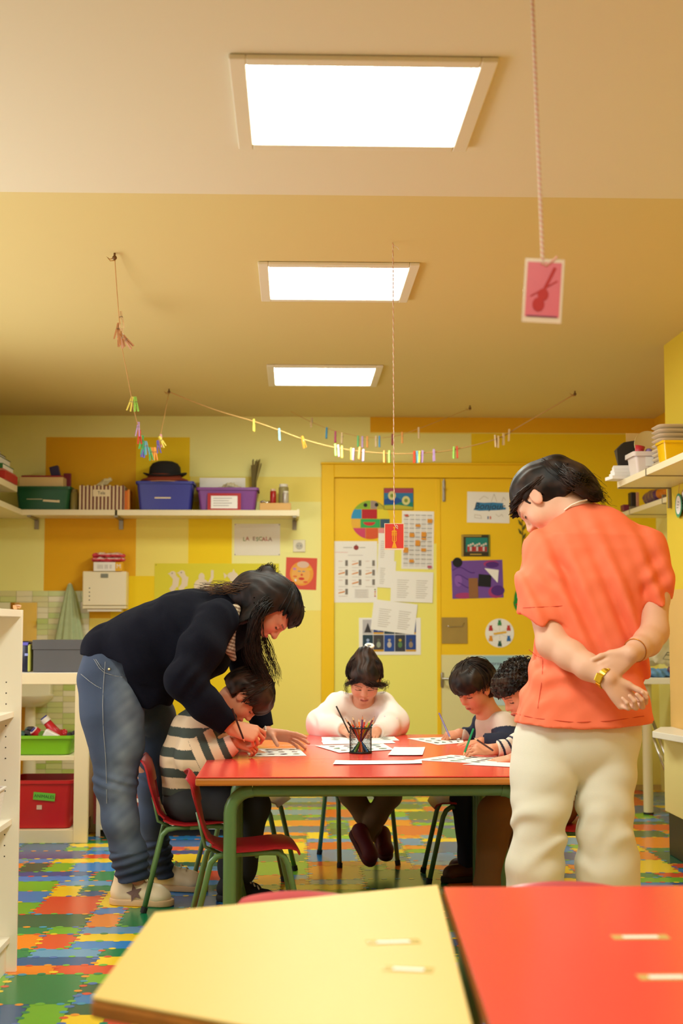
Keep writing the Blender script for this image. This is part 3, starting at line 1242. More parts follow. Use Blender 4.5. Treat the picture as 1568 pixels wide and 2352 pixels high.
def bin_(name, label, loc, w_, d_, h_, m, inm=None, taper=0.88, rim=0.012, rz=0.0, cat='bin', group=None, lip=0.02, th=0.003):
    """open plastic tub with a folded rim; origin at its base centre"""
    t = thing(name, label, cat, loc, rz, group)
    def ring(wx, wy, z, r, n=5):
        pts = []
        for (cx, cy, a0) in ((wx - r, wy - r, 0), (-wx + r, wy - r, math.pi / 2), (-wx + r, -wy + r, math.pi), (wx - r, -wy + r, 1.5 * math.pi)):
            for k in range(n):
                a = a0 + k / (n - 1) * math.pi / 2
                pts.append((cx + r * math.cos(a), cy + r * math.sin(a), z))
        return pts
    wx, wy = w_ / 2, d_ / 2
    r = min(wx, wy) * 0.18
    bx, by = wx * taper, wy * taper
    rows = [ring(bx - th, by - th, th * 1.5, r), ring(wx - th, wy - th, h_, r), ring(wx, wy, h_, r), ring(bx, by, 0.004, r), ring(bx - 0.006, by - 0.006, 0, r)]
    b = MB().use(m)
    b.grid(rows, close_u=True)
    b.poly(ring(bx - th, by - th, th * 1.5, r))
    b.poly(ring(bx - 0.006, by - 0.006, 0, r), flip=True)
    b.build('tub', None, t, smooth=True, ang=35)
    b = MB().use(m)
    b.grid([ring(wx - th, wy - th, h_ + 0.001, r), ring(wx + rim, wy + rim, h_ + 0.001, r), ring(wx + rim, wy + rim, h_ - lip, r), ring(wx + rim - 0.003, wy + rim - 0.003, h_ - lip, r), ring(wx + rim - 0.003, wy + rim - 0.003, h_ - 0.002, r), ring(wx - th, wy - th, h_ - 0.002, r)], close_u=True, close_v=True)
    b.build('rim', None, t, smooth=True, ang=35)
    return t


LIME = mat('lime bin plastic', (122, 184, 24), 0.35)
BRED = mat('red bin plastic', (186, 22, 28), 0.32)
gx0, gx1 = P(20, 1690, SY).x, P(166, 1690, SY).x
zr = P(100, 1692, SY).z
gb = bin_('storage_bin', 'lime green tray of toys on the middle shelf', ((gx0 + gx1) / 2, SY + 0.20, z_s + 0.001), gx1 - gx0, 0.33, zr - z_s, LIME, taper=0.86, rim=0.008, lip=0.014)
zr2 = P(100, 1795, SY).z
rb_ = bin_('storage_bin', 'deep red bin marked ANIMALES on the bottom shelf', ((gx0 + gx1) / 2, SY + 0.20, z_b + 0.001), gx1 - gx0, 0.33, zr2 - z_b, BRED, taper=0.9, rim=0.008, lip=0.016)
# its labels
lp = P(101, 1830, SY + 0.03)
l_ = rb_.location
lab = MB().use(mat('green label paper', (96, 176, 44), 0.6)).box(-0.054, 0.054, -0.001, 0, -0.019, 0.019, rot=Matrix.Rotation(RAD(5), 4, 'Y')).build('name_label', None, rb_, loc=(lp.x - l_.x, -0.33 / 2 + 0.0005, lp.z - l_.z))
text('lettering', 'ANIMALES', 0.022, lab, (0, -0.0015, 0), (math.pi / 2, RAD(5), 0), mat('dark marker ink', (30, 40, 20), 0.6))
lp = P(89, 1855, SY + 0.03)
MB().use(mat('beige sticker', (206, 176, 150), 0.6)).box(-0.013, 0.013, -0.001, 0, -0.011, 0.011).build('sticker', None, rb_, loc=(lp.x - l_.x, -0.33 / 2 + 0.008, lp.z - l_.z))

# toys in the lime tray
gl = gb.location
TR, TW, TBk, TBl = mat('toy red', (190, 28, 36), 0.35), mat('toy white', (236, 226, 214), 0.4), mat('toy dark', (36, 26, 26), 0.5), mat('toy blue', (40, 56, 150), 0.4)
ty = thing('toy_car', 'red and white toy with blue caps sticking out of the lime tray', 'toy', (P(98, 1690, SY).x, SY + 0.12, z_s + 0.045))
R_ = Matrix.Rotation(RAD(28), 4, 'Y')
MB().use(TW).box(-0.04, 0.04, -0.03, 0.03, 0.012, 0.075, bev=0.008, rot=R_).build('body', None, ty)
MB().use(TR).tube([(-0.01, 0.03, 0.12), (0.03, 0.03, 0.07), (0.08, 0.03, 0.02)], [0.02, 0.026, 0.03], n=14).build('arm', None, ty, smooth=True)
b = MB().use(TW).cyl((-0.005, 0.03, 0.115), (-0.02, 0.028, 0.135), 0.024, n=18)
c_ = b.build('cap', None, ty, smooth=True, ang=40)
MB().use(TBl).cyl((-0.0195, 0.027, 0.1345), (-0.023, 0.026, 0.139), 0.019, n=18).build('cap_disc', None, c_)
b = MB().use(TR).cyl((-0.045, -0.02, 0.06), (-0.06, -0.025, 0.075), 0.026, n=18)
c_ = b.build('wheel', None, ty, smooth=True, ang=40)
MB().use(TW).cyl((-0.06, -0.025, 0.075), (-0.064, -0.027, 0.079), 0.022, n=18).build('wheel_ring', None, c_)
MB().use(TBl).cyl((-0.064, -0.028, 0.079), (-0.067, -0.029, 0.082), 0.015, n=18).build('wheel_disc', None, c_)
MB().use(TBk).box(0.008, 0.022, -0.0325, -0.03, 0.03, 0.04, rot=R_).build('window', None, ty)
for i, (px, m, lb) in enumerate(((66, TBk, 'dark brown toy block at the back of the lime tray'), (74, TR, 'round red toy wheel at the left of the lime tray'), (142, TR, 'red toy beads heaped at the right of the lime tray'), (54, mat('toy green', (30, 80, 60), 0.4), 'dark green toy piece at the left edge of the lime tray'), (158, TBk, 'black toy piece at the right end of the lime tray'))):
    q = P(px, 1682, SY + 0.14)
    b = MB().use(m)
    if 'wheel' in lb:
        b.lathe([(0.008, -0.008), (0.024, -0.01), (0.027, 0), (0.024, 0.01), (0.008, 0.008)], rot=Matrix.Rotation(RAD(80), 3, 'X'), n=18)
    elif 'beads' in lb:
        for k in range(6):
            b.sphere((rr.uniform(-.03, .03), rr.uniform(-.03, .03), rr.uniform(-.01, .02)), 0.016, n=8)
    else:
        b.box(-0.03, 0.03, -0.03, 0.03, -0.02, 0.025, bev=0.008, rot=Matrix.Rotation(0.4 + i, 4, 'Y'))
        b.box(-0.015, 0.02, -0.02, 0.02, 0.015, 0.045, bev=0.006, rot=Matrix.Rotation(0.2 * i, 4, 'Y'))
    tag(b.build('toy', None, None, loc=(q.x, SY + 0.17, z_s + 0.075 + (0.015 if i != 4 else 0)), smooth=True, ang=40), lb, 'toy')
# grey box, dark packs and papers on top of the shelf frame
gz = pz + 0.004
gxa, gxb = P(76, 1500, SY + 0.06).x, P(210, 1500, SY + 0.06).x
zt = P(100, 1470, SY + 0.06).z
grey = mat('charcoal cardboard', (86, 84, 84), 0.7, var=0.04, vscale=6)
gbx = thing('storage_box', 'long charcoal lidded box on top of the open shelf unit', 'box', ((gxa + gxb) / 2, SY + 0.2, gz))
hw = (gxb - gxa) / 2
MB().use(grey).box(-hw, hw, -0.135, 0.135, 0, (zt - gz) * 0.75, bev=0.002).build('box_body', None, gbx)
MB().use(grey).box(-hw - 0.005, hw + 0.005, -0.14, 0.14, (zt - gz) * 0.7, zt - gz, bev=0.002).build('lid', None, gbx)
NAVYF = mat('navy foil pack', (26, 26, 52), 0.25)
for i, (px, wv, h_) in enumerate(((57, 0.045, 0.155), (66, 0.02, 0.14))):
    q = P(px, 1535, SY + 0.08)
    pk = thing('snack_pack', 'upright navy foil pack beside the charcoal box' if i == 0 else 'thin lime edged pack between the navy pack and the charcoal box', 'packet', (q.x, SY + 0.12, gz))
    MB().use(NAVYF if i == 0 else mat('lime foil', (190, 190, 90), 0.4)).box(-wv / 2, wv / 2, -0.05, 0.05, 0, h_, bev=0.009, seg=3).build('pouch', None, pk, smooth=True, ang=60)
    if i == 0:
        MB().use(mat('violet foil', (96, 88, 190), 0.3)).box(-wv / 2 + 0.004, wv / 2 - 0.006, -0.053, -0.045, h_ - 0.022, h_ - 0.006, bev=0.002).build('top_seal', None, pk)
        MB().use(mat('pack print pale', (150, 160, 220), 0.4)).box(0.0, wv / 2 - 0.006, -0.052, -0.048, h_ * 0.52, h_ * 0.6).build('pack_print', None, pk)
b = MB().use(PAPER).box(-0.3, 0.3, -0.02, 0.14, 0, 0.0012, rot=Matrix.Rotation(RAD(1.2), 4, 'Z'))
tag(b.build('paper_sheet', None, None, loc=((gxa + gxb) / 2 - 0.05, SY + 0.02, pz + 0.0005)), 'loose white papers under the charcoal box on the shelf unit', 'paper')

# ---- low white cabinet behind the bent person's legs
cx0 = max(P(207, 1920, 7.43).x, SX + 0.012)
cz1 = P(250, 1690, 7.43).z
lc = thing('low_cabinet', 'low white cabinet open at the front behind the bent person', 'cabinet', (cx0, 7.43, 0))
CW = 0.72
MB().use(IV).box(0, 0.022, 0, 0.4, 0.0, cz1, bev=0.002).build('side_panel', None, lc)
MB().use(IV).box(CW - 0.022, CW, 0, 0.4, 0.0, cz1, bev=0.002).build('side_panel', None, lc)
MB().use(IV).box(0.022, CW - 0.022, 0, 0.4, cz1 - 0.022, cz1, bev=0.002).build('top_panel', None, lc)
zsh = P(250, 1762, 7.43).z
MB().use(IV).box(0.022, CW - 0.022, 0.0, 0.012, zsh, cz1 - 0.023, bev=0.002).build('front_panel', None, lc)
MB().use(IV).box(0.022, CW - 0.022, 0.0, 0.4, 0.035, 0.055, bev=0.002).build('bottom_panel', None, lc)
MB().use(mat('dark kick board', (28, 24, 22), 0.8)).box(0.022, CW - 0.022, 0.02, 0.03, 0.0, 0.035).build('plinth', None, lc)  # dark board set back below the bottom panel
MB().use(mat('hardboard back', (150, 134, 112), 0.7)).box(0.0, CW, 0.4, 0.405, 0.0, cz1).build('back_panel', None, lc)
ROSE = mat('rose paper', (176, 86, 84), 0.7)
for i, (px, wv, hv, m, lb) in enumerate(((224, 0.055, 0.29, ROSE, 'tall rose folder in the low white cabinet'), (246, 0.03, 0.26, mat('mint card', (196, 208, 186), 0.6), 'mint folder next to the rose one in the low cabinet'),
                                         (311, 0.05, 0.16, mat('terracotta carton', (196, 96, 84), 0.7), 'terracotta carton with a pale label in the low cabinet'))):
    q = P(px, 1900, 7.46)
    b = MB().use(m)
    b.box(-wv / 2, wv / 2, 0.03, 0.3, 0, hv, bev=0.003)
    o = tag(b.build('folder', None, None, loc=(q.x, 7.46, 0.056)), lb, 'folder')
    if i == 2:
        MB().use(PAPER).box(-0.012, 0.016, 0.027, 0.0305, hv - 0.05, hv - 0.03).build('label_patch', None, o)
for i, (px, c) in enumerate(((309, (236, 130, 40)), (318, (240, 190, 60)), (314, (214, 120, 140)))):
    q = P(px, 1890, 7.44)
    o = MB().use(mat('toy craft %d' % i, c, 0.5)).box(-0.02, 0.02, -0.015, 0.015, 0, 0.05, bev=0.006).box(-0.012, 0.014, -0.01, 0.01, 0.045, 0.075, bev=0.005).build('craft_toy', None, None, loc=(q.x, 7.445, 0.056 + (0.0 if i != 1 else 0.0)))
    tag(o, ['orange craft toy at the front of the low cabinet', 'yellow craft toy right of the orange one in the low cabinet', 'pink craft toy in front in the low cabinet'][i], 'toy')

# ---- wash basin, mirror, towel, towel dispenser
WHC = mat('white ceramic', (236, 228, 204), 0.15)
bs = P(95, 1602, 9.0)
wbn = thing('wash_basin', 'white wash basin on a pedestal seen through the shelf unit', 'basin', (-1.70, 9.2, 0))
zb = P(95, 1600, 9.0).z
b = MB().use(WHC)
b.lathe([(0.02, zb - 0.075), (0.10, zb - 0.07), (0.16, zb - 0.03), (0.175, zb), (0.165, zb + 0.003), (0.15, zb - 0.01), (0.1, zb - 0.05), (0.0, zb - 0.06)], n=28)
b.build('bowl', None, wbn, smooth=True, ang=50)
MB().use(WHC).tube([(0.02, 0.02, 0), (0.02, 0.02, zb - 0.06)], [0.045, 0.032], n=16).build('pedestal', None, wbn, smooth=True, ang=50)
MB().use(WHC).box(-0.2, 0.13, 0.10, 0.205, zb - 0.03, zb + 0.075, bev=0.008).build('splash_back', None, wbn)
b = MB().use(CHROME).tube([(0, 0.13, zb), (0, 0.13, zb + 0.12), (0, 0.09, zb + 0.15), (0, 0.05, zb + 0.13)], 0.009, n=10)
b.build('tap', None, wbn, smooth=True)
ma, mb_ = P(-40, 1384, WY), P(88, 1478, WY)
mr = thing('wall_mirror', 'frameless mirror above the basin reflecting an orange door', 'mirror', ((ma.x + mb_.x) / 2, WY - 0.005, (ma.z + mb_.z) / 2 - 0.05))
hw, hh = (mb_.x - max(ma.x, XL + 0.01)) / 2, (ma.z - mb_.z) / 2 + 0.05
MB().use(mat('mirror glass', (235, 235, 230), 0.02, metal=1.0)).box(-hw, hw, -0.006, -0.001, -hh, hh).build('mirror_glass', None, mr)
# towel on a hook
th_ = P(163, 1345, WY)
tw_ = thing('hanging_towel', 'pale mint towel hanging from a hook over the tiles', 'towel', (th_.x, WY, th_.z))
hk = MB().use(WHC).cyl((0, -0.002, 0), (0, -0.04, 0.004), 0.006, n=8).sphere((0, -0.042, 0.006), 0.01, n=8)
hk.build('hook', None, tw_, smooth=True)
TL = P(163, 1480, WY).z - th_.z
rows = []
for i in range(16):
    f = i / 15
    wdt_ = 0.012 + 0.085 * f ** 0.8
    ring = []
    for k in range(48):
        a = 2 * math.pi * k / 48
        fold = 1 + 0.28 * f ** 0.5 * math.sin(a * 9 + 0.6 * f) + 0.1 * math.sin(a * 4 + 1)
        ring.append((math.cos(a) * wdt_ * fold, -0.045 - 0.028 * f + math.sin(a) * (0.012 + 0.02 * f) * fold, 0.008 + (TL * 1.35) * f))
    rows.append(ring)
MB().use(mat('mint terry cloth', (184, 200, 160), 0.95, var=0.05, vscale=30, bump=0.3, bscale=300)).grid(rows, close_u=True, cap=True).build('towel_cloth', None, tw_, smooth=True)
# dispenser
da, db = P(190, 1312, WY - 0.14), P(289, 1398, WY - 0.14)
ds = thing('towel_dispenser', 'white paper towel dispenser on the wall with a grey lock', 'dispenser', ((da.x + db.x) / 2, WY, db.z))
hw, hh = (db.x - da.x) / 2, da.z - db.z
DSP = mat('dispenser enamel', (240, 228, 196), 0.35)
MB().use(DSP).box(-hw, hw, -0.14, -0.002, 0.02, hh, bev=0.006).build('cover', None, ds)
MB().use(DSP).box(-hw, hw, -0.135, -0.002, 0.0, 0.018, bev=0.004).build('base_lip', None, ds)
MB().use(mat('grey lock', (128, 128, 112), 0.4)).box(-0.024, 0.024, -0.145, -0.139, hh - 0.042, hh - 0.016, bev=0.002).build('lock_plate', None, ds)
b = MB().use(RUB)
for k in range(4):
    b.cyl((-hw + 0.045, -0.1406, hh - 0.11 - k * 0.0255), (-hw + 0.045, -0.139, hh - 0.11 - k * 0.0255), 0.004, n=10)
b.build('sight_holes', None, ds)
MB().use(PAPER).box(-hw + 0.03, hw - 0.03, -0.12, -0.03, -0.018, -0.002, bev=0.002).build('paper_tongue', None, ds)
zt = da.z
b = MB().use(PAPER).box(-0.1, 0.04, -0.09, 0.02, 0, 0.058, bev=0.001)
bx_ = b.build('towel_carton', None, None, loc=((da.x + db.x) / 2 + 0.03, WY - 0.06, zt + 0.001))
tag(bx_, 'small white and yellow carton on top of the towel dispenser', 'box')
MB().use(mat('carton yellow', (240, 180, 20), 0.5)).box(0.0405, 0.085, -0.09, 0.02, 0, 0.058, bev=0.001).build('yellow_panel', None, bx_)
text('lettering', 'M', 0.04, bx_, (0.062, -0.091, 0.03), FACE_CAM, PAPER)
text('lettering', '||||| ||| ||', 0.03, bx_, (-0.03, -0.0912, 0.03), FACE_CAM, mat('grey print', (170, 165, 160), 0.6))
for k in range(2):
    cl = Body()
    for q in range(7):
        cl.ell((-0.085 + q * 0.028, rr.uniform(-.01, .01), rr.uniform(-.003, .004)), (0.024, 0.045, 0.013), k=0.012)
    cl.disp(lambda p, d: d + 0.004 * wob(p, 0.03, 3))
    def ccol(V):
        f = (wob(V, 0.05, 5) > 0.1)[:, None]
        top = (V[:, 2] > 0.004)[:, None]
        return np.where(top & ~f, np.array(lin((236, 216, 206))), np.array(lin((214, 70, 84))))
    o = cl.build('folded_cloth', 0.004, vmat('printed cotton', 0.9), None, ccol)
    o.location = (bx_.location.x - 0.012, WY - 0.09, zt + 0.059 + 0.017 + k * 0.03)
    tag(o, ['folded pink and white cloth, lower of the two on the dispenser carton', 'folded pink and white cloth, upper of the two on the dispenser carton'][k], 'cloth')
# pinkish notice below the dispenser
npz = P(226, 1470, WY)
b = MB().use(mat('pink notice paper', (224, 190, 176), 0.7)).box(-0.07, 0.07, -0.0015, 0, -0.09, 0.09)
o = tag(b.build('notice_sheet', None, None, loc=(npz.x, WY - 0.001, npz.z - 0.03)), 'pinkish notice taped to the wall below the towel dispenser', 'paper')
printed('print', [rect(-0.05, 0.06 - 0.03 * k, 0.02, 0.064 - 0.03 * k, (190, 150, 150)) for k in range(4)], o, lambda u, v, d: (u, -d - 0.001, v))
# ================================================================== SHELVES AND WHAT STANDS ON THEM
SHY = WY - 0.29                      # front edge of the long wall shelf
sz = P(400, 1171, SHY).z             # its top
sx0, sx1 = P(50, 1175, SHY).x, P(686, 1178, SHY).x
SHW = mat('shelf melamine', (240, 226, 190), 0.4)
BRK = mat('grey bracket', (150, 140, 118), 0.4, metal=0.5)


def bracket(t, x, y0, y1, zt, along='Y', drop=0.05, tip=0.0):
    b = MB().use(BRK)
    if along == 'Y':
        b.box(x - 0.012, x + 0.012, y0, y1, zt - 0.012, zt - 0.0005, bev=0.001)
        b.box(x - 0.014, x + 0.014, y1 - 0.01, y1, zt - drop - 0.06, zt - 0.012, bev=0.001)
        b.prism([(y1 - 0.012, zt - drop), (y1 - 0.012, zt - 0.012), (y0 + 0.02, zt - 0.012)], x - 0.002, x + 0.002, f=lambda u, v, w_: (w_, u, v))
    else:
        b.box(y0, y1, x - 0.012, x + 0.012, zt - 0.012, zt - 0.0005, bev=0.001)
        xe = y1
        b.box(xe - 0.01, xe, x - 0.014, x + 0.014, zt - drop - 0.06, zt - 0.012, bev=0.001)
    return b.build('bracket', None, t)


ws = thing('wall_shelf', 'long cream shelf on the back wall carrying the coloured bins', 'shelf', ((sx0 + sx1) / 2, WY, sz))
ox = (sx0 + sx1) / 2
ST = 0.036
xj = P(266, 1175, SHY).x
MB().use(SHW).box(sx0 - ox, xj - 0.008 - ox, -0.29, -0.002, -ST, 0, bev=0.002).build('shelf_board', None, ws)
MB().use(SHW).box(xj + 0.008 - ox, sx1 - ox, -0.29, -0.002, -ST, 0, bev=0.002).build('shelf_board', None, ws)
for px in (66, 266, 676):
    bracket(ws, P(px, 1180, SHY).x - ox, -0.285, 0.0, -ST, drop=0.012)
MB().use(SHW).box(sx1 - ox - 0.012, sx1 - ox + 0.004, -0.294, -0.26, -ST - 0.004, 0.006, bev=0.002).build('end_cap', None, ws)


def xs_(px):
    return P(px, 1170, SHY).x


def zs_(py):
    return P(400, py, SHY).z


BGREEN = mat('dark green bin plastic', (14, 84, 48), 0.4)
BBLUE = mat('royal blue bin plastic', (52, 58, 156), 0.4)
BPURP = mat('purple bin plastic', (128, 64, 146), 0.4)
INK = mat('marker ink', (40, 36, 34), 0.7)
CREAMP = mat('cream label paper', (232, 214, 178), 0.7)


def shelf_bin(x0, x1, ytop, m, label, taper=0.9, lip=0.016):
    a, b = xs_(x0), xs_(x1)
    return bin_('storage_bin', label, ((a + b) / 2, SHY + 0.145, sz + 0.001), (b - a) - 0.016, 0.24, zs_(ytop) - sz, m, taper=taper, rim=0.008, lip=lip, group='coloured storage bins on the long wall shelf')


def bin_label(t, x0, x1, y0, y1, txt, m=CREAMP, tilt=0.0, size=None, ink=INK, shift=0.0):
    l = t.location
    a, b = P(x0, y0, SHY + 0.03), P(x1, y1, SHY + 0.03)
    hw, hh = (b.x - a.x) / 2, (a.z - b.z) / 2
    o = MB().use(m).box(-hw, hw, -0.001, 0.0, -hh, hh).build('name_label', None, t, loc=((a.x + b.x) / 2 - l.x, -0.12 + 0.0085 + shift, (a.z + b.z) / 2 - l.z), rot=(RAD(-4), RAD(tilt), 0))
    if txt:
        text('lettering', txt, size or hh * 1.2, o, (0, -0.0016, 0), FACE_CAM, ink, shear=0.2)
    return o


g1 = shelf_bin(30, 161, 1118, BGREEN, 'dark green storage bin with two handwritten labels on the shelf')
bin_label(g1, 61, 97, 1135, 1147, 'Juegos', size=0.026)
bin_label(g1, 99, 137, 1138, 1153, 'Medida', tilt=4, size=0.026)
b1 = shelf_bin(309, 444, 1105, BBLUE, 'royal blue storage bin under the black hat')
bin_label(b1, 355, 392, 1131, 1145, 'GORROS', size=0.024, ink=mat('red marker ink', (150, 50, 50), 0.6))
p1 = shelf_bin(449, 594, 1119, BPURP, 'purple storage bin with a red sign on the shelf')
rs = bin_label(p1, 477, 553, 1133, 1182, '', m=mat('red card', (176, 26, 34), 0.5), shift=-0.02)
pp = MB().use(PAPER).box(-0.085, 0.085, -0.002, -0.0012, -0.035, 0.047, bev=0.0).build('paper_patch', None, rs, loc=(0, 0, 0.004))
printed('print', [rect(-0.07, 0.03 - 0.016 * k, 0.05 - 0.02 * (k % 2), 0.033 - 0.016 * k, (150, 140, 140)) for k in range(4)], pp, lambda u, v, d: (u, -0.002 - d, v))

# --- things above / inside the bins
def sbox(name, label, cat, x0, x1, y0, y1, m, dep=0.18, yoff=0.05, base=None, bev=0.003, rz=0.0, parent=None):
    """box standing on the shelf, measured at its front face"""
    Yf = SHY + yoff
    a, b = P(x0, y0, Yf), P(x1, y1, Yf)
    z0 = base if base is not None else b.z
    o = MB().use(m).box(-(b.x - a.x) / 2, (b.x - a.x) / 2, 0, dep, 0, a.z - z0, bev=bev).build(name, None, parent, loc=((a.x + b.x) / 2, Yf, z0), rot=(0, 0, rz))
    if cat:
        tag(o, label, cat)
    return o


gt = zs_(1118)
bx = sbox('board_game', 'cream board game box with a dark red lid edge, on the green bin', 'box', 44, 144, 1094, 1118, mat('cream carton', (226, 196, 140), 0.6), base=gt + 0.003, dep=0.2)
MB().use(mat('maroon lid', (150, 24, 44), 0.5)).box(-0.125, 0.14, -0.004, 0.204, 0.062, 0.072, bev=0.002).build('lid', None, bx)
sbox('book', 'maroon book standing behind the violet pack on the green bin', 'book', 146, 162, 1087, 1118, mat('maroon cover', (130, 28, 56), 0.5), base=gt + 0.003, dep=0.03, yoff=0.2)
o = sbox('carton', 'dark violet carton leaning on the board game box', 'box', 118, 138, 1070, 1094, mat('dark violet card', (44, 34, 86), 0.5), base=gt + 0.077, dep=0.05, yoff=0.12)
o.rotation_euler = (0, RAD(-14), 0)
# striped basket
STR = mat('striped fabric', (206, 184, 150), 0.85)
a, b = xs_(178), xs_(284)
sbk = thing('fabric_basket', 'brown and cream striped fabric basket between the bins', 'basket', ((a + b) / 2, SHY + 0.13, sz + 0.001))
hw, hh = (b - a) / 2, zs_(1115) - sz
for k in range(24):
    x0 = -hw + 2 * hw * k / 24
    x1 = -hw + 2 * hw * (k + 1) / 24
    m_ = mat('stripe brown', (120, 72, 62), 0.9) if k % 2 else mat('stripe cream', (226, 206, 168), 0.9)
    MB().use(m_).box(x0 * 0.97, x1 * 0.97, -0.1, -0.094, 0, hh + 0.004 * math.sin(k * 1.7), bev=0.0008).build('stripe_panel', None, sbk)
MB().use(STR).box(-hw * 0.97, hw * 0.97, 0.09, 0.096, 0, hh).box(-hw * 0.97, -hw * 0.97 + 0.006, -0.094, 0.09, 0, hh).box(hw * 0.97 - 0.006, hw * 0.97, -0.094, 0.09, 0, hh).box(-hw * 0.96, hw * 0.96, -0.093, 0.089, 0, 0.005).build('basket_body', None, sbk)
MB().use(CREAMP).box(-0.055, 0.055, -0.1025, -0.101, hh * 0.55, hh * 0.83).build('name_label', None, sbk)
text('lettering', 'Tela', 0.028, sbk, (0, -0.1035, hh * 0.69), FACE_CAM, INK)
cl = Body()
cl.chain([((-0.03, 0, 0), 0.014), ((0.02, 0.0, 0.028), 0.016), ((0.05, 0, 0.045), 0.013)], k=0.02)
cl.disp(lambda p, d: d + 0.004 * wob(p, 0.03, 2))
o = cl.build('plastic_bag', 0.004, mat('crumpled clear bag', (222, 206, 160), 0.3), None)
o.location = ((a + b) / 2 - 0.01, SHY + 0.12, sz + hh + 0.004)
tag(o, 'crumpled pale bag poking out of the striped basket', 'bag')
# glass jars around the striped basket, orange books
def jar(label, px, ytop, r, m, lidm=None, yoff=0.1, base=None, name='jar'):
    q = P(px, 1170, SHY + yoff)
    base = sz + 0.001 if base is None else base
    h = P(px, ytop, SHY + yoff).z - base
    t = thing(name, label, 'jar', (q.x, SHY + yoff, base))
    MB().use(m).lathe([(r * 0.8, 0), (r, 0.006), (r, h * 0.82), (r * 0.75, h * 0.88), (r * 0.75, h * 0.9)], n=18, cap=True).build('jar_body', None, t, smooth=True, ang=40)
    if lidm:
        MB().use(lidm).lathe([(r * 0.85, h * 0.86), (r * 0.88, h * 0.87), (r * 0.88, h * 0.99), (r * 0.8, h)], n=18, cap=True).build('lid', None, t, smooth=True, ang=40)
    return t


jar('olive glass jar beside the dark green bin', 170, 1124, 0.026, mat('olive jar', (168, 150, 84), 0.25), mat('olive lid', (150, 130, 70), 0.4))
for i, px in enumerate((289, 295)):
    sbox('book', ['thin orange book leaning at the right of the striped basket', 'second thin orange book next to the blue bin'][i], 'book', px - 3, px + 2.4, 1127 - i * 3, 1170, mat('orange cover %d' % i, (236, 120 + 20 * i, 40), 0.5), base=sz + 0.001, dep=0.14, yoff=0.08)
# bowler hat on a brown hat
hz0 = zs_(1105) + 0.004
q = P(378, 1100, SHY + 0.14)
FELT = mat('black felt', (26, 24, 26), 0.9)
RUST = mat('rust felt', (140, 58, 34), 0.95)
h2 = thing('felt_hat', 'flat rust brown felt hat under the black bowler', 'hat', (q.x, q.y, hz0))
MB().use(RUST).lathe([(0.0, 0.0), (0.15, 0.0), (0.158, 0.008), (0.15, 0.018), (0.115, 0.03), (0.1, 0.056), (0.0, 0.06)], n=32).build('crown', None, h2, smooth=True, ang=60)
MB().use(mat('tan hat band', (206, 160, 120), 0.8)).lathe([(0.142, -0.004), (0.146, -0.004), (0.146, 0.006), (0.142, 0.006)], n=32).build('hat_band', None, h2, smooth=True)
h1 = thing('bowler_hat', 'black bowler hat on top of the blue bin', 'hat', (q.x + 0.002, q.y, hz0 + 0.045))
MB().use(FELT).lathe([(0.0, 0.095), (0.05, 0.093), (0.082, 0.08), (0.1, 0.055), (0.104, 0.02), (0.104, 0.0)], n=32).build('crown', None, h1, smooth=True, ang=70)
b_ = MB().use(FELT)
rows = [[(math.cos(2 * math.pi * k / 36) * r, math.sin(2 * math.pi * k / 36) * r, z_ + 0.014 * math.cos(4 * math.pi * k / 36) * (r - 0.09) / 0.05) for k in range(36)] for r, z_ in ((0.1, 0.0), (0.125, -0.006), (0.142, 0.0), (0.142, 0.005), (0.125, -0.001), (0.1, 0.006))]
b_.grid(rows, close_u=True).build('brim', None, h1, smooth=True, ang=70)
# purple bin contents
pt = zs_(1119)
sbox('paper_pad', 'white card sticking up at the back of the purple bin', 'paper', 458, 563, 1097, 1150, PAPER, dep=0.006, yoff=0.2, base=sz + 0.02)
cl = Body()
for k in range(9):
    cl.ell((-0.07 + 0.018 * k, rr.uniform(-.03, .03), rr.uniform(-.004, .012) + 0.02 * math.sin(k * 0.5)), (0.026, 0.04, 0.014), k=0.012)
cl.disp(lambda p, d: d + 0.006 * wob(p, 0.035, 1))
o = cl.build('plastic_bag', 0.004, mat('grey clear bag', (206, 194, 164), 0.25), None)
o.location = (xs_(530), SHY + 0.13, pt - 0.005)
tag(o, 'heap of clear plastic bags in the purple bin', 'bag')
br_ = thing('brush_bundle', 'upright bundle of dried grass stems behind the purple bin', 'dried grass', (xs_(580), SHY + 0.22, sz + 0.001))
b_ = MB().use(mat('dried stem', (126, 110, 62), 0.9))
for k in range(40):
    a0, r0 = rr.uniform(0, 6.28), rr.uniform(0, 0.014)
    top = (math.cos(a0) * r0 * 2.6 + 0.02, math.sin(a0) * r0 * 2, zs_(1045) - sz - rr.uniform(0, 0.05))
    b_.tube([(math.cos(a0) * r0, math.sin(a0) * r0, 0), (math.cos(a0) * r0 * 1.2 + 0.004, math.sin(a0) * r0, 0.2), top], [0.0015, 0.002, 0.004], n=5)
b_.build('stems', None, br_)
jz = sz + 0.001
tray = sbox('wooden_tray', 'small orange wooden tray at the end of the long shelf', 'tray', 596, 668, 1155, 1170, mat('tray wood', (220, 170, 96), 0.5), base=jz, dep=0.16, yoff=0.06)
tzz = jz + 0.0435
jar('tube of red glitter on the small wooden tray', 627, 1123, 0.02, mat('red glitter', (168, 26, 24), 0.3), mat('clear cap', (220, 190, 160), 0.3), base=tzz, name='glitter_jar')
jar('tall glass jar with silver bits on the wooden tray', 651, 1112, 0.033, mat('smoky glass', (150, 138, 92), 0.15), mat('white lid', (226, 220, 206), 0.4), base=tzz, yoff=0.13)
jar('small jar of silver glitter in front on the wooden tray', 656, 1128, 0.02, mat('silver glitter', (196, 190, 180), 0.25, metal=0.4), mat('white lid', (226, 220, 206), 0.4), base=tzz, yoff=0.08)
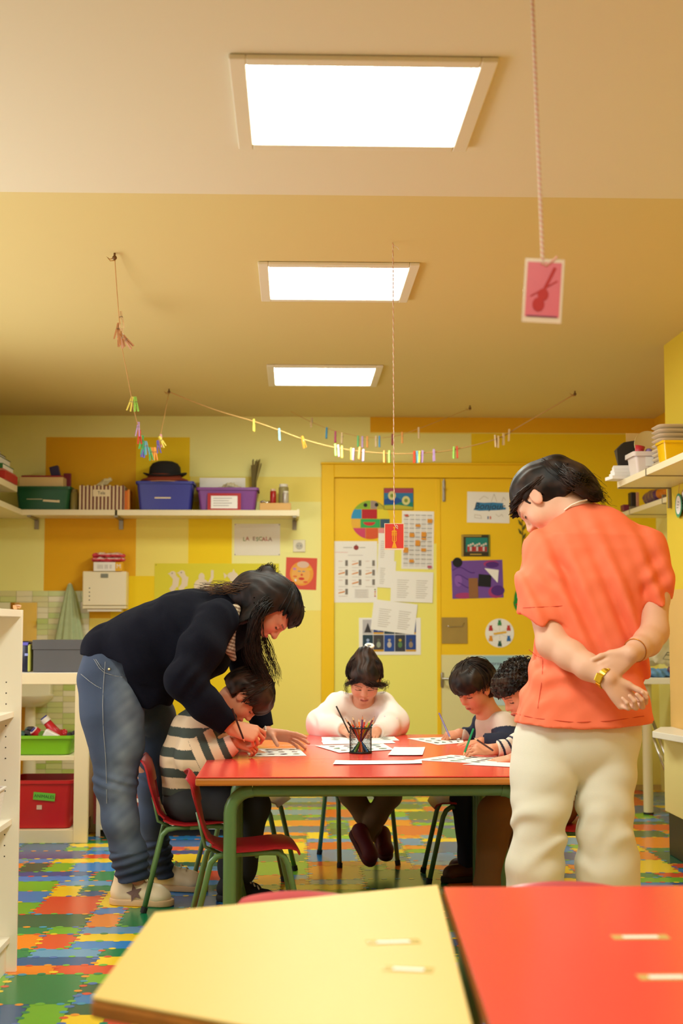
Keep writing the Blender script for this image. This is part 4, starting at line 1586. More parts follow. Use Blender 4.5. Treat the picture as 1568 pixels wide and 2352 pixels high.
o = MB().use(CHROME).tube([(-0.03, 0, 0.012), (-0.01, 0, 0.022), (0.01, 0, 0.01), (0.03, 0, 0.018)], 0.008, n=8).build('foil_scrap', None, None, loc=(xs_(608), SHY + 0.1, tzz), smooth=True)
tag(o, 'twist of silver foil at the left of the wooden tray', 'foil')

# ---- shelves on the left wall
LX = P(52, 1170, SHY).x
lsh = thing('wall_shelf', 'lower cream shelf on the left wall meeting the long shelf in the corner', 'shelf', (XL, 8.4, sz))
MB().use(SHW).box(0.002, LX - 0.004 - XL, -0.9, WY - 0.004 - 8.4, -ST, 0, bev=0.002).build('shelf_board', None, lsh)
up = PX(40, 1116, LX)
ush = thing('wall_shelf', 'upper cream shelf on the left wall with books and a red box', 'shelf', (XL, up.y - 0.6, up.z))
MB().use(SHW).box(0.002, LX - XL, -0.6, 0.6, -0.04, 0, bev=0.002).build('shelf_board', None, ush)
bracket(ush, 0.5, 0.24, 0.002, -0.04, along='X') if False else None
uy, uz = up.y, up.z


def left_box(name, label, cat, x0, x1, y0, y1, m, Yf, base, dep=0.3, rz=0.0, bev=0.003):
    a, b = P(x0, y0, Yf), P(x1, y1, Yf)
    x_l = XL + 0.01
    o = MB().use(m).box(-(b.x - x_l) / 2, (b.x - x_l) / 2, 0, dep, 0, a.z - base, bev=bev).build(name, None, None, loc=((b.x + x_l) / 2, Yf, base), rot=(0, 0, rz))
    return tag(o, label, cat)


Yb = uy - 0.42
rbx = left_box('red_box', 'red box with a rose lid on the upper left shelf', 'box', -30, 12, 1080, 1120, mat('red carton', (188, 40, 40), 0.5), Yb, uz + 0.001, dep=0.38)
bzz = P(10, 1080, Yb).z
MB().use(mat('rose lid', (206, 120, 110), 0.5)).box(-0.135, 0.137, -0.004, 0.385, bzz - uz - 0.001, bzz - uz + 0.011, bev=0.002).build('lid', None, rbx)
zc = bzz + 0.0125
for i, (hh, c, dx, lb) in enumerate(((0.033, (44, 120, 62), 0.02, 'green book lying on the rose lid of the red box'), (0.045, (26, 82, 56), 0.0, 'dark green thick book, second in the pile on the red box'), (0.03, (30, 28, 44), -0.03, 'navy book near the top of the pile on the red box'), (0.03, (214, 196, 160), -0.06, 'cream book on top of the pile on the red box'))):
    o = MB()
    hw = 0.125
    o.use(mat('book cover %d' % i, c, 0.45)).box(-hw, hw + dx, 0.0, 0.34, 0, 0.003, bev=0.0008).box(-hw, hw + dx, 0.0, 0.34, hh - 0.003, hh, bev=0.0008).box(-hw, hw + dx, 0.0, 0.003, 0, hh)
    o.use(PAPER).box(-hw + 0.003, hw + dx - 0.005, 0.003, 0.336, 0.003, hh - 0.003)
    tag(o.build('book', None, None, loc=(XL + 0.14, Yb + 0.01, zc)), lb, 'book')
    zc += hh + 0.0005
for i, (dx, wv, c, lb) in enumerate(((0.10, 0.05, (196, 50, 64), 'red book standing between the two left shelves'), (0.152, 0.03, (206, 104, 120), 'pink book standing between the two left shelves'), (0.205, 0.035, (170, 190, 204), 'pale blue book standing between the two left shelves'))):
    o = MB().use(mat('standing book %d' % i, c, 0.5)).box(-wv / 2, wv / 2, 0, 0.16, 0, 0.085, bev=0.002).build('book', None, None, loc=(XL + dx - 0.03, uy - 0.25, sz + 0.001))
    tag(o, lb, 'book')

# ================================================================== POSTERS ON THE BACK WALL AND DOOR
GREYP = (176, 168, 160)


def poster(name, label, cat, x0, x1, y0, y1, Y, m=PAPER, tilt=0.0, th=0.0012, z0=0.0):
    """flat sheet on the wall; returns (object, half width, half height)"""
    a, b = P(x0, y0, Y), P(x1, y1, Y)
    hw, hh = (b.x - a.x) / 2, (a.z - b.z) / 2
    o = MB().use(m).box(-hw, hw, -th, 0, -hh, hh).build(name, None, None, loc=((a.x + b.x) / 2, Y - z0, (a.z + b.z) / 2), rot=(0, RAD(tilt), 0))
    tag(o, label, cat)
    return o, hw, hh


def pr(o, shapes, name='print'):
    return printed(name, shapes, o, lambda u, v, d: (u, -d, v))


WP = WY - 0.0006
# laminated sheet LA ESCALA
o, hw, hh = poster('laminated_sheet', 'laminated white sheet with small coloured letters below the shelf end', 'poster', 538, 643, 1203, 1276, WP, mat('laminated paper', (236, 228, 214), 0.15))
for i, ch in enumerate('LA ESCALA'):
    text('lettering', ch, 0.036, o, (-0.086 + i * 0.0215, -0.0022, 0.002 + 0.003 * (i % 2)), FACE_CAM, mat('letter ink %d' % (i % 5), [(120, 140, 60), (170, 80, 50), (190, 60, 50), (150, 110, 90), (100, 130, 70)][i % 5], 0.6), bold=0.0006)
pr(o, [ell(sx * (hw - 0.006), sz2 * (hh - 0.006), 0.003, 0.003, (70, 50, 40), n=8) for sx in (-1, 1) for sz2 in (-1, 1)], 'pins')
# socket
sa = P(687, 1254, WP)
sk = thing('wall_socket', 'white wall socket right of the laminated sheet', 'socket', (sa.x, WP, sa.z))
MB().use(WHC).box(-0.041, 0.041, -0.01, 0, -0.041, 0.041, bev=0.004).build('plate', None, sk)
MB().use(mat('socket grey', (190, 184, 170), 0.4)).lathe([(0.024, 0), (0.022, 0.004), (0.0, 0.004)], n=20, rot=Matrix.Rotation(math.pi / 2, 3, 'X'), c=(0, -0.0095, 0)).build('socket_well', None, sk)
b_ = MB().use(mat('socket hole', (50, 46, 40), 0.6)).cyl((-0.0095, -0.0142, 0), (-0.0095, -0.013, 0), 0.003, n=8).cyl((0.0095, -0.0142, 0), (0.0095, -0.013, 0), 0.003, n=8)
b_.build('pin_holes', None, sk)
# orange clown-like picture
o, hw, hh = poster('child_painting', 'red sheet with a round yellow sun face beside the door frame', 'painting', 656, 727, 1281, 1354, WP, mat('red art card', (222, 84, 66), 0.7), tilt=2)
S = [ell(0.003, -0.0, 0.078, 0.08, (238, 160, 60), n=28), ell(-0.002, -0.005, 0.06, 0.062, (240, 176, 90), n=24), ell(0.01, 0.06, 0.04, 0.022, (226, 190, 170), n=16),
     rect(-0.022, 0.012, -0.004, 0.018, (120, 140, 160)), rect(0.006, 0.012, 0.024, 0.018, (120, 140, 160)), ell(0.004, -0.008, 0.007, 0.007, (206, 60, 50), n=12), ell(0.003, -0.034, 0.02, 0.009, (214, 60, 50), n=14),
     ell(-0.04, -0.02, 0.014, 0.006, (226, 110, 60), n=12), ell(0.03, -0.055, 0.016, 0.007, (226, 100, 60), n=12), ell(-0.036, -0.045, 0.007, 0.008, (230, 226, 226), n=12), ell(-0.045, 0.03, 0.012, 0.008, (206, 130, 190), n=12), ell(0.05, 0.03, 0.02, 0.008, (236, 190, 60), n=12)]
pr(o, S)
# seahorse panel
o, hw, hh = poster('animal_banner', 'long lime sheet with white cut-out sea animals on the wall', 'banner', 355, 640, 1294, 1420, WP, mat('lime paper', (226, 214, 50), 0.7), z0=0.0)
WC = (232, 214, 190)


def seahorse(cx, cz, s, flip=1):
    p = [ell(cx, cz + 0.055 * s, 0.021 * s, 0.02 * s, WC, n=14), ([(cx - flip * 0.034 * s, cz + 0.058 * s), (cx - flip * 0.012 * s, cz + 0.048 * s), (cx - flip * 0.012 * s, cz + 0.066 * s)], WC)]
    pts = [(cx + flip * 0.004 * s, cz + 0.045 * s), (cx + flip * 0.022 * s, cz + 0.02 * s), (cx + flip * 0.018 * s, cz - 0.015 * s), (cx - flip * 0.004 * s, cz - 0.045 * s), (cx + flip * 0.01 * s, cz - 0.07 * s), (cx + flip * 0.026 * s, cz - 0.058 * s)]
    ws_ = [0.032, 0.04, 0.032, 0.02, 0.014]
    for (a_, b_2, w_) in zip(pts[:-1], pts[1:], ws_):
        p += ln([a_, b_2], w_ * s, WC)
        p.append(ell(b_2[0], b_2[1], w_ * s * 0.45, w_ * s * 0.45, WC, n=10))
    p.append(ell(cx - flip * 0.004 * s, cz + 0.06 * s, 0.004 * s, 0.004 * s, (90, 80, 70), n=8))
    return p


S = seahorse(-0.29, 0.055, 1.0) + seahorse(-0.23, 0.06, 1.0)
S += [ell(-0.1, 0.03, 0.05, 0.05, WC, n=18), ell(-0.1, 0.09, 0.02, 0.028, WC, n=14)] + ln([(-0.06, 0.03), (-0.03, 0.09), (-0.03, 0.13)], 0.018, WC) + ln([(-0.13, 0.0), (-0.17, -0.05)], 0.02, WC) + ln([(-0.07, 0.0), (-0.04, -0.05)], 0.02, WC)
S += [ell(0.105, 0.10, 0.035, 0.024, WC, n=16), ([(0.07, 0.1), (0.045, 0.12), (0.05, 0.08)], WC), ([(0.1, 0.12), (0.11, 0.145), (0.125, 0.115)], WC), ell(0.105, 0.075, 0.02, 0.014, WC, n=12)]
S += [ell(0.23, 0.10, 0.022, 0.03, WC, n=14), ell(0.22, 0.06, 0.012, 0.04, WC, n=12), ([(0.24, 0.09), (0.27, 0.1), (0.245, 0.07)], WC)]
S += [ell(-0.36, -0.12, 0.04, 0.03, WC, n=14), ell(-0.2, -0.13, 0.05, 0.03, WC, n=14)]
pr(o, S)
pr(o, [ell(0.28, hh - 0.035, 0.003, 0.003, (90, 70, 20), n=8), ell(-hw + 0.01, hh - 0.01, 0.003, 0.003, (90, 70, 20), n=8)], 'pins')

# ---- left leaf of the door
YDp = YD - 0.0004
o, hw, hh = poster('round_collage', 'round patchwork face collage with a red mouth on the door', 'collage', 806, 895, 1147, 1241, YDp, mat('collage card', (226, 200, 40), 0.8))
rad = hw


def clipc(x0, y0, x1, y1, c):
    """rectangle clipped by the disc"""
    pts = []
    n = 8
    for (ax, ay, bx_2, by_2) in ((x0, y0, x1, y0), (x1, y0, x1, y1), (x1, y1, x0, y1), (x0, y1, x0, y0)):
        for k in range(n):
            x, y = ax + (bx_2 - ax) * k / n, ay + (by_2 - ay) * k / n
            r_ = math.hypot(x, y)
            if r_ > rad:
                x, y = x * rad / r_, y * rad / r_
            pts.append((x, y))
    return (pts, c)


# replace the square sheet by a disc
old = o.data
o.data = MB().use(mat('collage card', (226, 200, 40), 0.8)).lathe([(rad, 0), (rad, 0.002)], n=36, cap=True, rot=Matrix.Rotation(math.pi / 2, 3, 'X')).bm and old
dm_ = MB().use(mat('collage card', (226, 200, 40), 0.8)).lathe([(rad, -0.0), (rad, 0.0015)], n=36, cap=True, rot=Matrix.Rotation(math.pi / 2, 3, 'X'))
me_ = bpy.data.meshes.new('round_collage')
dm_.bm.to_mesh(me_)
dm_.bm.free()
me_.materials.append(mat('collage card', (226, 200, 40), 0.8))
o.data = me_
r1 = rad
rowsC = [((1.0, 0.55), [(-1, 0, (140, 180, 50)), (0, 0.35, (160, 140, 130)), (0.35, 1, (190, 180, 60))]),
         ((0.55, 0.05), [(-1, -0.45, (50, 150, 200)), (-0.45, 0.35, (186, 30, 40)), (0.35, 1, (230, 210, 50))]),
         ((0.05, -0.42), [(-1, -0.52, (236, 180, 60)), (-0.52, 0.5, (50, 170, 90)), (0.5, 1, (60, 90, 110))]),
         ((-0.42, -1.0), [(-1, -0.25, (210, 70, 110)), (-0.25, 0.4, (220, 90, 50)), (0.4, 1, (236, 150, 150))])]
S = []
for (v1, v0), cells in rowsC:
    for (u0, u1, c) in cells:
        S.append(clipc(u0 * rad + 0.001, v0 * rad + 0.001, u1 * rad - 0.001, v1 * rad - 0.001, c))
S += [ell(-0.26 * rad, 0.76 * rad, 0.013, 0.013, (26, 26, 28), n=16), ell(0.32 * rad, 0.78 * rad, 0.013, 0.013, (26, 26, 28), n=16), ell(-0.06 * rad, -0.12 * rad, 0.04, 0.024, (206, 50, 50), n=16, a0=math.pi, a1=2 * math.pi)]
pr(o, S)
o, hw, hh = poster('child_painting', 'small blue painting with two pale flowers at the top of the door', 'painting', 881, 949, 1121, 1171, YDp, mat('painting blue', (40, 120, 170), 0.7), z0=0.0018)
S = [rect(-hw, hh * 0.55, hw, hh, (170, 70, 90)), rect(-hw, -hh, hw, -hh * 0.3, (30, 130, 110)), ([(-hw, -hh), (hw, -hh), (hw, -hh * 0.75), (0, -hh * 0.55), (-hw, -hh * 0.6)], (190, 180, 50)),
     ([(-hw, -0.1 * hh), (-0.3 * hw, 0.3 * hh), (hw * 0.3, -0.2 * hh), (-hw * 0.2, -0.5 * hh), (-hw, -0.5 * hh)], (30, 80, 160)), ell(-0.45 * hw, 0.3 * hh, 0.026, 0.03, (214, 206, 140), n=18), ell(-0.45 * hw, 0.3 * hh, 0.012, 0.013, (130, 150, 60), n=14), ell(0.5 * hw, -0.15 * hh, 0.027, 0.03, (220, 210, 140), n=18), ell(0.5 * hw, -0.15 * hh, 0.012, 0.013, (130, 150, 60), n=14)]
S += [rect(-hw, -hh, -hw + 0.002, hh, (80, 60, 30)), rect(hw - 0.002, -hh, hw, hh, (80, 60, 30)), rect(-hw, hh - 0.002, hw, hh, (80, 60, 30)), rect(-hw, -hh, hw, -hh + 0.002, (80, 60, 30))]
pr(o, S)
# menu sheet
o, hw, hh = poster('menu_sheet', 'white menu sheet with an apple and rows of pictures on the door', 'poster', 766, 866, 1243, 1384, YDp)
S = [ell(0.005, hh * 0.79, 0.017, 0.016, (150, 60, 56), n=16), rect(0.004, hh * 0.86, 0.008, hh * 0.9, (90, 60, 40)), rect(-0.08, hh * 0.785, -0.02, hh * 0.8, (120, 112, 110)), rect(0.026, hh * 0.785, 0.066, hh * 0.8, (120, 112, 110)), rect(-hw + 0.01, hh * 0.63, -0.05, hh * 0.64, (220, 130, 120)), rect(-0.05, hh * 0.535, 0.05, hh * 0.545, (170, 160, 160))]
for r in range(4):
    for c in range(3):
        x = -hw * 0.78 + c * hw * 0.62
        y = hh * (0.28 - 0.31 * r)
        if r == 3 and c > 0:
            continue
        S += [rect(x + 0.045, y - 0.018, x + 0.062, y + 0.02, (130, 122, 116)), rect(x, y - 0.03, x + 0.06, y - 0.028, (190, 180, 176))]
        if (r + c) % 2 or c == 1:
            S += [([(x, y - 0.012), (x + 0.042, y - 0.002), (x + 0.042, y + 0.006), (x, y - 0.006)], (226, 140, 50))]
        S += [rect(x, y + 0.012, x + 0.028, y + 0.014, (200, 150, 140))]
S += [rect(-0.005, hh * -0.84, 0.085, -hh * 0.56, (226, 220, 216))] + [rect(0.0, -hh * (0.6 + 0.06 * k), 0.075, -hh * (0.61 + 0.06 * k), (170, 160, 160)) for k in range(4)]
S += [ell(hw * 0.9, -hh * (0.58 + 0.07 * k), 0.005, 0.005, [(110, 130, 60), (200, 90, 60), (220, 190, 60), (190, 60, 50)][k], n=10) for k in range(4)]
pr(o, S)
# school calendar
o, hw, hh = poster('calendar_sheet', 'tall white school calendar with orange cells on the door', 'calendar', 922, 996, 1174, 1307, YDp, tilt=1)
S = []
for r in range(12):
    for c in range(5):
        x, y = -hw * 0.9 + c * hw * 0.37, hh * (0.86 - 0.152 * r)
        S.append(rect(x, y - 0.0012, x + hw * 0.3, y + 0.002, (110, 104, 104)))
        for k in range(3):
            S.append(rect(x, y - 0.008 - 0.006 * k, x + hw * 0.3, y - 0.0065 - 0.006 * k, (206, 200, 196)))
for (r, c, h_) in ((0.7, 4, 1), (2, 2, 0.6), (4, 1, 1), (3.7, 3, 1.2), (5.6, 2, 1.4), (7.3, 0, 1.3), (7.4, 3, 0.8), (10.0, 1, 0.7), (5, 3, 0.5)):
    x, y = -hw * 0.9 + c * hw * 0.37, hh * (0.84 - 0.152 * r)
    S.append(rect(x, y - 0.026 * h_, x + hw * 0.3, y, (226, 150, 50)))
S += [ell(-hw * 0.72, hh * 0.84, 0.014, 0.008, (200, 90, 70), n=12), rect(hw * 0.62, -hh * 0.96, hw * 0.88, -hh * 0.88, (190, 90, 110))]
pr(o, S)
# loose lists
for i, (x0, x1, y0, y1, ti, zz, lb) in enumerate(((868, 906, 1225, 1290, 2, 0.0016, 'narrow white list half under the calendar on the door'), (866, 908, 1288, 1350, 3, 0.0028, 'white list pinned below the narrow one, left of the typed list'), (897, 994, 1313, 1383, 2, 0.004, 'wide typed list on white paper pinned under the calendar'), (854, 955, 1382, 1452, 7, 0.006, 'tilted typed list hanging over the film poster'))):
    o, hw, hh = poster('typed_list', lb, 'paper', x0, x1, y0, y1, YDp, tilt=ti, z0=zz)
    S = []
    for c in range(2 if i > 1 else 1):
        for k in range(9):
            xa = -hw * 0.7 + c * hw * 0.9
            S.append(rect(xa, hh * (0.4 - 0.14 * k), xa + hw * (0.55 - 0.06 * ((k * 7) % 3)), hh * (0.4 - 0.14 * k) + 0.0035, (196, 188, 180)))
    pr(o, S)
# film-like poster of small night pictures
o, hw, hh = poster('picture_poster', 'white poster with a row of small night pictures, under the tilted list', 'poster', 824, 966, 1419, 1504, YDp, z0=0.0015)
S = []
x0 = -hw * 0.88
wv = hw * 1.74 / 5
cs = [(56, 60, 74), (40, 70, 140), (44, 66, 80), (70, 66, 70), (40, 74, 150)]
for r in range(2):
    for k in range(5):
        a_, b_2 = x0 + wv * k, x0 + wv * (k + 1) - 0.003
        v1, v0 = (hh * 0.9, hh * 0.12) if r == 0 else (hh * 0.08, -hh * 0.82)
        if r == 0 and k == 0:
            S += [rect(a_, v0, b_2, v1, (190, 186, 190)), ([(a_ + 0.01, v0 + 0.01), (b_2 - 0.01, v0 + 0.01), ((a_ + b_2) / 2, v1 - 0.02)], (60, 56, 60))]
            continue
        S += [rect(a_, v0, b_2, v1, cs[(k + 2 * r) % 5]), ell((a_ + b_2) / 2, (v0 + v1) / 2 - 0.01, 0.014, 0.02, [(150, 130, 110), (120, 150, 210), (150, 160, 140), (196, 186, 180), (90, 130, 80)][(k + r) % 5], n=14), ell((a_ + b_2) / 2, (v0 + v1) / 2 + 0.02, 0.01, 0.009, [(90, 80, 70), (160, 180, 220), (90, 100, 90), (180, 170, 160), (200, 170, 60)][(k + r) % 5], n=12)]
        if k in (1, 4):
            S.append(rect(a_, v0, b_2, v0 + 0.012, (214, 160, 50)))
pr(o, S)
# ---- right leaf
o, hw, hh = poster('bonjour_sheet', 'white sheet with the word Bonjour on a blue brush stroke', 'poster', 1072, 1170, 1130, 1201, YDp, tilt=1)
BL = (60, 130, 180)
S = [([(-0.10, -0.018), (-0.06, -0.024), (0.08, -0.016), (0.115, -0.012), (0.12, 0.0), (0.095, 0.006), (0.1, 0.03), (0.03, 0.034), (-0.03, 0.03), (-0.08, 0.034), (-0.085, 0.0)], BL),
     rect(-0.005, -hh * 0.76, 0.003, -hh * 0.58, (60, 80, 150)), rect(0.003, -hh * 0.76, 0.011, -hh * 0.58, (240, 236, 230)), rect(0.011, -hh * 0.76, 0.019, -hh * 0.58, (206, 60, 50))]
GL = (200, 190, 180)
S += ln([(0.02, 0.04), (0.038, 0.09), (0.056, 0.04)], 0.003, GL) + ln([(-0.06, 0.05), (-0.03, 0.075), (0, 0.06)], 0.003, GL) + ln([(-0.09, -0.05), (-0.05, -0.055), (-0.045, -0.075), (-0.09, -0.07), (-0.09, -0.05)], 0.003, GL) + ln([(0.05, -0.045), (0.07, -0.06), (0.09, -0.045), (0.1, -0.06)], 0.003, GL) + ln([(0.09, 0.04), (0.1, 0.07), (0.115, 0.05)], 0.003, GL)
pr(o, S)
text('lettering', 'Bonjour', 0.062, o, (0.005, -0.003, 0.006), FACE_CAM, mat('navy ink', (36, 44, 60), 0.6), shear=0.25)
o, hw, hh = poster('group_picture', 'small dark framed picture of a crowd on a teal stage', 'picture', 1059, 1125, 1228, 1278, YDp, mat('dark picture', (50, 44, 26), 0.4), th=0.003)
S = [rect(-hw * 0.7, -hh * 0.6, hw * 0.84, hh * 0.72, (36, 130, 120)), rect(-hw * 0.6, -hh * 0.58, hw * 0.8, -hh * 0.1, (150, 70, 60))]
for k in range(9):
    x = -hw * 0.5 + k * hw * 0.15
    S += [ell(x, -hh * 0.02 + 0.006 * (k % 3), 0.007, 0.008, (220, 206, 196), n=10), rect(x - 0.006, -hh * 0.5, x + 0.006, -hh * 0.1, [(190, 60, 60), (214, 206, 206), (170, 50, 50)][k % 3])]
S += [rect(-hw, -hh, -hw * 0.86, hh, (180, 150, 70)), rect(hw * 0.9, -hh, hw, hh, (120, 130, 50)), rect(-hw * 0.4, -hh * 0.86, hw * 0.4, -hh * 0.76, (190, 160, 80)), rect(-hw * 0.95, hh * 0.8, hw * 0.4, hh * 0.95, (170, 140, 60))]
printed('print', S, o, lambda u, v, d: (u, -0.002 - d, v))
# purple collage
o, hw, hh = poster('purple_collage', 'purple painted sheet with a white triangle and a black square', 'collage', 1037, 1155, 1287, 1374, YDp, mat('purple paint', (116, 76, 160), 0.8), tilt=-1.5)
DP, PK = (86, 46, 130), (170, 60, 120)
S = [ell(hw * 0.55, hh * 0.8, 0.05, 0.022, PK, n=16), ell(hw * 0.6, hh * 0.75, 0.045, 0.02, DP, n=16), ell(hw * 0.7, -hh * 0.7, 0.05, 0.04, PK, n=16), ell(hw * 0.78, -hh * 0.62, 0.045, 0.035, DP, n=16), ell(-hw * 0.55, -hh * 0.85, 0.06, 0.02, PK, n=14), ell(-hw * 0.75, -hh * 0.05, 0.025, 0.04, (140, 92, 180), n=14)]
for k in range(3):
    S += ln([(hw * (-0.95 + 0.1 * k) + 0.045 * t, hh * (0.5 - 0.4 * k) + 0.02 * math.sin(t * 1.6 + k)) for t in [q * 0.4 for q in range(9)]], 0.006, DP)
pr(o, S)
q = MB().use(mat('black card', (24, 24, 28), 0.8)).box(-0.042, 0.042, -0.002, -0.0005, -0.04, 0.04, rot=Matrix.Rotation(RAD(6), 4, 'Y'))
q.build('card_square', None, o, loc=(hw * 0.28, -0.0016, -hh * 0.08))
MB().use(mat('brown card', (150, 100, 60), 0.8)).box(-0.031, 0.031, -0.002, -0.0005, -0.066, 0.066).build('card_strip', None, o, loc=(-hw * 0.17, -0.0016, -hh * 0.46))
MB().use(PAPER).prism([(-0.05, 0.045), (0.045, 0.03), (0.035, -0.055)], -0.0028, -0.0018, f=lambda u, v, w_: (u, w_, v)).build('card_triangle', None, o, loc=(hw * 0.58, -0.0014, hh * 0.22))
b_ = MB().use(mat('black card', (24, 24, 28), 0.8)).lathe([(0.032, 0), (0.032, 0.002)], n=28, cap=True, rot=Matrix.Rotation(math.pi / 2, 3, 'X'))
b_.build('card_disc', None, o, loc=(-hw * 0.76, -0.0014, hh * 0.92))
# kraft pocket with hook, wheel of cats
o, hw, hh = poster('kraft_pocket', 'square brown kraft pocket with a metal pin on the door', 'pocket', 1014, 1073, 1418, 1478, YDp, mat('kraft paper', (164, 134, 66), 0.8, var=0.05, vscale=12), th=0.004)
MB().use(CHROME).tube([(-0.055, -0.006, 0.03), (-0.03, -0.008, 0.024), (0.05, -0.008, 0.026), (0.065, -0.006, 0.05)], 0.003, n=8).build('metal_pin', None, o, smooth=True)
MB().use(mat('kraft paper', (164, 134, 66), 0.8)).box(-hw, hw, -0.0056, -0.004, -hh, hh * 0.55).build('pocket_front', None, o)
wc_ = P(1147, 1454, YDp)
wl = thing('cat_wheel', 'round white spinner with coloured cats on the door', 'wheel chart', (wc_.x, YDp, wc_.z))
rw = P(1180, 1454, YDp).x - wc_.x
dsk = MB().use(PAPER).lathe([(rw, 0), (rw, 0.0015)], n=36, cap=True, rot=Matrix.Rotation(math.pi / 2, 3, 'X')).build('disc', None, wl)
S = []
for k in range(6):
    a_ = k * math.pi / 3
    S += ln([(0, 0), (rw * math.sin(a_), rw * math.cos(a_))], 0.0015, (200, 190, 180))
for k, c in enumerate(((60, 140, 80), (196, 60, 60), (50, 110, 180), (50, 90, 80), (230, 150, 40), (190, 50, 50))):
    a_ = k * math.pi / 3
    x, y = 0.72 * rw * math.sin(a_), 0.72 * rw * math.cos(a_)
    S += [ell(x, y - 0.006, 0.013, 0.012, c, n=14), ell(x, y + 0.008, 0.009, 0.008, c, n=12), ([(x - 0.009, y + 0.012), (x - 0.003, y + 0.013), (x - 0.008, y + 0.021)], c), ([(x + 0.009, y + 0.012), (x + 0.003, y + 0.013), (x + 0.008, y + 0.021)], c), ell(x - 0.008, y - 0.016, 0.006, 0.004, c, n=8), ell(x + 0.008, y - 0.016, 0.006, 0.004, c, n=8)]
printed('print', S, dsk, lambda u, v, d: (u, -0.001 - d, v))
MB().use(mat('spinner yellow', (236, 180, 40), 0.6)).box(-0.04, 0.045, -0.004, -0.0026, -0.006, 0.006, rot=Matrix.Rotation(RAD(-8), 4, 'Y')).build('pointer', None, wl)
# plant twig and green pear partly hidden by the person in orange
t_ = P(1198, 1215, YDp)
tw = thing('dried_twig', 'dark dried twig fixed to the door behind the person in orange', 'twig', (t_.x, YDp - 0.004, t_.z))
b_ = MB().use(mat('dry leaf', (86, 84, 30), 0.8)).tube([(0, 0, -0.17), (0.004, -0.002, -0.06), (0, 0, 0.06)], [0.003, 0.0025, 0.0012], n=6)
b_.build('stem', None, tw)
for k in range(5):
    s_ = -1 if k % 2 else 1
    z_ = 0.05 - 0.03 * k
    MB().use(mat('dry leaf', (86, 84, 30), 0.8)).prism([(0, 0), (s_ * 0.018, 0.012), (s_ * 0.026, 0.045), (s_ * 0.008, 0.025)], -0.004, -0.002, f=lambda u, v, w_: (u, w_, v + z_)).build('leaf', None, tw)
t_ = P(1190, 1378, YDp)
o = MB().use(mat('green felt', (30, 140, 50), 0.8)).prism([(0.045 * math.cos(a_) * (1.0 if math.sin(a_) < 0 else 0.85), 0.082 * math.sin(a_)) for a_ in [k * 2 * math.pi / 28 for k in range(28)]], -0.003, 0, f=lambda u, v, w_: (u, w_, v)).build('felt_fruit', None, None, loc=(t_.x + 0.01, YDp - 0.001, t_.z))
tag(o, 'green felt fruit with a face on the door behind the person in orange', 'felt shape')
printed('print', [ell(-0.012, 0.02, 0.008, 0.01, (230, 226, 216), n=12), ell(-0.012, 0.02, 0.004, 0.005, (30, 30, 30), n=10), ell(-0.02, -0.03, 0.01, 0.006, (190, 40, 40), n=12)], o, lambda u, v, d: (u, -0.003 - d, v))
# blue French poster low on the right leaf
o, hw, hh = poster('blue_poster', 'pale blue poster reading apprends les behind the dark haired child', 'poster', 1080, 1205, 1506, 1620, YDp, mat('pale blue paper', (196, 220, 222), 0.7))
S = [([(-hw, hh * 0.55), (-hw * 0.5, hh * 0.98), (hw, hh * 0.98), (hw, hh * 0.45), (-hw * 0.2, hh * 0.4)], (160, 196, 206)), rect(-hw * 0.1, -hh * 0.3, hw * 0.3, hh * 0.3, (226, 206, 160)), ell(hw * 0.08, 0.0, 0.016, 0.018, (150, 90, 50), n=14), rect(hw * 0.4, -hh * 0.3, hw * 0.9, hh * 0.3, (206, 226, 226))]
pr(o, S)
text('lettering', "J'apprends les mots", 0.036, o, (hw * 0.3, -0.003, hh * 0.68), FACE_CAM, mat('slate ink', (86, 76, 110), 0.6), shear=0.2)
# ================================================================== CORDS, PEGS AND HANGING CARDS
TWINE = mat('jute twine', (206, 160, 96), 0.9)
PEGC = {'yellow': (240, 220, 90), 'lime': (160, 220, 90), 'lilac': (200, 160, 220), 'red': (224, 74, 50), 'green': (90, 190, 110), 'teal': (70, 180, 170), 'light blue': (130, 200, 230), 'violet': (110, 100, 200),
        'orange': (244, 160, 60), 'pink': (236, 170, 180), 'wooden': (226, 196, 150), 'blue': (60, 150, 200), 'magenta': (190, 60, 120), 'maroon': (150, 50, 60), 'brown': (190, 130, 80)}
PEGP = {}


def peg(colour, label, pt, rot, group):
    """clothes peg hanging from pt; jaws at the top"""
    if colour not in PEGP:
        m = mat('peg ' + colour, PEGC[colour], 0.5)
        t = thing('clothes_peg', label, 'clothes peg')
        for s in (-1, 1):
            MB().use(m).prism([(s * 0.0005, 0.006), (s * 0.0055, 0.006), (s * 0.0075, -0.02), (s * 0.0125, -0.066), (s * 0.007, -0.066), (s * 0.001, -0.024)], -0.005, 0.005, f=lambda u, v, w_: (u, w_, v)).build('jaw', None, t)
        MB().use(STEEL).tube([(-0.007, -0.006, -0.022), (-0.003, -0.0065, -0.018), (0.003, -0.0065, -0.018), (0.007, -0.006, -0.022), (0.007, 0.006, -0.022), (-0.007, 0.006, -0.022), (-0.007, -0.006, -0.022)], 0.0012, n=5).build('spring', None, t)
        PEGP[colour] = t
        o = t
    else:
        o = copy_tree(PEGP[colour])
    o.location = pt
    o.rotation_euler = rot
    return tag(o, label, 'clothes peg', group)


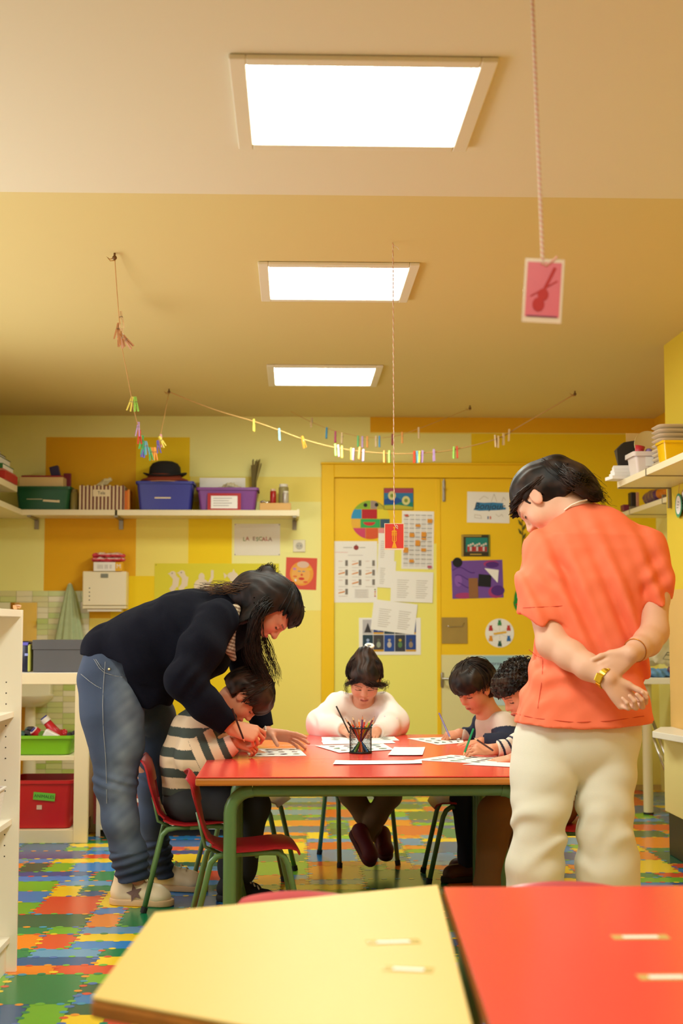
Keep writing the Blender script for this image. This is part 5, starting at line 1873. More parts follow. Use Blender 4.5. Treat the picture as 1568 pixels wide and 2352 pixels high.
def cord(name, label, pts, r=0.0022, hooks=(), m=TWINE, smooth_n=0):
    t = thing(name, label, 'cord', pts[0])
    p0 = Vector(pts[0])
    Q = [Vector(p) for p in pts]
    # smooth the line through the measured points
    L = []
    for i in range(len(Q) - 1):
        a, b, c, d = Q[max(i - 1, 0)], Q[i], Q[i + 1], Q[min(i + 2, len(Q) - 1)]
        for k in range(5):
            u = k / 5
            L.append(0.5 * ((2 * b) + (c - a) * u + (2 * a - 5 * b + 4 * c - d) * u * u + (3 * b - a - 3 * c + d) * u ** 3))
    L.append(Q[-1])
    MB().use(m).tube([p - p0 for p in L], r, n=6).build('twine', None, t, smooth=True)
    for h in hooks:
        h = Vector(h)
        b = MB().use(mat('brown hook', (120, 84, 44), 0.5, metal=0.3)).cyl(h - p0 + Vector((0, 0, 0.02)), h - p0, 0.004, n=8).sphere(h - p0, 0.009, n=8)
        b.build('ceiling_hook', None, t, smooth=True)
        MB().use(m).tube([h - p0 + Vector(q) for q in ((0, 0, 0), (-0.018, 0, -0.006), (-0.03, 0, 0.004), (-0.016, 0, -0.012), (0.004, 0, -0.01))], r * 0.9, n=5).build('knot', None, t, smooth=True)
    return t, L


h1, h2 = PZ(263, 592, ZC - 0.018), PZ(388, 900, ZC - 0.018)
c1 = [h1, P(270, 690, 5.75), P(279, 790, 6.2), P(292, 860, 6.55), P(306, 935, 6.9), P(319, 985, 7.15), P(332, 1022, 7.4), P(352, 1040, 7.8), P(367, 1005, 8.05), h2]
cord('peg_cord', 'jute cord hanging in a dip from the ceiling at the left', c1, hooks=(h1,))
g = 'pegs on the hanging jute cord at the left'
for i, (c, px, py, Y, an, tz, lb) in enumerate((
        ('brown', 272, 745, 6.05, 8, 0.4, 'brown wooden peg highest in the bunch on the left cord'), ('wooden', 277, 718, 6.0, -6, 0.2, 'pale wooden peg at the top front of the bunch on the left cord'),
        ('brown', 276, 765, 6.12, -30, 1.2, 'brown wooden peg sticking out to the right of the bunch'), ('wooden', 279, 757, 6.15, 4, 0.5, 'pale wooden peg hanging lowest in the bunch'),
        ('brown', 272, 762, 6.1, 14, 2.0, 'brown wooden peg at the left of the bunch'), ('brown', 283, 772, 6.18, -50, 0.8, 'brown peg standing out nearly sideways under the bunch'),
        ('yellow', 303, 914, 6.82, 14, 0.3, 'yellow peg left in the pair below the brown bunch'), ('lime', 310, 914, 6.84, -8, 0.6, 'lime peg right in the pair below the brown bunch'),
        ('lilac', 318, 972, 7.1, 4, 0.2, 'lilac peg on the left cord just above the red peg'), ('red', 320, 990, 7.18, -2, 0.5, 'red peg on the left cord under the lilac one'),
        ('green', 327, 1003, 7.28, 8, 0.7, 'green peg on the left cord after the red one'), ('teal', 330, 1015, 7.36, 4, 0.3, 'teal peg on the left cord after the green one'),
        ('light blue', 335, 1016, 7.45, -10, 0.4, 'light blue peg on the left cord near its lowest point'), ('violet', 330, 1022, 7.4, 6, 0.9, 'violet peg half hidden behind the teal peg'),
        ('green', 343, 1030, 7.6, -12, 0.5, 'green peg just before the orange ones on the left cord'), ('orange', 349, 1030, 7.72, 6, 0.3, 'first orange peg at the bottom of the left cord'),
        ('orange', 355, 1030, 7.8, -6, 0.6, 'second orange peg at the bottom of the left cord'), ('violet', 362, 1014, 7.92, -8, 0.2, 'violet peg right of the orange pegs on the left cord'),
        ('pink', 369, 1000, 8.02, 4, 0.4, 'pink peg highest on the right end of the left cord'), ('yellow', 366, 1004, 8.0, -40, 0.9, 'golden peg tilted out at the right end of the left cord'))):
    peg(c, lb, P(px, py, Y), (0, RAD(an), tz), g)

h3 = PZ(1320, 905, ZC - 0.018)
Yl = (h2.y + h3.y) / 2
c2 = [h2, P(490, 940, 8.3), P(583, 968, 8.32), P(640, 988, 8.34), P(700, 1010, 8.36), P(780, 1030, 8.38), P(880, 1041, 8.4), P(960, 1041, 8.42), P(1040, 1033, 8.44), P(1140, 1008, 8.46), P(1200, 975, 8.47), h3]
cord('peg_cord', 'long jute cord sagging across the room before the door', c2, hooks=(h2, h3), r=0.0034)
g = 'pegs on the long jute cord across the room'
seq = (('yellow', 583, 965), ('light blue', 641, 986), ('orange', 694, 1004), ('lime', 770, 1022), ('pink', 776, 1024), ('yellow', 785, 1026), ('yellow', 806, 1031), ('lilac', 812, 1032), ('orange', 826, 1029), ('lilac', 834, 1034), ('orange', 882, 1037), ('lime', 894, 1037), ('red', 951, 1038), ('light blue', 957, 1038), ('yellow', 963, 1038), ('lilac', 970, 1037), ('lilac', 996, 1034), ('lime', 1042, 1028), ('red', 1049, 1027), ('wooden', 1137, 1001), ('wooden', 1144, 1003), ('wooden', 1156, 997), ('wooden', 1169, 988))
ords = 'first second third fourth fifth sixth seventh eighth ninth tenth eleventh twelfth thirteenth fourteenth fifteenth sixteenth seventeenth eighteenth nineteenth twentieth twenty-first twenty-second twenty-third'.split()
for i, (c, px, py) in enumerate(seq):
    an = {2: -22, 19: -16, 21: -8}.get(i, rr.uniform(-5, 5))
    tz = rr.uniform(1.2, 1.8) if i not in (2, 19) else 0.9
    Y = 8.3 + 0.17 * (px - 490) / 710
    peg(c, '%s peg, %s from the left on the long cord before the door' % (c, ords[i]), P(px, py, Y), (RAD(rr.uniform(-4, 4)), RAD(an), tz), g)
h4, h5 = PZ(655, 938, ZC - 0.018), PZ(1079, 938, ZC - 0.018)
Y3 = min(h5.y, WY - 0.15)
c3 = [P(668, 945, Y3), P(712, 968, Y3), P(770, 990, Y3), P(840, 1004, Y3), P(900, 1003, Y3), P(960, 985, Y3), P(1079, 938, Y3)]
cord('peg_cord', 'thin farther cord with pegs close to the back wall', c3, r=0.0016, hooks=(c3[-1],))
g = 'pegs on the farther cord'
for i, (c, px, py, an) in enumerate((('wooden', 716, 962, 38), ('blue', 750, 984, 12), ('magenta', 770, 993, 4), ('wooden', 785, 996, 6), ('green', 822, 1003, 2), ('lilac', 832, 1004, 0), ('orange', 843, 1004, 0), ('wooden', 863, 1003, 2), ('blue', 871, 1003, -4), ('maroon', 901, 999, 10), ('orange', 923, 994, -6), ('wooden', 961, 983, -8))):
    peg(c, '%s peg, %s from the left on the farther cord' % (c, ords[i]), P(px, py, Y3), (0, RAD(an), 1.4), g)

# ---- cards on strings
def twist(t, a, b, r, m1, m2, turns):
    for ph, m in ((0, m1), (math.pi, m2)):
        pts = []
        n = turns * 8
        for i in range(n + 1):
            f = i / n
            an = ph + f * turns * 2 * math.pi
            pts.append(a.lerp(b, f) + Vector((math.cos(an) * r * 0.55, math.sin(an) * r * 0.55, 0)))
        MB().use(m).tube(pts, r * 0.6, n=5).build('cord_strand', None, t, smooth=True)


RW, RR2 = mat('cord white', (240, 224, 206), 0.9), mat('cord rose', (222, 160, 130), 0.9)
# far card: trumpet
Yt = PZ(902, 556, ZC).y
ca = P(905, 1232, Yt)
fc = thing('hanging_card', 'small red card with a yellow trumpet hanging above the table', 'card', ca)
top = P(902, 556, Yt)
top.z = ZC - 0.002
hw, hh = 0.0355, 0.047
LAMI = mat('laminate sheet', (240, 216, 190), 0.2)
CARDR = mat('card red', (222, 62, 54), 0.35)
MB().use(LAMI).box(-hw, hw, -0.0008, 0.0008, -hh - 0.002, hh).build('laminate', None, fc, rot=(0, 0, RAD(3)))
MB().use(CARDR).box(-hw + 0.0025, hw - 0.0025, -0.0013, 0.0013, -hh + 0.0045, hh - 0.0025).build('card_face', None, fc, rot=(0, 0, RAD(3)))
YT = (240, 170, 40)
S = ln([(0, 0.03), (0, -0.026)], 0.0045, YT) + [([(-0.0025, -0.02), (0.0025, -0.02), (0.0095, -0.042), (-0.0095, -0.042)], YT), rect(-0.004, 0.03, 0.004, 0.034, YT)]
S += ln([(-0.006, 0.02), (-0.007, -0.016), (0, -0.022), (0.007, -0.016), (0.006, 0.02), (-0.006, 0.02)], 0.0022, YT) + [rect(-0.01, 0.004 + 0.006 * k, 0.01, 0.0065 + 0.006 * k, YT) for k in range(3)]
printed('trumpet_print', S, fc, lambda u, v, d: (u, -0.0008 - d, v)).rotation_euler = (0, 0, RAD(3))
twist(fc, top - ca, Vector((0, 0, hh - 0.006)), 0.0021, RW, RR2, 34)
b = MB().use(RW).tube([(0, -0.002, hh - 0.004), (0.008, -0.003, hh - 0.016), (0.013, -0.003, hh - 0.02), (0.012, -0.003, hh - 0.01), (0.006, -0.003, hh - 0.006)], 0.0014, n=5)
b.build('knot', None, fc)
MB().use(RW).tube([(top - ca) + Vector(q) for q in ((0, 0, -0.004), (0.006, 0, -0.012), (0.016, 0, -0.016), (0.022, 0, -0.026))], 0.0014, n=5).build('knot', None, fc)
# near card: rose card with a red violin shape
Yn = 2.75
cb = P(1247, 668, Yn)
nc = thing('hanging_card', 'pink card with a red violin shape hanging close to the camera', 'card', cb)
hw, hh = 0.0385, 0.064
rt_ = (0, RAD(4), RAD(-6))
MB().use(LAMI).box(-hw, hw, -0.0008, 0.0008, -hh, hh).build('laminate', None, nc, rot=rt_)
MB().use(mat('card pink', (226, 92, 104), 0.4)).box(-hw + 0.005, hw - 0.005, -0.0013, 0.0013, -hh + 0.011, hh - 0.007).build('card_face', None, nc, rot=rt_)
VR = (196, 46, 40)
S = [ell(-0.008, -0.028, 0.012, 0.014, VR, n=16), ell(0.0, -0.008, 0.011, 0.012, VR, n=16)] + ln([(0.0, -0.002), (0.02, 0.045)], 0.006, VR) + ln([(-0.024, -0.012), (0.026, 0.02)], 0.0022, VR) + [rect(-0.03, -0.053, 0.03, -0.0505, (120, 50, 90))]
printed('violin_print', S, nc, lambda u, v, d: (u, -0.0008 - d, v)).rotation_euler = rt_
topn = P(1234, 0, Yn)
topn = Vector((topn.x - 0.012, Yn, ZN - 0.002))
twist(nc, topn - cb, Vector((0, 0, hh - 0.008)), 0.0034, RW, mat('cord pink', (232, 176, 160), 0.9), 55)
b = MB().use(mat('cord pink', (232, 176, 160), 0.9)).tube([(-0.004, -0.002, hh - 0.008), (0.006, -0.004, hh - 0.014), (0.02, -0.004, hh - 0.004), (0.028, -0.004, hh + 0.004)], 0.0024, n=6)
b.build('knot', None, nc)

# ================================================================== RIGHT SIDE
# upper shelf on the near right wall
ua = P(1420, 1112, 6.85)
rs1 = thing('wall_shelf', 'cream shelf high on the right wall with plates and tubs', 'shelf', (XR, 6.2, P(1420, 1105, 6.85).z))
rz1 = rs1.location.z
rx = ua.x
MB().use(SHW).box(rx - XR, -0.002, -0.75, 0.10, -0.03, 0, bev=0.002).build('shelf_board', None, rs1)
MB().use(SHW).box(rx - XR, -0.002, 0.115, 0.68, -0.03, 0, bev=0.002).build('shelf_board', None, rs1)
b = MB().use(BRK).box(rx - XR - 0.002, -0.001, 0.1, 0.115, -0.034, 0.002, bev=0.001).box(-0.012, -0.001, 0.095, 0.12, -0.14, -0.034)
b.build('bracket', None, rs1)
b = MB().use(BRK).box(rx - XR + 0.0, -0.001, 0.66, 0.675, -0.036, -0.031, bev=0.001).box(-0.014, -0.002, 0.655, 0.68, -0.13, -0.036)
b.build('bracket', None, rs1)


def onr(px, py, Y):
    q = P(px, py, Y)
    return q


# stack of white plates (square), front right
SW = mat('stoneware white', (230, 212, 180), 0.3)
pc = P(1566, 1060, 6.25)
for k in range(10):
    t = MB().use(SW)
    z0 = rz1 + 0.012 + k * 0.021
    def sq(h_, r_):
        return [(math.copysign(abs(math.cos(a_)) ** 0.35, math.cos(a_)) * h_, math.copysign(abs(math.sin(a_)) ** 0.35, math.sin(a_)) * h_, r_) for a_ in [q * 2 * math.pi / 40 for q in range(40)]]
    t.grid([sq(0.05, 0), sq(0.07, 0.002), sq(0.092, 0.014), sq(0.094, 0.017), sq(0.089, 0.015), sq(0.068, 0.006), sq(0.05, 0.004)], close_u=True)
    t.poly(sq(0.05, 0.004)).poly(sq(0.05, 0), flip=True)
    o = t.build('plate', None, None, loc=(XR - 0.097, 6.42, z0 - 0.012 + 0.001), smooth=True, ang=50)
    tag(o, ['lowest plate', 'second plate from below', 'third plate from below', 'fourth plate from below', 'fifth plate from below', 'sixth plate from below', 'seventh plate from below', 'eighth plate from below', 'ninth plate from below', 'top plate'][k] + ' in the stack of square white plates', 'plate', 'stacked square plates')
# yellow transparent tub in front of plates
yb = bin_('plastic_tub', 'shiny yellow plastic tub in front of the plates', (XR - 0.16, 6.16, rz1 + 0.001), 0.15, 0.13, 0.1, mat('yellow shiny plastic', (240, 190, 10), 0.12), cat='tub', rim=0.005, lip=0.01)
# big white tub with toys
wt = bin_('plastic_tub', 'white plastic tub with a small label on the right shelf', (XR - 0.155, 6.62, rz1 + 0.001), 0.2, 0.17, 0.105, mat('milky tub', (228, 214, 206), 0.35), cat='tub', rim=0.008, lip=0.02)
MB().use(PAPER).box(-0.02, 0.018, -0.0015, 0, -0.022, 0.022).build('name_label', None, wt, loc=(-0.03, -0.085 + 0.001, 0.06))
tl = wt.location
for i, (dx, dy, dz, r, c, lb) in enumerate(((-0.065, -0.03, 0.118, 0.022, (200, 50, 60), 'red toy cup in the white tub'), (-0.02, -0.03, 0.11, 0.018, (150, 130, 200), 'lilac ball in the white tub'), (0.04, -0.02, 0.122, 0.03, (244, 170, 30), 'orange ball in the white tub'), (0.0, 0.0, 0.1, 0.02, (240, 214, 150), 'cream ball in the white tub'))):
    b = MB().use(mat('ball %d' % i, c, 0.4))
    if i == 0:
        b.lathe([(0.012, -0.03), (0.016, -0.03), (0.024, 0.02), (0.021, 0.02), (0.012, -0.024)], n=16, rot=Matrix.Rotation(0.2, 3, 'Y'))
    else:
        b.sphere((0, 0, 0), r, n=16)
    tag(b.build('toy_ball' if i else 'toy_cup', None, None, loc=(tl.x + dx, tl.y + dy, tl.z + dz), smooth=True), lb, 'toy')
b = MB().use(mat('frosted lid', (222, 200, 150), 0.2)).lathe([(0.0, -0.003), (0.068, -0.003), (0.073, 0), (0.073, 0.006), (0.066, 0.003), (0.0, 0.003)], n=32, rot=Matrix.Rotation(RAD(78), 3, 'X') @ Matrix.Rotation(RAD(8), 3, 'Y'))
tag(b.build('plastic_cover', None, None, loc=(tl.x + 0.0, tl.y + 0.05, tl.z + 0.15), smooth=True, ang=40), 'frosted round lid standing upright in the white tub', 'lid')
# dark folded trays + paper stacks at the shelf end
b = MB().use(mat('black tray plastic', (40, 36, 36), 0.45))
for k in range(3):
    b.prism([(-0.09 + 0.006 * k, -0.075), (0.08, -0.075), (0.08, 0.01 + 0.0 * k), (0.0, 0.045), (-0.06, 0.035), (-0.095, 0.0)], k * 0.022, k * 0.022 + 0.018, f=lambda u, v, w_: (u, w_, v))
tag(b.build('black_tray', None, None, loc=(XR - 0.185, 6.79, rz1 + 0.148)), 'dark folded trays at the far end of the right shelf', 'tray')
for i in range(4):
    o = MB().use(PAPER).box(-0.11, 0.06, 0, 0.11, 0, 0.0165, bev=0.001).build('paper_stack', None, None, loc=(XR - 0.19 - 0.014 * (i == 0), 6.76 + 0.004 * i, rz1 + 0.001 + 0.0172 * i), rot=(0, 0, RAD(6 - 5 * i)))
    tag(o, ['lowest', 'second', 'third', 'top'][i] + ' white paper pad in the pile at the end of the right shelf', 'paper', 'paper pads on the right shelf')
b = MB().use(mat('pale card', (214, 176, 110), 0.7)).box(-0.11, 0.09, -0.001, 0.001, 0.0, 0.235)
tag(b.build('card_sheet', None, None, loc=(XR - 0.11, 6.855, rz1 + 0.001)), 'pale card standing at the end of the right shelf', 'card')

# lower shelf in the alcove
az = P(1450, 1176, 9.1).z
al = thing('wall_shelf', 'lower cream shelf on the alcove wall with purple and amber packs', 'shelf', (XR2, 8.3, az))
MB().use(SHW).box(-0.3, -0.002, -0.9, 0.9, -0.03, 0, bev=0.002).build('shelf_board', None, al)
for y_ in (-0.2, 0.6):
    MB().use(BRK).box(-0.3, -0.004, y_, y_ + 0.014, -0.034, 0.02, bev=0.001).build('bracket', None, al)
for i, (Yp, L_, c, lb) in enumerate(((8.55, 0.26, (72, 34, 84), 'shiny purple pack on the alcove shelf'), (8.05, 0.62, (190, 104, 20), 'shiny amber pack on the alcove shelf'))):
    cl = Body()
    for k in range(8):
        cl.ell((XR2 - 0.2, Yp - L_ / 2 + L_ * k / 7, az + 0.05), (0.07, 0.06, 0.045), k=0.02)
    cl.disp(lambda p, d: d + 0.003 * wob(p, 0.05, 4))
    o = cl.build('foil_pack', 0.007, mat('foil %d' % i, c, 0.18), None, origin=(XR2 - 0.2, Yp, az + 0.002))
    tag(o, lb, 'packet')
for i, (px, wv, hv, c, lb) in enumerate(((1424, 0.04, 0.04, (120, 40, 60), 'small maroon box at the far end of the alcove shelf'), (1440, 0.03, 0.12, (40, 34, 30), 'black bottle like box at the far end of the alcove shelf'), (1450, 0.02, 0.12, (206, 150, 120), 'pinkish book at the far end of the alcove shelf'))):
    q = P(px, 1160, 9.05)
    tag(MB().use(mat('alcove item %d' % i, c, 0.5)).box(-wv / 2, wv / 2, -0.04, 0.04, 0, hv, bev=0.004).build('shelf_box', None, None, loc=(q.x + 0.03, 9.05, az + 0.001)), lb, 'box')
# round tags hanging on the wall corner
for i, (px, py, rx_, c) in enumerate(((1541, 1163, 0.6, (130, 180, 90)), (1551, 1160, 0.6, (50, 150, 120)), (1564, 1150, 0.5, (190, 140, 60)))):
    q = P(px, py, 6.7 - 0.05 * i)
    t = thing('round_tag', ['green edged oval tag hanging at the wall corner', 'teal edged oval tag beside the green edged one', 'tan oval tag cut by the right edge'][i], 'tag', (XR - 0.012 - 0.012 * (i == 1), q.y, q.z))
    Rr = Matrix.Rotation(RAD(90), 3, 'Y')
    MB().use(mat('tag edge %d' % i, c, 0.5)).lathe([(0.0, 0), (0.055, 0), (0.055, 0.003), (0.0, 0.003)], n=28, rot=Rr).build('tag_rim', None, t)
    MB().use(PAPER).lathe([(0.0, -0.001), (0.044, -0.001), (0.044, 0.0), (0.0, 0.0)], n=28, rot=Rr).build('tag_face', None, t)
    b = MB().use(INK)
    for k in range(3):
        b.tube([(-0.0015, -0.02 + 0.01 * k, 0.012 - 0.012 * k), (-0.0015, 0.005 + 0.01 * k, 0.016 - 0.014 * k)], 0.0012, n=4)
    b.build('tag_drawing', None, t)
    MB().use(TWINE).tube([(0.002, 0, 0.05), (0.006, 0, 0.09), (0.011, 0, 0.12)], 0.0012, n=5).build('tag_string', None, t)
# posters on the alcove wall
for i, (Y0, Y1, z0, z1, c, lb) in enumerate(((8.35, 8.78, 1.34, 1.62, (206, 180, 120), 'framed chart with teal edge on the alcove wall'), (8.15, 8.6, 0.98, 1.28, (226, 214, 190), 'white chart low on the alcove wall'), (7.75, 8.1, 1.05, 1.55, (214, 196, 160), 'pale chart nearer the corner on the alcove wall'), (8.2, 8.75, 1.29, 1.33, (220, 170, 30), 'yellow strip under the framed chart'))):
    o = MB().use(mat('chart paper %d' % i, c, 0.7)).box(-0.0015, 0, -(Y1 - Y0) / 2, (Y1 - Y0) / 2, -(z1 - z0) / 2, (z1 - z0) / 2).build('wall_chart', None, None, loc=(XR2 - 0.0008, (Y0 + Y1) / 2, (z0 + z1) / 2))
    tag(o, lb, 'poster')
    hw, hh = (Y1 - Y0) / 2, (z1 - z0) / 2
    if i < 3:
        S = []
        if i == 0:
            S += [rect(-hw, -hh, -hw + 0.03, hh, (90, 140, 140)), rect(-hw, hh - 0.03, hw, hh, (90, 140, 140)), rect(-hw + 0.08, -hh + 0.02, hw - 0.1, -hh + 0.06, (170, 110, 80)), rect(-0.02, -0.05, 0.05, 0.04, (90, 80, 60))]
        for k in range(4):
            S.append(rect(-hw * 0.6, hh * (0.5 - 0.3 * k), hw * 0.6, hh * (0.5 - 0.3 * k) + 0.008, (170, 150, 120)))
        if i == 1:
            S.append(ell(0.1, -0.02, 0.02, 0.02, (190, 50, 40), n=12))
        printed('print', S, o, lambda u, v, d: (-0.0004 - d, -u, v))
# worktable in the alcove
wz = P(1500, 1557, 8.15).z
wtb = thing('work_table', 'white table with round legs in the alcove', 'table', (2.0, 8.15, 0))
MB().use(WHITE).box(-0.45, 0.38, -0.03, 0.9, wz - 0.035, wz, bev=0.003).build('table_top', None, wtb)
lgx = P(1490, 1870, 8.2).x - 2.0
for (x_, y_) in ((lgx, 0.06), (-0.38, 0.06), (lgx, 0.82), (-0.38, 0.82)):
    lg = MB().use(mat('cream enamel leg', (226, 208, 166), 0.35)).cyl((x_, y_, 0.01), (x_, y_, wz - 0.036), 0.028, n=18).build('leg', None, wtb, smooth=True, ang=40)
    MB().use(RUB).cyl((x_, y_, 0.0005), (x_, y_, 0.012), 0.03, n=18).build('foot_cap', None, lg)
# blue cloth, purple bits, big paper bag with letters
cl = Body()
for k in range(9):
    cl.ell((-0.14 + 0.035 * k, rr.uniform(-.04, .04), 0.012 + 0.008 * math.sin(k)), (0.05, 0.07, 0.02), k=0.02)
cl.disp(lambda p, d: d + 0.007 * wob(p, 0.05, 6))
o = cl.build('blue_cloth', 0.006, mat('blue cotton', (104, 148, 190), 0.9), None)
o.location = (P(1510, 1550, 8.3).x, 8.3, wz + 0.012)
tag(o, 'crumpled blue cloth on the alcove table', 'cloth')
cl = Body()
for k in range(7):
    cl.ell((rr.uniform(-.03, .03), rr.uniform(-.03, .03), rr.uniform(0, .04)), (0.018, 0.018, 0.018), k=0.004)
o = cl.build('purple_beads', 0.004, mat('purple plastic', (96, 50, 70), 0.4), None)
o.location = (P(1538, 1545, 8.25).x, 8.22, wz + 0.022)
tag(o, 'small purple cluster right of the blue cloth', 'toy')
cl = Body()
for k in range(5):
    cl.ell((-0.17 + 0.085 * k, 0, 0.09 + 0.05 * math.sin(k * 0.8 + 0.4)), (0.085, 0.08, 0.12), k=0.05)
cl.disp(lambda p, d: d + 0.016 * wob(p, 0.13, 7) + 0.005 * wob(p, 0.05, 2))
o = cl.build('paper_bag', 0.008, mat('pale paper bag', (232, 214, 176), 0.6), None)
o.location = (P(1515, 1520, 8.55).x, 8.58, wz + 0.05)
tag(o, 'big crumpled pale paper bag marked with letters on the alcove table', 'bag')
b = MB().use(INK).tube([(0.03, -0.09, 0.09), (0.0, -0.1, 0.05), (0.05, -0.1, 0.045)], 0.0022, n=5).tube([(0.02, -0.095, 0.075), (0.05, -0.1, 0.072)], 0.0022, n=5).tube([(0.03, -0.09, 0.09), (0.06, -0.09, 0.085)], 0.0022, n=5)
b.build('letter_e', None, o)
# chrome stand under the alcove table
ch = thing('folding_stand', 'chrome folding stand under the alcove table', 'stand', (2.2, 8.35, 0))
b = MB().use(CHROME)
for dx in (0.0, 0.035):
    b.tube([(-0.12 + dx, 0.05, 0.52), (0.06 + dx, 0.0, 0.012)], 0.011, n=10)
b.build('legs', None, ch, smooth=True)
MB().use(CHROME).tube([(-0.45, 0.08, 0.46), (-0.1, 0.05, 0.455)], 0.008, n=8).build('cross_bar', None, ch, smooth=True)
MB().use(CHROME).tube([(-0.45, 0.08, 0.44), (-0.1, 0.05, 0.435)], 0.006, n=8).build('cross_bar', None, ch, smooth=True)
# white cabinet with a jutting top at the right edge
qz = P(1500, 1680, 6.6).z
ka = P(1500, 1685, 6.6)
cb_ = thing('side_cabinet', 'white cabinet with a jutting top cut by the right edge', 'cabinet', (XR, 6.4, 0))
MB().use(WHITE).prism([(ka.x - XR, 0.22), (ka.x - XR + 0.11, 0.5), (-0.004, 0.5), (-0.004, -0.5), (ka.x - XR + 0.06, -0.12)], qz - 0.03, qz + 0.0, bev=0.003).build('cabinet_top', None, cb_)
kx = P(1551, 1800, 6.6).x - XR
MB().use(mat('pale yellow cabinet', (236, 220, 150), 0.45)).box(kx, -0.004, -0.4, 0.4, 0.20, qz - 0.031, bev=0.003).build('cabinet_body', None, cb_)
MB().use(BLACKP).box(kx + 0.01, -0.01, -0.38, 0.37, 0.0, 0.2, bev=0.004).build('plinth', None, cb_)
# ================================================================== PEOPLE
SKIN_V = vmat('skin', rough=0.55, spec=0.35)
HAIRM = {}


def hair_mat(name, c1, c2, rough=0.6):
    m = bpy.data.materials.new(name)
    m.use_nodes = True
    nt = m.node_tree
    b = nt.nodes['Principled BSDF']
    b.inputs['Roughness'].default_value = rough
    b.inputs['Specular IOR Level'].default_value = 0.22
    tc = nt.nodes.new('ShaderNodeTexCoord')
    n = nt.nodes.new('ShaderNodeTexNoise')
    n.inputs['Scale'].default_value = 25
    n.inputs['Detail'].default_value = 1
    nt.links.new(tc.outputs['Object'], n.inputs['Vector'])
    r = nt.nodes.new('ShaderNodeValToRGB')
    r.color_ramp.elements[0].position = 0.35
    r.color_ramp.elements[0].color = (*lin(c1), 1)
    r.color_ramp.elements[1].position = 0.7
    r.color_ramp.elements[1].color = (*lin(c2), 1)
    nt.links.new(n.outputs['Fac'], r.inputs[0])
    nt.links.new(r.outputs[0], b.inputs['Base Color'])
    return m


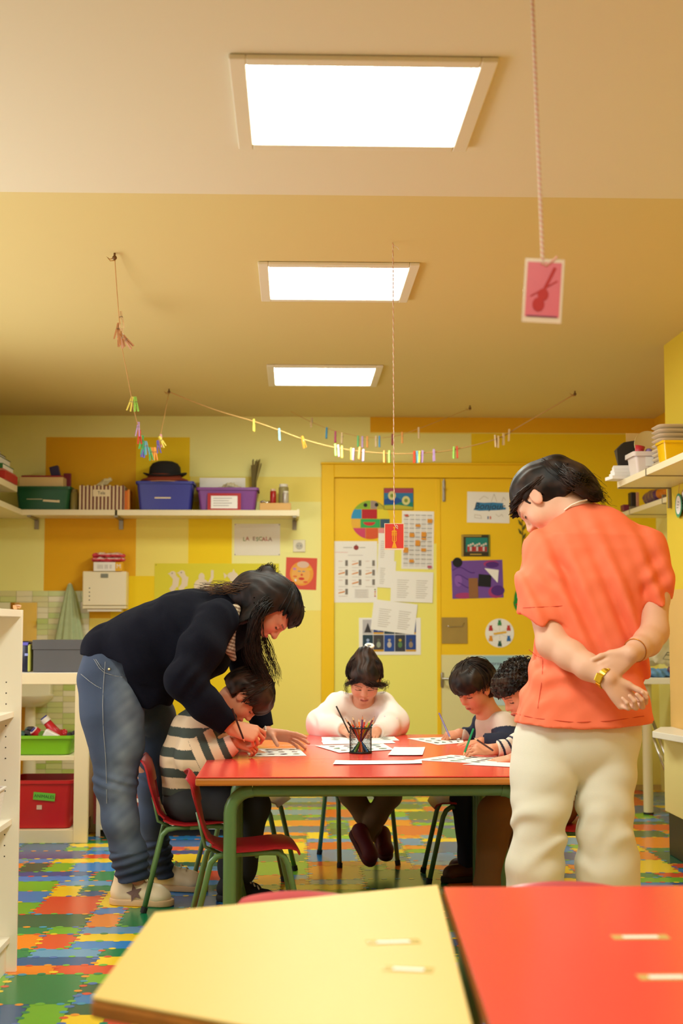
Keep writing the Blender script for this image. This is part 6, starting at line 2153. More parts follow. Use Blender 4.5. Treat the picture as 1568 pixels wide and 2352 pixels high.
class Head:
    def __init__(s, c, fwd, up, h):
        s.c, s.R, s.h = vv(c), basis(fwd, up), h

    def w(s, x, y, z):
        """local (side, forward, up) in head heights -> world"""
        return s.c + s.R @ (np.array((x, y, z), dtype=np.float32) * s.h)

    def loc(s, V):
        return ((V - s.c) @ s.R) / s.h

    def add(s, B, child=False):
        h, R = s.h, s.R

        def E(c, r, k=0.03, sub=False, rot=None):
            B.ell(s.w(*c), [q * h for q in r], R if rot is None else R @ rot, k * h, sub)

        def Cp(a, b, ra, rb, k=0.03, sub=False):
            B.cap(s.w(*a), s.w(*b), ra * h, rb * h, k * h, None, sub)
        cw = 0.345 if child else 0.33
        E((0, -0.06, 0.14), (cw, 0.41, 0.35))
        E((0, 0.09, -0.13), (0.275 if child else 0.265, 0.27, 0.33), 0.12)
        E((0, 0.22, -0.40), (0.10, 0.085, 0.075), 0.12)
        for q in (-1, 1):
            E((q * 0.15, 0.19, -0.15), (0.11, 0.12, 0.12), 0.1)
            Cp((q * 0.06, 0.325, 0.075), (q * 0.19, 0.26, 0.075), 0.05, 0.045, 0.08)
        for q in (-1, 1):
            E((q * 0.135, 0.385, 0.0), (0.085, 0.06, 0.05), 0.07, True)
        for q in (-1, 1):
            E((q * 0.135, 0.283, -0.005), (0.075, 0.06, 0.052), 0.02)
        nz = 0.42 if child else 0.455
        Cp((0, 0.34, 0.035), (0, nz - 0.02, -0.10), 0.032, 0.04, 0.05)
        E((0, nz - 0.03, -0.125), (0.05, 0.05, 0.042), 0.04)
        for q in (-1, 1):
            E((q * 0.05, nz - 0.085, -0.14), (0.034, 0.045, 0.03), 0.03)
        Cp((-0.075, 0.335, -0.262), (0, 0.372, -0.25), 0.018, 0.028, 0.03)
        Cp((0.075, 0.335, -0.262), (0, 0.372, -0.25), 0.018, 0.028, 0.03)
        Cp((-0.06, 0.335, -0.30), (0.06, 0.335, -0.30), 0.028, 0.028, 0.04)
        Cp((-0.08, 0.39, -0.277), (0.08, 0.39, -0.277), 0.006, 0.006, 0.015, True)
        for q in (-1, 1):
            t = math.radians(14)
            rot = np.array([[1, 0, 0], [0, math.cos(t), -math.sin(t)], [0, math.sin(t), math.cos(t)]], dtype=np.float32)
            E((q * 0.335, -0.03, -0.02), (0.032, 0.085, 0.135), 0.03, rot=rot)
            E((q * 0.375, -0.015, 0.005), (0.022, 0.05, 0.085), 0.02, True, rot=rot)
        return s

    def colours(s, base, lip=(176, 84, 76), dark=(40, 26, 20), blush=(222, 120, 96), brows=True):
        base, lip, dark, blush = map(lambda c: np.array(lin(c)), (base, lip, dark, blush))

        def f(V):
            q = s.loc(V)
            x, y, z = np.abs(q[:, 0]), q[:, 1], q[:, 2]
            C = np.tile(base, (len(V), 1))
            def mixin(wgt, col):
                nonlocal C
                wgt = np.clip(wgt, 0, 1)[:, None]
                C = C * (1 - wgt) + col * wgt
            near = (np.abs(q).max(1) < 0.8)
            front = near & (y > 0.15)
            bl = np.exp(-(((x - 0.16) / 0.09) ** 2 + ((z + 0.14) / 0.08) ** 2)) * front
            mixin(bl * 0.45, blush)
            mixin(np.exp(-((x / 0.05) ** 2 + ((z + 0.12) / 0.04) ** 2)) * (front & (y > 0.38)) * 0.35, blush)
            lp = (x < 0.092) & (z < -0.236 + 0.1 * (0.0) ) & (z > -0.33) & (y > 0.31)
            mixin(lp * np.clip(1.15 - (x / 0.095) ** 2, 0, 1) * 0.85, lip)
            mixin((x < 0.085) & (np.abs(z + 0.277) < 0.012) & (y > 0.3), lip * 0.35)
            if brows:
                zc = 0.095 - 0.5 * (x - 0.13) ** 2
                mixin(((x > 0.045) & (x < 0.225) & (np.abs(z - zc) < 0.015) & front) * 0.7, dark)
            mixin(((x > 0.065) & (x < 0.205) & (np.abs(z + 0.028 - 1.2 * (x - 0.135) ** 2) < 0.015) & front) * 0.92, dark * 0.6)
            mixin(((x > 0.07) & (x < 0.2) & (np.abs(z - 0.035 + 1.5 * (x - 0.135) ** 2) < 0.012) & front) * 0.35, dark)
            er = near & (x > 0.345) & (np.abs(z) < 0.14)
            mixin(er * 0.25, blush)
            return C
        return f


def hand(B, wrist, d, n, ts, L=0.095, curls=None, spread=0.1, thumb=None, tcurl=0.4, k=0.004):
    """wrist point; d: towards the knuckles; n: back of the hand; ts: +1/-1 which side carries the thumb. returns finger tips"""
    d = Vector(d).normalized()
    n = Vector(n)
    n = (n - d * n.dot(d)).normalized()
    s = n.cross(d).normalized() * ts
    w = Vector(wrist)
    g = L / 0.095
    offs = (0.030, 0.010, -0.010, -0.028)
    leng = ((0.042, 0.025, 0.021), (0.047, 0.029, 0.022), (0.043, 0.027, 0.021), (0.034, 0.020, 0.019))
    kn = (0.094, 0.098, 0.093, 0.085)
    rad = (0.0088, 0.009, 0.0085, 0.0075)
    curls = curls or [(0.4, 0.5, 0.3)] * 4
    tips = []
    for i in range(4):
        K = w + d * kn[i] * g + s * offs[i] * g + n * (-0.002 * abs(i - 1)) * g
        B.cap(w + s * offs[i] * 0.55 * g, K, 0.0135 * g, 0.0108 * g, 0.013 * g)
        a = 0.0
        p = K
        dd = (d + s * spread * (1.2 - i * 0.8)).normalized()
        nn = (n - dd * n.dot(dd)).normalized()
        r0 = rad[i] * g
        for j in range(3):
            a += curls[i][j]
            q = p + (dd * math.cos(a) - nn * math.sin(a)) * leng[i][j] * g
            B.cap(p, q, r0 * (1 - 0.08 * j), r0 * (1 - 0.08 * (j + 1)) * (0.95 if j == 2 else 1), k if j or True else k)
            p = q
        tips.append(p.copy())
    B.ell(w + d * 0.05 * g - n * 0.004 * g, (0.036 * g, 0.05 * g, 0.0145 * g), np.array([tuple(s), tuple(d), tuple(n)]).T, 0.012 * g)
    tb = w + d * 0.026 * g + s * 0.024 * g - n * 0.006 * g
    td = Vector(thumb).normalized() if thumb is not None else (d * 0.75 + s * 0.62 - n * 0.25).normalized()
    B.cap(w + d * 0.01 * g + s * 0.012 * g, tb + td * 0.03 * g, 0.016 * g, 0.0125 * g, 0.012 * g)
    p = tb + td * 0.03 * g
    inn = (d * 0.7 - s * 0.5 - n * 0.5)
    for j, (ll, r_) in enumerate(((0.033, 0.0105), (0.027, 0.0095))):
        td = (td + inn * tcurl * 0.5).normalized()
        q = p + td * ll * g
        B.cap(p, q, r_ * g, r_ * 0.88 * g, k)
        p = q
    tips.append(p.copy())
    return tips


def strands(name, guides, m, parent, origin, n=60, spread=0.01, r=0.0012, seed=1, curl=0.0, seg=10, taper=0.3):
    """locks of hair: every guide is a list of world points; thin tubes built all at once"""
    G = np.random.default_rng(seed)
    VV, FF, base = [], [], 0
    for g in guides:
        Q = np.array([tuple(p) for p in g['p']])
        m_ = len(Q)
        N = g.get('n', n)
        sp = g.get('s', spread)
        f = np.linspace(0, 1, seg + 1)
        t = f[None] * (m_ - 1) * G.uniform(0.75, 1.0, (N, 1))
        j = np.minimum(t.astype(int), m_ - 2)
        u = (t - j)[..., None]
        a_, b_, c_, d_ = Q[np.maximum(j - 1, 0)], Q[j], Q[j + 1], Q[np.minimum(j + 2, m_ - 1)]
        p = 0.5 * (2 * b_ + (c_ - a_) * u + (2 * a_ - 5 * b_ + 4 * c_ - d_) * u * u + (3 * b_ - a_ - 3 * c_ + d_) * u ** 3)
        o = G.normal(0, sp, (3, N, 1, 3))
        F = f[None, :, None]
        p = p + o[0] * (1 - F) + o[1] * F + o[2] * 0.5 * np.sin(F * 3.1)
        cu = g.get('curl', curl)
        ph = G.uniform(0, 6.28, (N, 1))
        p = p + cu * np.stack([np.cos(ph + f * 14), np.sin(ph * 2 + f * 11), np.sin(ph + f * 12)], -1)
        T = np.gradient(p, axis=1)
        T /= np.linalg.norm(T, axis=2, keepdims=True) + 1e-9
        ref = np.array((0.31, 0.87, 0.38))
        s1 = np.cross(T, ref)
        s1 /= np.linalg.norm(s1, axis=2, keepdims=True) + 1e-9
        s2 = np.cross(T, s1)
        rad = (g.get('r', r) * (1 - (1 - taper) * f))[None, :, None]
        ring = np.stack([p + s1 * rad, p + s2 * rad, p - s1 * rad, p - s2 * rad], 2)      # N, seg+1, 4, 3
        VV.append(ring.reshape(-1, 3))
        idx = np.arange(N * (seg + 1) * 4).reshape(N, seg + 1, 4) + base
        base += idx.size
        A0, A1 = idx[:, :-1], idx[:, 1:]
        FF.append(np.stack([A0, np.roll(A0, -1, 2), np.roll(A1, -1, 2), A1], -1).reshape(-1, 4))
    return mesh_obj(name, np.concatenate(VV) - np.array(tuple(origin)), np.concatenate(FF), m, parent, smooth=True)


def folds(amp, sc_, seed, direction=None, stretch=1.0):
    """cloth creases"""
    M = np.eye(3, dtype=np.float32)
    if direction is not None:
        d = vv(Vector(direction).normalized())
        M = np.eye(3, dtype=np.float32) - (1 - 1 / stretch) * np.outer(d, d)

    def f(p, d):
        q = p @ M
        return d + amp * (0.7 * wob(q, sc_, seed, 3) + 0.5 * np.maximum(0, wob(q, sc_ * 0.8, seed + 2, 3)) ** 2)
    return f


def person(name_label, B, vox, colf, base):
    o = B.build('person', vox, SKIN_V, None, colf, origin=tuple(base))
    return tag(o, name_label, 'person', 'people in the classroom')


def wear(B, name, vox, m, who, col=None):
    return B.build(name, vox, m, who, col, origin=tuple(who.location))


def shoe(name, who, heel, toe, w_=0.042, h_=0.07, m=None, sole=None, high=0.0, star=False, tongue=None, vox=0.004):
    """heel, toe: ground points"""
    heel, toe = Vector(heel), Vector(toe)
    d = (toe - heel)
    L = d.length
    d.normalize()
    up = Vector((0, 0, 1))
    up = (up - d * up.dot(d)).normalized()
    s = d.cross(up)
    zt = up
    B = Body()
    fl = None
    B.cap(heel + d * 0.2 * L + zt * 0.045, heel + d * 0.75 * L + zt * 0.036, w_ * 0.86, w_ * 0.92, 0.02, (zt, 0.85))
    B.cap(heel + d * 0.18 * L + zt * 0.05, heel + d * 0.24 * L + zt * (h_ + high), w_ * 0.82, w_ * 0.84, 0.03)
    B.cap(heel + d * 0.3 * L + zt * (h_ * 0.95), heel + d * 0.75 * L + zt * 0.045, w_ * 0.66, w_ * 0.7, 0.02)
    B.ell(heel + d * 0.84 * L + zt * 0.032, (w_ * 0.95, 0.16 * L, 0.03), np.array([tuple(s), tuple(d), tuple(zt)]).T, 0.015)
    z0 = heel + zt * 0.014
    nz, off = vv(zt), vv(z0)
    B.cut(lambda p: -((p - off) @ nz))
    o = wear(B, name, vox, m, who)
    S = Body()
    S.cap(heel + d * 0.17 * L + zt * 0.012, heel + d * 0.85 * L + zt * 0.012, w_ * 0.98, w_ * 0.98, 0.005, None)
    off2 = vv(heel + zt * 0.026)
    off3 = vv(heel + zt * 0.0005)
    S.cut(lambda p: np.maximum((p - off2) @ nz, -((p - off3) @ nz)))
    so = wear(S, 'sole', 0.0035, sole, who)
    so.parent = o
    return o, heel, d, s, zt, L


def laces(o, who, heel, d, s, zt, L, w_, m, h_=0.07):
    b = MB().use(m)
    o0 = Vector(who.location)
    for i in range(4):
        f = 0.4 + 0.09 * i
        c = heel + d * f * L + zt * (h_ * 1.25 - 0.011 * i + 0.016) - o0
        b.tube([c - s * w_ * 0.5 - zt * 0.006, c + zt * 0.004, c + s * w_ * 0.5 - zt * 0.006 + d * 0.01], 0.003, n=5)
    q = b.build('laces', None, o, smooth=True)
    return q


def whorl(hd, vol, fringe, side, nape, n_az=30, n=14, s=0.004, r=0.0017, part=0.0, skip=None, lift=1.03, curl=0.0008):
    """guides running from the crown over the whole head of hair down to the hairline"""
    G = []
    for i in range(n_az):
        a = -math.pi + 2 * math.pi * (i + 0.5) / n_az
        f = abs(a)
        zend = np.interp(f, [0, 0.75, 1.15, 1.7, 2.2, 3.15], [fringe, fringe, side, side + 0.02, nape, nape])
        if skip and skip(a):
            continue
        se = max(-0.85, min(0.9, (zend - 0.15) / vol[2]))
        e1 = math.asin(se)
        pts = []
        for k in range(6):
            e = math.radians(86) + (e1 - math.radians(86)) * k / 5
            sw = part * math.sin(math.pi * k / 5)
            pts.append(hd.w(vol[0] * lift * math.cos(e) * math.sin(a + sw), -0.07 + vol[1] * lift * math.cos(e) * math.cos(a + sw), 0.15 + vol[2] * lift * math.sin(e)))
        G.append(dict(p=pts, n=n, s=s, r=r, curl=curl))
    return G


def combed(hd, vol, to, n_az=26, n=18, s=0.004, r=0.0015, fringe=0.26, side=0.02, a_max=2.5, lift=1.02, mid=(0.0, -0.3, 0.45)):
    """guides from the front and side hairline drawn back to a knot at local point to"""
    G = []
    for i in range(n_az):
        a = -a_max + 2 * a_max * i / (n_az - 1)
        z0 = np.interp(abs(a), [0, 0.7, 1.2, 1.7, 2.5], [fringe, fringe, side + 0.08, side, -0.25])
        se = max(-0.85, min(0.9, (z0 - 0.15) / vol[2]))
        e0 = math.asin(se)
        p0 = np.array((vol[0] * lift * math.cos(e0) * math.sin(a), -0.07 + vol[1] * lift * math.cos(e0) * math.cos(a), 0.15 + vol[2] * lift * math.sin(e0)))
        t = np.array(to)
        pts = []
        c0 = np.array((0, -0.07, 0.15))
        V = np.array(vol)
        for k in range(6):
            q = p0 * (1 - k / 5) + t * (k / 5)
            d = (q - c0) / V
            L = np.linalg.norm(d)
            if L < lift:
                q = c0 + d / max(L, 1e-3) * V * lift
            pts.append(hd.w(*q))
        G.append(dict(p=pts, n=n, s=s, r=r, curl=0.0008))
    return G
# ---------------------------------------------------------------- the bent woman in navy
def bent_woman():
    Yc = 5.65
    skin = (214, 148, 116)
    base = Vector((P(300, 1600, 5.7).x, 5.72, 0))
    hd = Head(P(624, 1406, 5.60), (0.36, -0.10, -0.93), (0.93, 0.0, 0.36), 0.215)
    # key points
    hipR, kneeR, ankR = P(255, 1590, 5.58), P(266, 1800, 5.56), P(305, 1990, 5.62)
    hipL, kneeL, ankL = P(300, 1590, 5.83), P(352, 1800, 5.86), P(366, 1965, 5.92)
    shR, elR, wrR = P(492, 1440, 5.45), P(420, 1566, 5.30), P(532, 1672, 5.36)
    shL, elL, wrL = P(545, 1440, 5.83), P(575, 1590, 5.86), P(610, 1684, 5.80)
    neck = P(560, 1405, 5.63)
    # body
    B = Body()
    B.chain([(P(270, 1560, Yc), 0.085), (P(340, 1495, Yc), 0.095), (P(440, 1450, Yc), 0.10), (P(520, 1420, Yc), 0.075)], 0.04, ((0, 1, 0), 1.2))
    B.chain([(neck, 0.058), (hd.w(0, -0.12, -0.25), 0.052)], 0.03)
    B.cap(P(530, 1420, Yc), neck, 0.08, 0.06, 0.04)
    hd.add(B)
    for a, b, c in ((hipR, kneeR, ankR), (hipL, kneeL, ankL)):
        B.chain([(a, 0.085), (b, 0.055), (c, 0.04)], 0.03)
        B.cap(c, c + Vector((0.02, 0, -0.05)), 0.034, 0.028, 0.02)
    for a, b, c in ((shR, elR, wrR), (shL, elL, wrL)):
        B.chain([(a, 0.05), (b, 0.04), (c, 0.027)], 0.02)
    tR = hand(B, wrR, (0.88, 0.10, -0.22), (0.05, -0.75, 0.66), 1, 0.092,
              [(0.55, 0.75, 0.4), (0.8, 0.9, 0.5), (1.05, 1.0, 0.5), (1.2, 1.0, 0.5)], 0.1, thumb=(0.8, 0.5, -0.1))
    tL = hand(B, wrL, (0.93, -0.15, -0.10), (0.1, 0.55, 0.83), -1, 0.092,
              [(0.12, 0.18, 0.1), (0.2, 0.22, 0.12), (0.28, 0.25, 0.15), (0.3, 0.3, 0.15)], 0.14, thumb=(0.25, -0.75, -0.45), tcurl=0.15)
    w = person('person in a navy sweater and jeans bending over the striped child to guide a pencil', B, 0.0034, hd.colours(skin, lip=(190, 96, 86), blush=(216, 112, 88)), base)
    # jeans
    J = Body()
    J.ell(P(262, 1556, 5.7), (0.125, 0.165, 0.125), None, 0.05)
    J.chain([(P(236, 1560, 5.6), 0.098), (P(258, 1640, 5.57), 0.112), (P(268, 1710, 5.56), 0.096), (P(266, 1800, 5.56), 0.073), (P(276, 1880, 5.57), 0.063), (P(296, 1960, 5.6), 0.06), (P(308, 2024, 5.62), 0.064)], 0.05)
    J.chain([(P(290, 1560, 5.8), 0.1), (P(345, 1650, 5.84), 0.098), (P(358, 1720, 5.85), 0.082), (P(356, 1800, 5.86), 0.066), (P(352, 1880, 5.88), 0.056), (P(360, 1960, 5.92), 0.052), (P(370, 2018, 5.92), 0.058)], 0.04)
    J.chain([(P(262, 1516, 5.68), 0.115), (P(290, 1560, 5.7), 0.12)], 0.04, ((0, 1, 0), 1.25))
    J.disp(folds(0.0028, 0.20, 3, (0.25, 0, 1), 0.4))
    kz = kneeR.z
    J.disp(lambda p, d: d - 0.004 * np.sin((p[..., 2] + 0.35 * p[..., 0]) * 150) * np.exp(-((p[..., 2] - kz - 0.01) / 0.035) ** 2) + 0.005 * np.sin((p[..., 2] - 0.3 * p[..., 0]) * 170) * (p[..., 2] < 0.21))
    zc1, zc2 = P(305, 2024, 5.6).z, P(366, 2014, 5.92).z
    J.cut(lambda p: np.where(p[..., 1] < 5.75, zc1, zc2) - p[..., 2])
    xr = base.x
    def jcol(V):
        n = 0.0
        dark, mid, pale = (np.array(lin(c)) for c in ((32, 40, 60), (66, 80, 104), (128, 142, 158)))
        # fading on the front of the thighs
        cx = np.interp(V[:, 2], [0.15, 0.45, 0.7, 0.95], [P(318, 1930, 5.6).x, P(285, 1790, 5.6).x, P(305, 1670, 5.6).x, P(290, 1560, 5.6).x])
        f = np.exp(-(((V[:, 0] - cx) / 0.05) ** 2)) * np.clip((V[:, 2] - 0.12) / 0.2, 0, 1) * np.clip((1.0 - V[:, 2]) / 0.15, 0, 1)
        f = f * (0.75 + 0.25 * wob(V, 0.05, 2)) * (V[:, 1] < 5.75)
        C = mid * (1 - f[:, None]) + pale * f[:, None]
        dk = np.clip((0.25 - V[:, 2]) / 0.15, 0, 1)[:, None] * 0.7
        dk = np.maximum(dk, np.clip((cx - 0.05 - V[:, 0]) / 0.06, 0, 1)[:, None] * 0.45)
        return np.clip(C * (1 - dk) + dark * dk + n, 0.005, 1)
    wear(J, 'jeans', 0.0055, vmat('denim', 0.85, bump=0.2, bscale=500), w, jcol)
    # seams and rivet
    sm = MB().use(mat('denim thread', (146, 150, 150), 0.8))
    o0 = Vector(w.location)
    def on(px, py, r=0.0):
        """point of the jeans seen at px, py: march the ray"""
        a = P(px, py, 5.3)
        b = P(px, py, 5.9)
        N = 80
        pts = np.array([tuple(a.lerp(b, i / N)) for i in range(N + 1)], dtype=np.float32)
        dd = J.field(pts[None])[0]
        k = np.nonzero(dd < 0)[0]
        i = k[0] if len(k) else N // 2
        return Vector(pts[i]) - o0 + Vector((0, -0.0055, 0))
    for line in ([(242, 1520), (238, 1570), (236, 1620), (238, 1680), (243, 1740), (245, 1800), (246, 1860)], [(186, 1548), (205, 1564), (222, 1576), (237, 1583)], [(216, 1514), (228, 1534), (240, 1545), (262, 1552), (288, 1556)], [(220, 1514), (232, 1532), (242, 1541)]):
        pts_ = []
        for (a, b) in zip(line[:-1], line[1:]):
            for k in range(4):
                pts_.append(on(a[0] + (b[0] - a[0]) * k / 4, a[1] + (b[1] - a[1]) * k / 4))
        sm.tube(pts_, 0.0012, n=4)
    sm.build('seams', None, w)
    MB().use(mat('rivet brass', (220, 200, 150), 0.3, metal=0.8)).sphere(on(251, 1537), 0.006, n=10).build('rivet', None, w)
    # sweater
    S = Body()
    S.chain([(P(258, 1502, 5.69), 0.128), (P(345, 1490, 5.67), 0.165), (P(430, 1452, 5.65), 0.162), (P(500, 1432, 5.64), 0.128), (P(545, 1418, 5.63), 0.085)], 0.05, ((0, 1, 0), 1.22))
    S.chain([(P(335, 1530, 5.66), 0.10), (P(352, 1585, 5.66), 0.078), (P(356, 1640, 5.66), 0.06)], 0.05, ((0, 1, 0), 1.75))
    S.chain([(P(440, 1500, 5.60), 0.10), (P(480, 1515, 5.62), 0.075)], 0.05, ((0, 1, 0), 1.5))
    S.chain([(P(498, 1425, 5.47), 0.085), (P(462, 1490, 5.38), 0.08), (P(424, 1562, 5.31), 0.068), (P(470, 1618, 5.32), 0.058), (P(518, 1660, 5.35), 0.048)], 0.035)
    S.chain([(P(545, 1430, 5.82), 0.08), (P(578, 1590, 5.87), 0.06), (P(604, 1668, 5.82), 0.043)], 0.035)
    S.disp(folds(0.0045, 0.10, 6, (0.4, 0, -1), 2.2))
    ex, ez = P(430, 1560, 5.3).x, P(430, 1560, 5.3).z
    S.disp(lambda p, d: d + 0.005 * np.sin((p[..., 0] * 0.8 - p[..., 2] * 0.6) * 130) * np.exp(-(((p[..., 0] - ex - 0.03) / 0.06) ** 2 + ((p[..., 2] - ez) / 0.06) ** 2)))
    za, zb_ = P(189, 1506, 5.6), P(288, 1520, 5.6)
    x2a, x2b = P(289, 1525, 5.6), P(308, 1612, 5.6)
    zlow = P(340, 1622, 5.6).z
    def hem(p):
        zl = za.z + (p[..., 0] - za.x) / (zb_.x - za.x) * (zb_.z - za.z) + 0.004 * np.sin(p[..., 0] * 60)
        l1 = zl - p[..., 2]
        xl = x2a.x + (x2a.z - p[..., 2]) / (x2a.z - x2b.z) * (x2b.x - x2a.x)
        l2 = xl - p[..., 0]
        return np.maximum(np.minimum(l1, l2), np.where(p[..., 0] < P(395, 1600, 5.6).x, zlow + 0.006 * np.sin(p[..., 0] * 70) - p[..., 2], -1))
    S.cut(hem)
    for (wr, dr) in ((P(527, 1667, 5.355), Vector((0.70, 0.08, -0.62))), (P(606, 1675, 5.81), Vector((0.35, -0.1, -0.9)))):
        dr.normalize()
        S.rbox(wr + dr * 0.06, (0.075, 0.075, 0.06), basis((0, 1, 0) if abs(dr.y) < 0.9 else (1, 0, 0), dr), 0.002, 0.003, True)
    wear(S, 'sweater', 0.0055, mat('navy knit', (11, 12, 24), 0.95, bump=0.25, bscale=420, spec=0.15), w)
    # striped cardigan collar seen between hair and sweater
    Cc = Body()
    Cc.chain([(P(540, 1400, 5.50), 0.022), (P(528, 1440, 5.47), 0.024), (P(527, 1490, 5.48), 0.02), (P(536, 1512, 5.5), 0.012)], 0.01)
    def ccol(V):
        s_ = (np.sin((V[:, 2] * 0.9 + V[:, 0] * 0.3) * 500) > 0.1)[:, None]
        return np.where(s_, np.array(lin((206, 186, 160))), np.array(lin((130, 104, 84))))
    wear(Cc, 'collar', 0.004, vmat('striped collar', 0.9), w, ccol)
    # hair: cap, bun, falling lengths
    HM = hair_mat('very dark brown hair', (14, 9, 9), (44, 30, 26))
    HB = hair_mat('brown hair ends', (36, 24, 18), (110, 76, 50))
    H = Body()
    H.slack = 2.3
    H.ell(hd.w(0, -0.08, 0.17), [q * hd.h for q in (0.385, 0.46, 0.40)], hd.R, 0.02)
    H.ell(hd.w(0, 0.12, 0.33), [q * hd.h for q in (0.31, 0.26, 0.22)], hd.R, 0.03)
    H.chain([(hd.w(0.0, -0.36, 0.1), 0.07), (hd.w(0, -0.45, -0.2), 0.075), (P(535, 1388, 5.62), 0.055)], 0.06, ((0, 1, 0), 1.3))
    H.chain([(P(594, 1400, 5.53), 0.04), (P(582, 1450, 5.48), 0.052), (P(583, 1500, 5.48), 0.05), (P(598, 1545, 5.5), 0.028), (P(612, 1566, 5.52), 0.008)], 0.07)
    H.chain([(P(590, 1410, 5.72), 0.05), (P(600, 1480, 5.74), 0.055), (P(612, 1530, 5.74), 0.035), (P(622, 1560, 5.74), 0.012)], 0.04)
    H.cap(P(608, 1345, 5.6), P(612, 1318, 5.6), 0.028, 0.034, 0.015)
    h0, hR, hh = hd.c, hd.R, hd.h
    def hairline(p):
        q = ((p - h0) @ hR) / hh
        x, y, z = np.abs(q[..., 0]), q[..., 1], q[..., 2]
        face = np.minimum(np.minimum(y - 0.07 - 0.1 * (x < 0.2), 0.235 - z - 0.55 * np.maximum(y - 0.25, 0) + 0.25 * np.maximum(x - 0.2, 0)), z + 0.75)
        temple = np.minimum(y - 0.06, 0.12 - z)
        return np.maximum(face, temple) * hh
    H.cut(hairline)
    H.disp(lambda p, d: d + 0.0012 * np.sin(((p - h0) @ hR[:, 0]) * 260 + 2 * wob(p, 0.12, 4)))
    wear(H, 'hair', 0.0042, HM, w)
    strands('hair_combed', combed(hd, (0.385, 0.46, 0.40), (0.0, -0.36, 0.52), n=26, fringe=0.3, side=0.08, lift=1.065, r=0.0017), HM, w, w.location, seed=6, taper=0.9)
    G = []
    for k in range(7):
        G.append(dict(p=[hd.w(0, -0.35, 0.3 - 0.05 * k), P(560 - 2 * k, 1352 + 3 * k, 5.52 + 0.04 * k), P(515, 1352 + 3 * k, 5.52 + 0.04 * k), P(470 - 8 * k, 1350 + 4 * k, 5.5 + 0.045 * k)], n=44, s=0.013, r=0.0018, curl=0.005))
    strands('hair_back', G, HB, w, w.location, seed=3, taper=0.35)
    G = []
    for k in range(8):
        y_ = 5.42 + 0.012 * k
        G.append(dict(p=[hd.w(-0.3 + 0.02 * k, -0.15, 0.05), P(596, 1400, y_), P(575 + 2 * k, 1450, y_ - 0.01), P(570 + 4 * k, 1500, y_), P(588 + 4 * k, 1540, y_ + 0.02), P(604 + 4 * k, 1570, y_ + 0.03)], n=34, s=0.012, r=0.0016, curl=0.004))
    for k in range(4):
        G.append(dict(p=[P(600, 1430, 5.7), P(608 + 4 * k, 1490, 5.7), P(622 + 4 * k, 1530, 5.7), P(626 + 5 * k, 1570, 5.7)], n=9, s=0.008, r=0.0013, curl=0.005))
    strands('hair_lengths', G, HM, w, w.location, seed=4, taper=0.3, seg=14)
    G = [dict(p=[hd.w(0, -0.2 + 0.1 * k, 0.5), P(600 + 5 * k, 1335, 5.6), P(596 + 8 * k, 1312, 5.58 + 0.01 * k), P(612 + 6 * k, 1300, 5.6), P(622, 1318, 5.6)], n=18, s=0.009, r=0.0016, curl=0.004) for k in range(4)]
    G.append(dict(p=[P(596, 1330, 5.6), P(590, 1318, 5.6), P(587, 1308, 5.6)], n=8, s=0.004, r=0.001))
    G.append(dict(p=[P(630, 1325, 5.6), P(640, 1316, 5.6), P(645, 1318, 5.6)], n=8, s=0.004, r=0.001))
    strands('hair_bun', G, HM, w, w.location, seed=5)
    # bracelets and ring
    b = MB().use(mat('pearl', (240, 232, 220), 0.2))
    for k in range(9):
        a = k / 8 * math.pi
        q = wrL + Vector((-0.004 + 0.02 * math.cos(a) * 0.2, -0.034 * math.cos(a), 0.012 + 0.02 * math.sin(a)))
        b.sphere(q - o0, 0.005, n=8)
    b.build('bracelet', None, w)
    # shoes
    CR, SO = mat('cream leather', (226, 206, 168), 0.5, var=0.06, vscale=14), mat('tan sole', (206, 168, 122), 0.6, var=0.05, vscale=10)
    hR_, tR_ = PZ(272, 2052, 0), PZ(400, 2070, 0)
    hR_ = Vector((hR_.x, 5.66, 0))
    tR_ = Vector((PZ(398, 2066, 0).x, 5.60, 0))
    o, he, d, s, zt, L = shoe('sneaker', w, hR_, tR_, 0.05, 0.075, CR, SO, high=0.06)
    laces(o, w, he, d, s, zt, L, 0.05, mat('lace ivory', (214, 196, 160), 0.8), 0.085)
    st = []
    c0 = he + d * 0.47 * L - s * 0.0
    side = Vector((d.y, -d.x, 0))
    side = side if side.y < 0 else -side
    def ups(u, v):
        a = he + d * (u * L) + Vector((0, 0, v)) + side * 0.12
        N = 60
        pts = np.array([tuple(a - side * (0.12 * i / N)) for i in range(N + 1)], dtype=np.float32)
        return pts
    star = []
    for k in range(10):
        r_ = (0.034 if k % 2 == 0 else 0.015)
        an = math.pi / 2 + k * math.pi / 5 + 0.3
        star.append((0.46 + r_ * math.cos(an) / L, 0.052 + r_ * math.sin(an)))
    bm_ = MB().use(mat('brown suede star', (112, 86, 78), 0.9))
    ctr = he + d * 0.46 * L + side * 0.0445 + Vector((0, 0, 0.052)) - o0
    P3 = []
    for (u, v) in star:
        P3.append(he + d * (u * L) + side * (0.050 - 0.25 * max(0, v - 0.045)) + Vector((0, 0, v)) - o0)
    for k in range(10):
        bm_.poly([ctr + side * 0.004, P3[k], P3[(k + 1) % 10]])
    bm_.build('star_patch', None, o)
    MB().use(mat('navy heel tab', (40, 42, 56), 0.6)).tube([he + d * 0.005 + Vector((0, 0, 0.05)) - o0 - d * 0.0, he + d * 0.012 + Vector((0, 0, 0.085)) - o0], 0.012, n=8).build('heel_tab', None, o)
    hL_ = Vector((PZ(345, 2030, 0).x, 5.97, 0))
    tL_ = Vector((PZ(462, 2040, 0).x + 0.02, 5.90, 0))
    o, he, d, s, zt, L = shoe('sneaker', w, hL_, tL_, 0.05, 0.075, CR, SO, high=0.06)
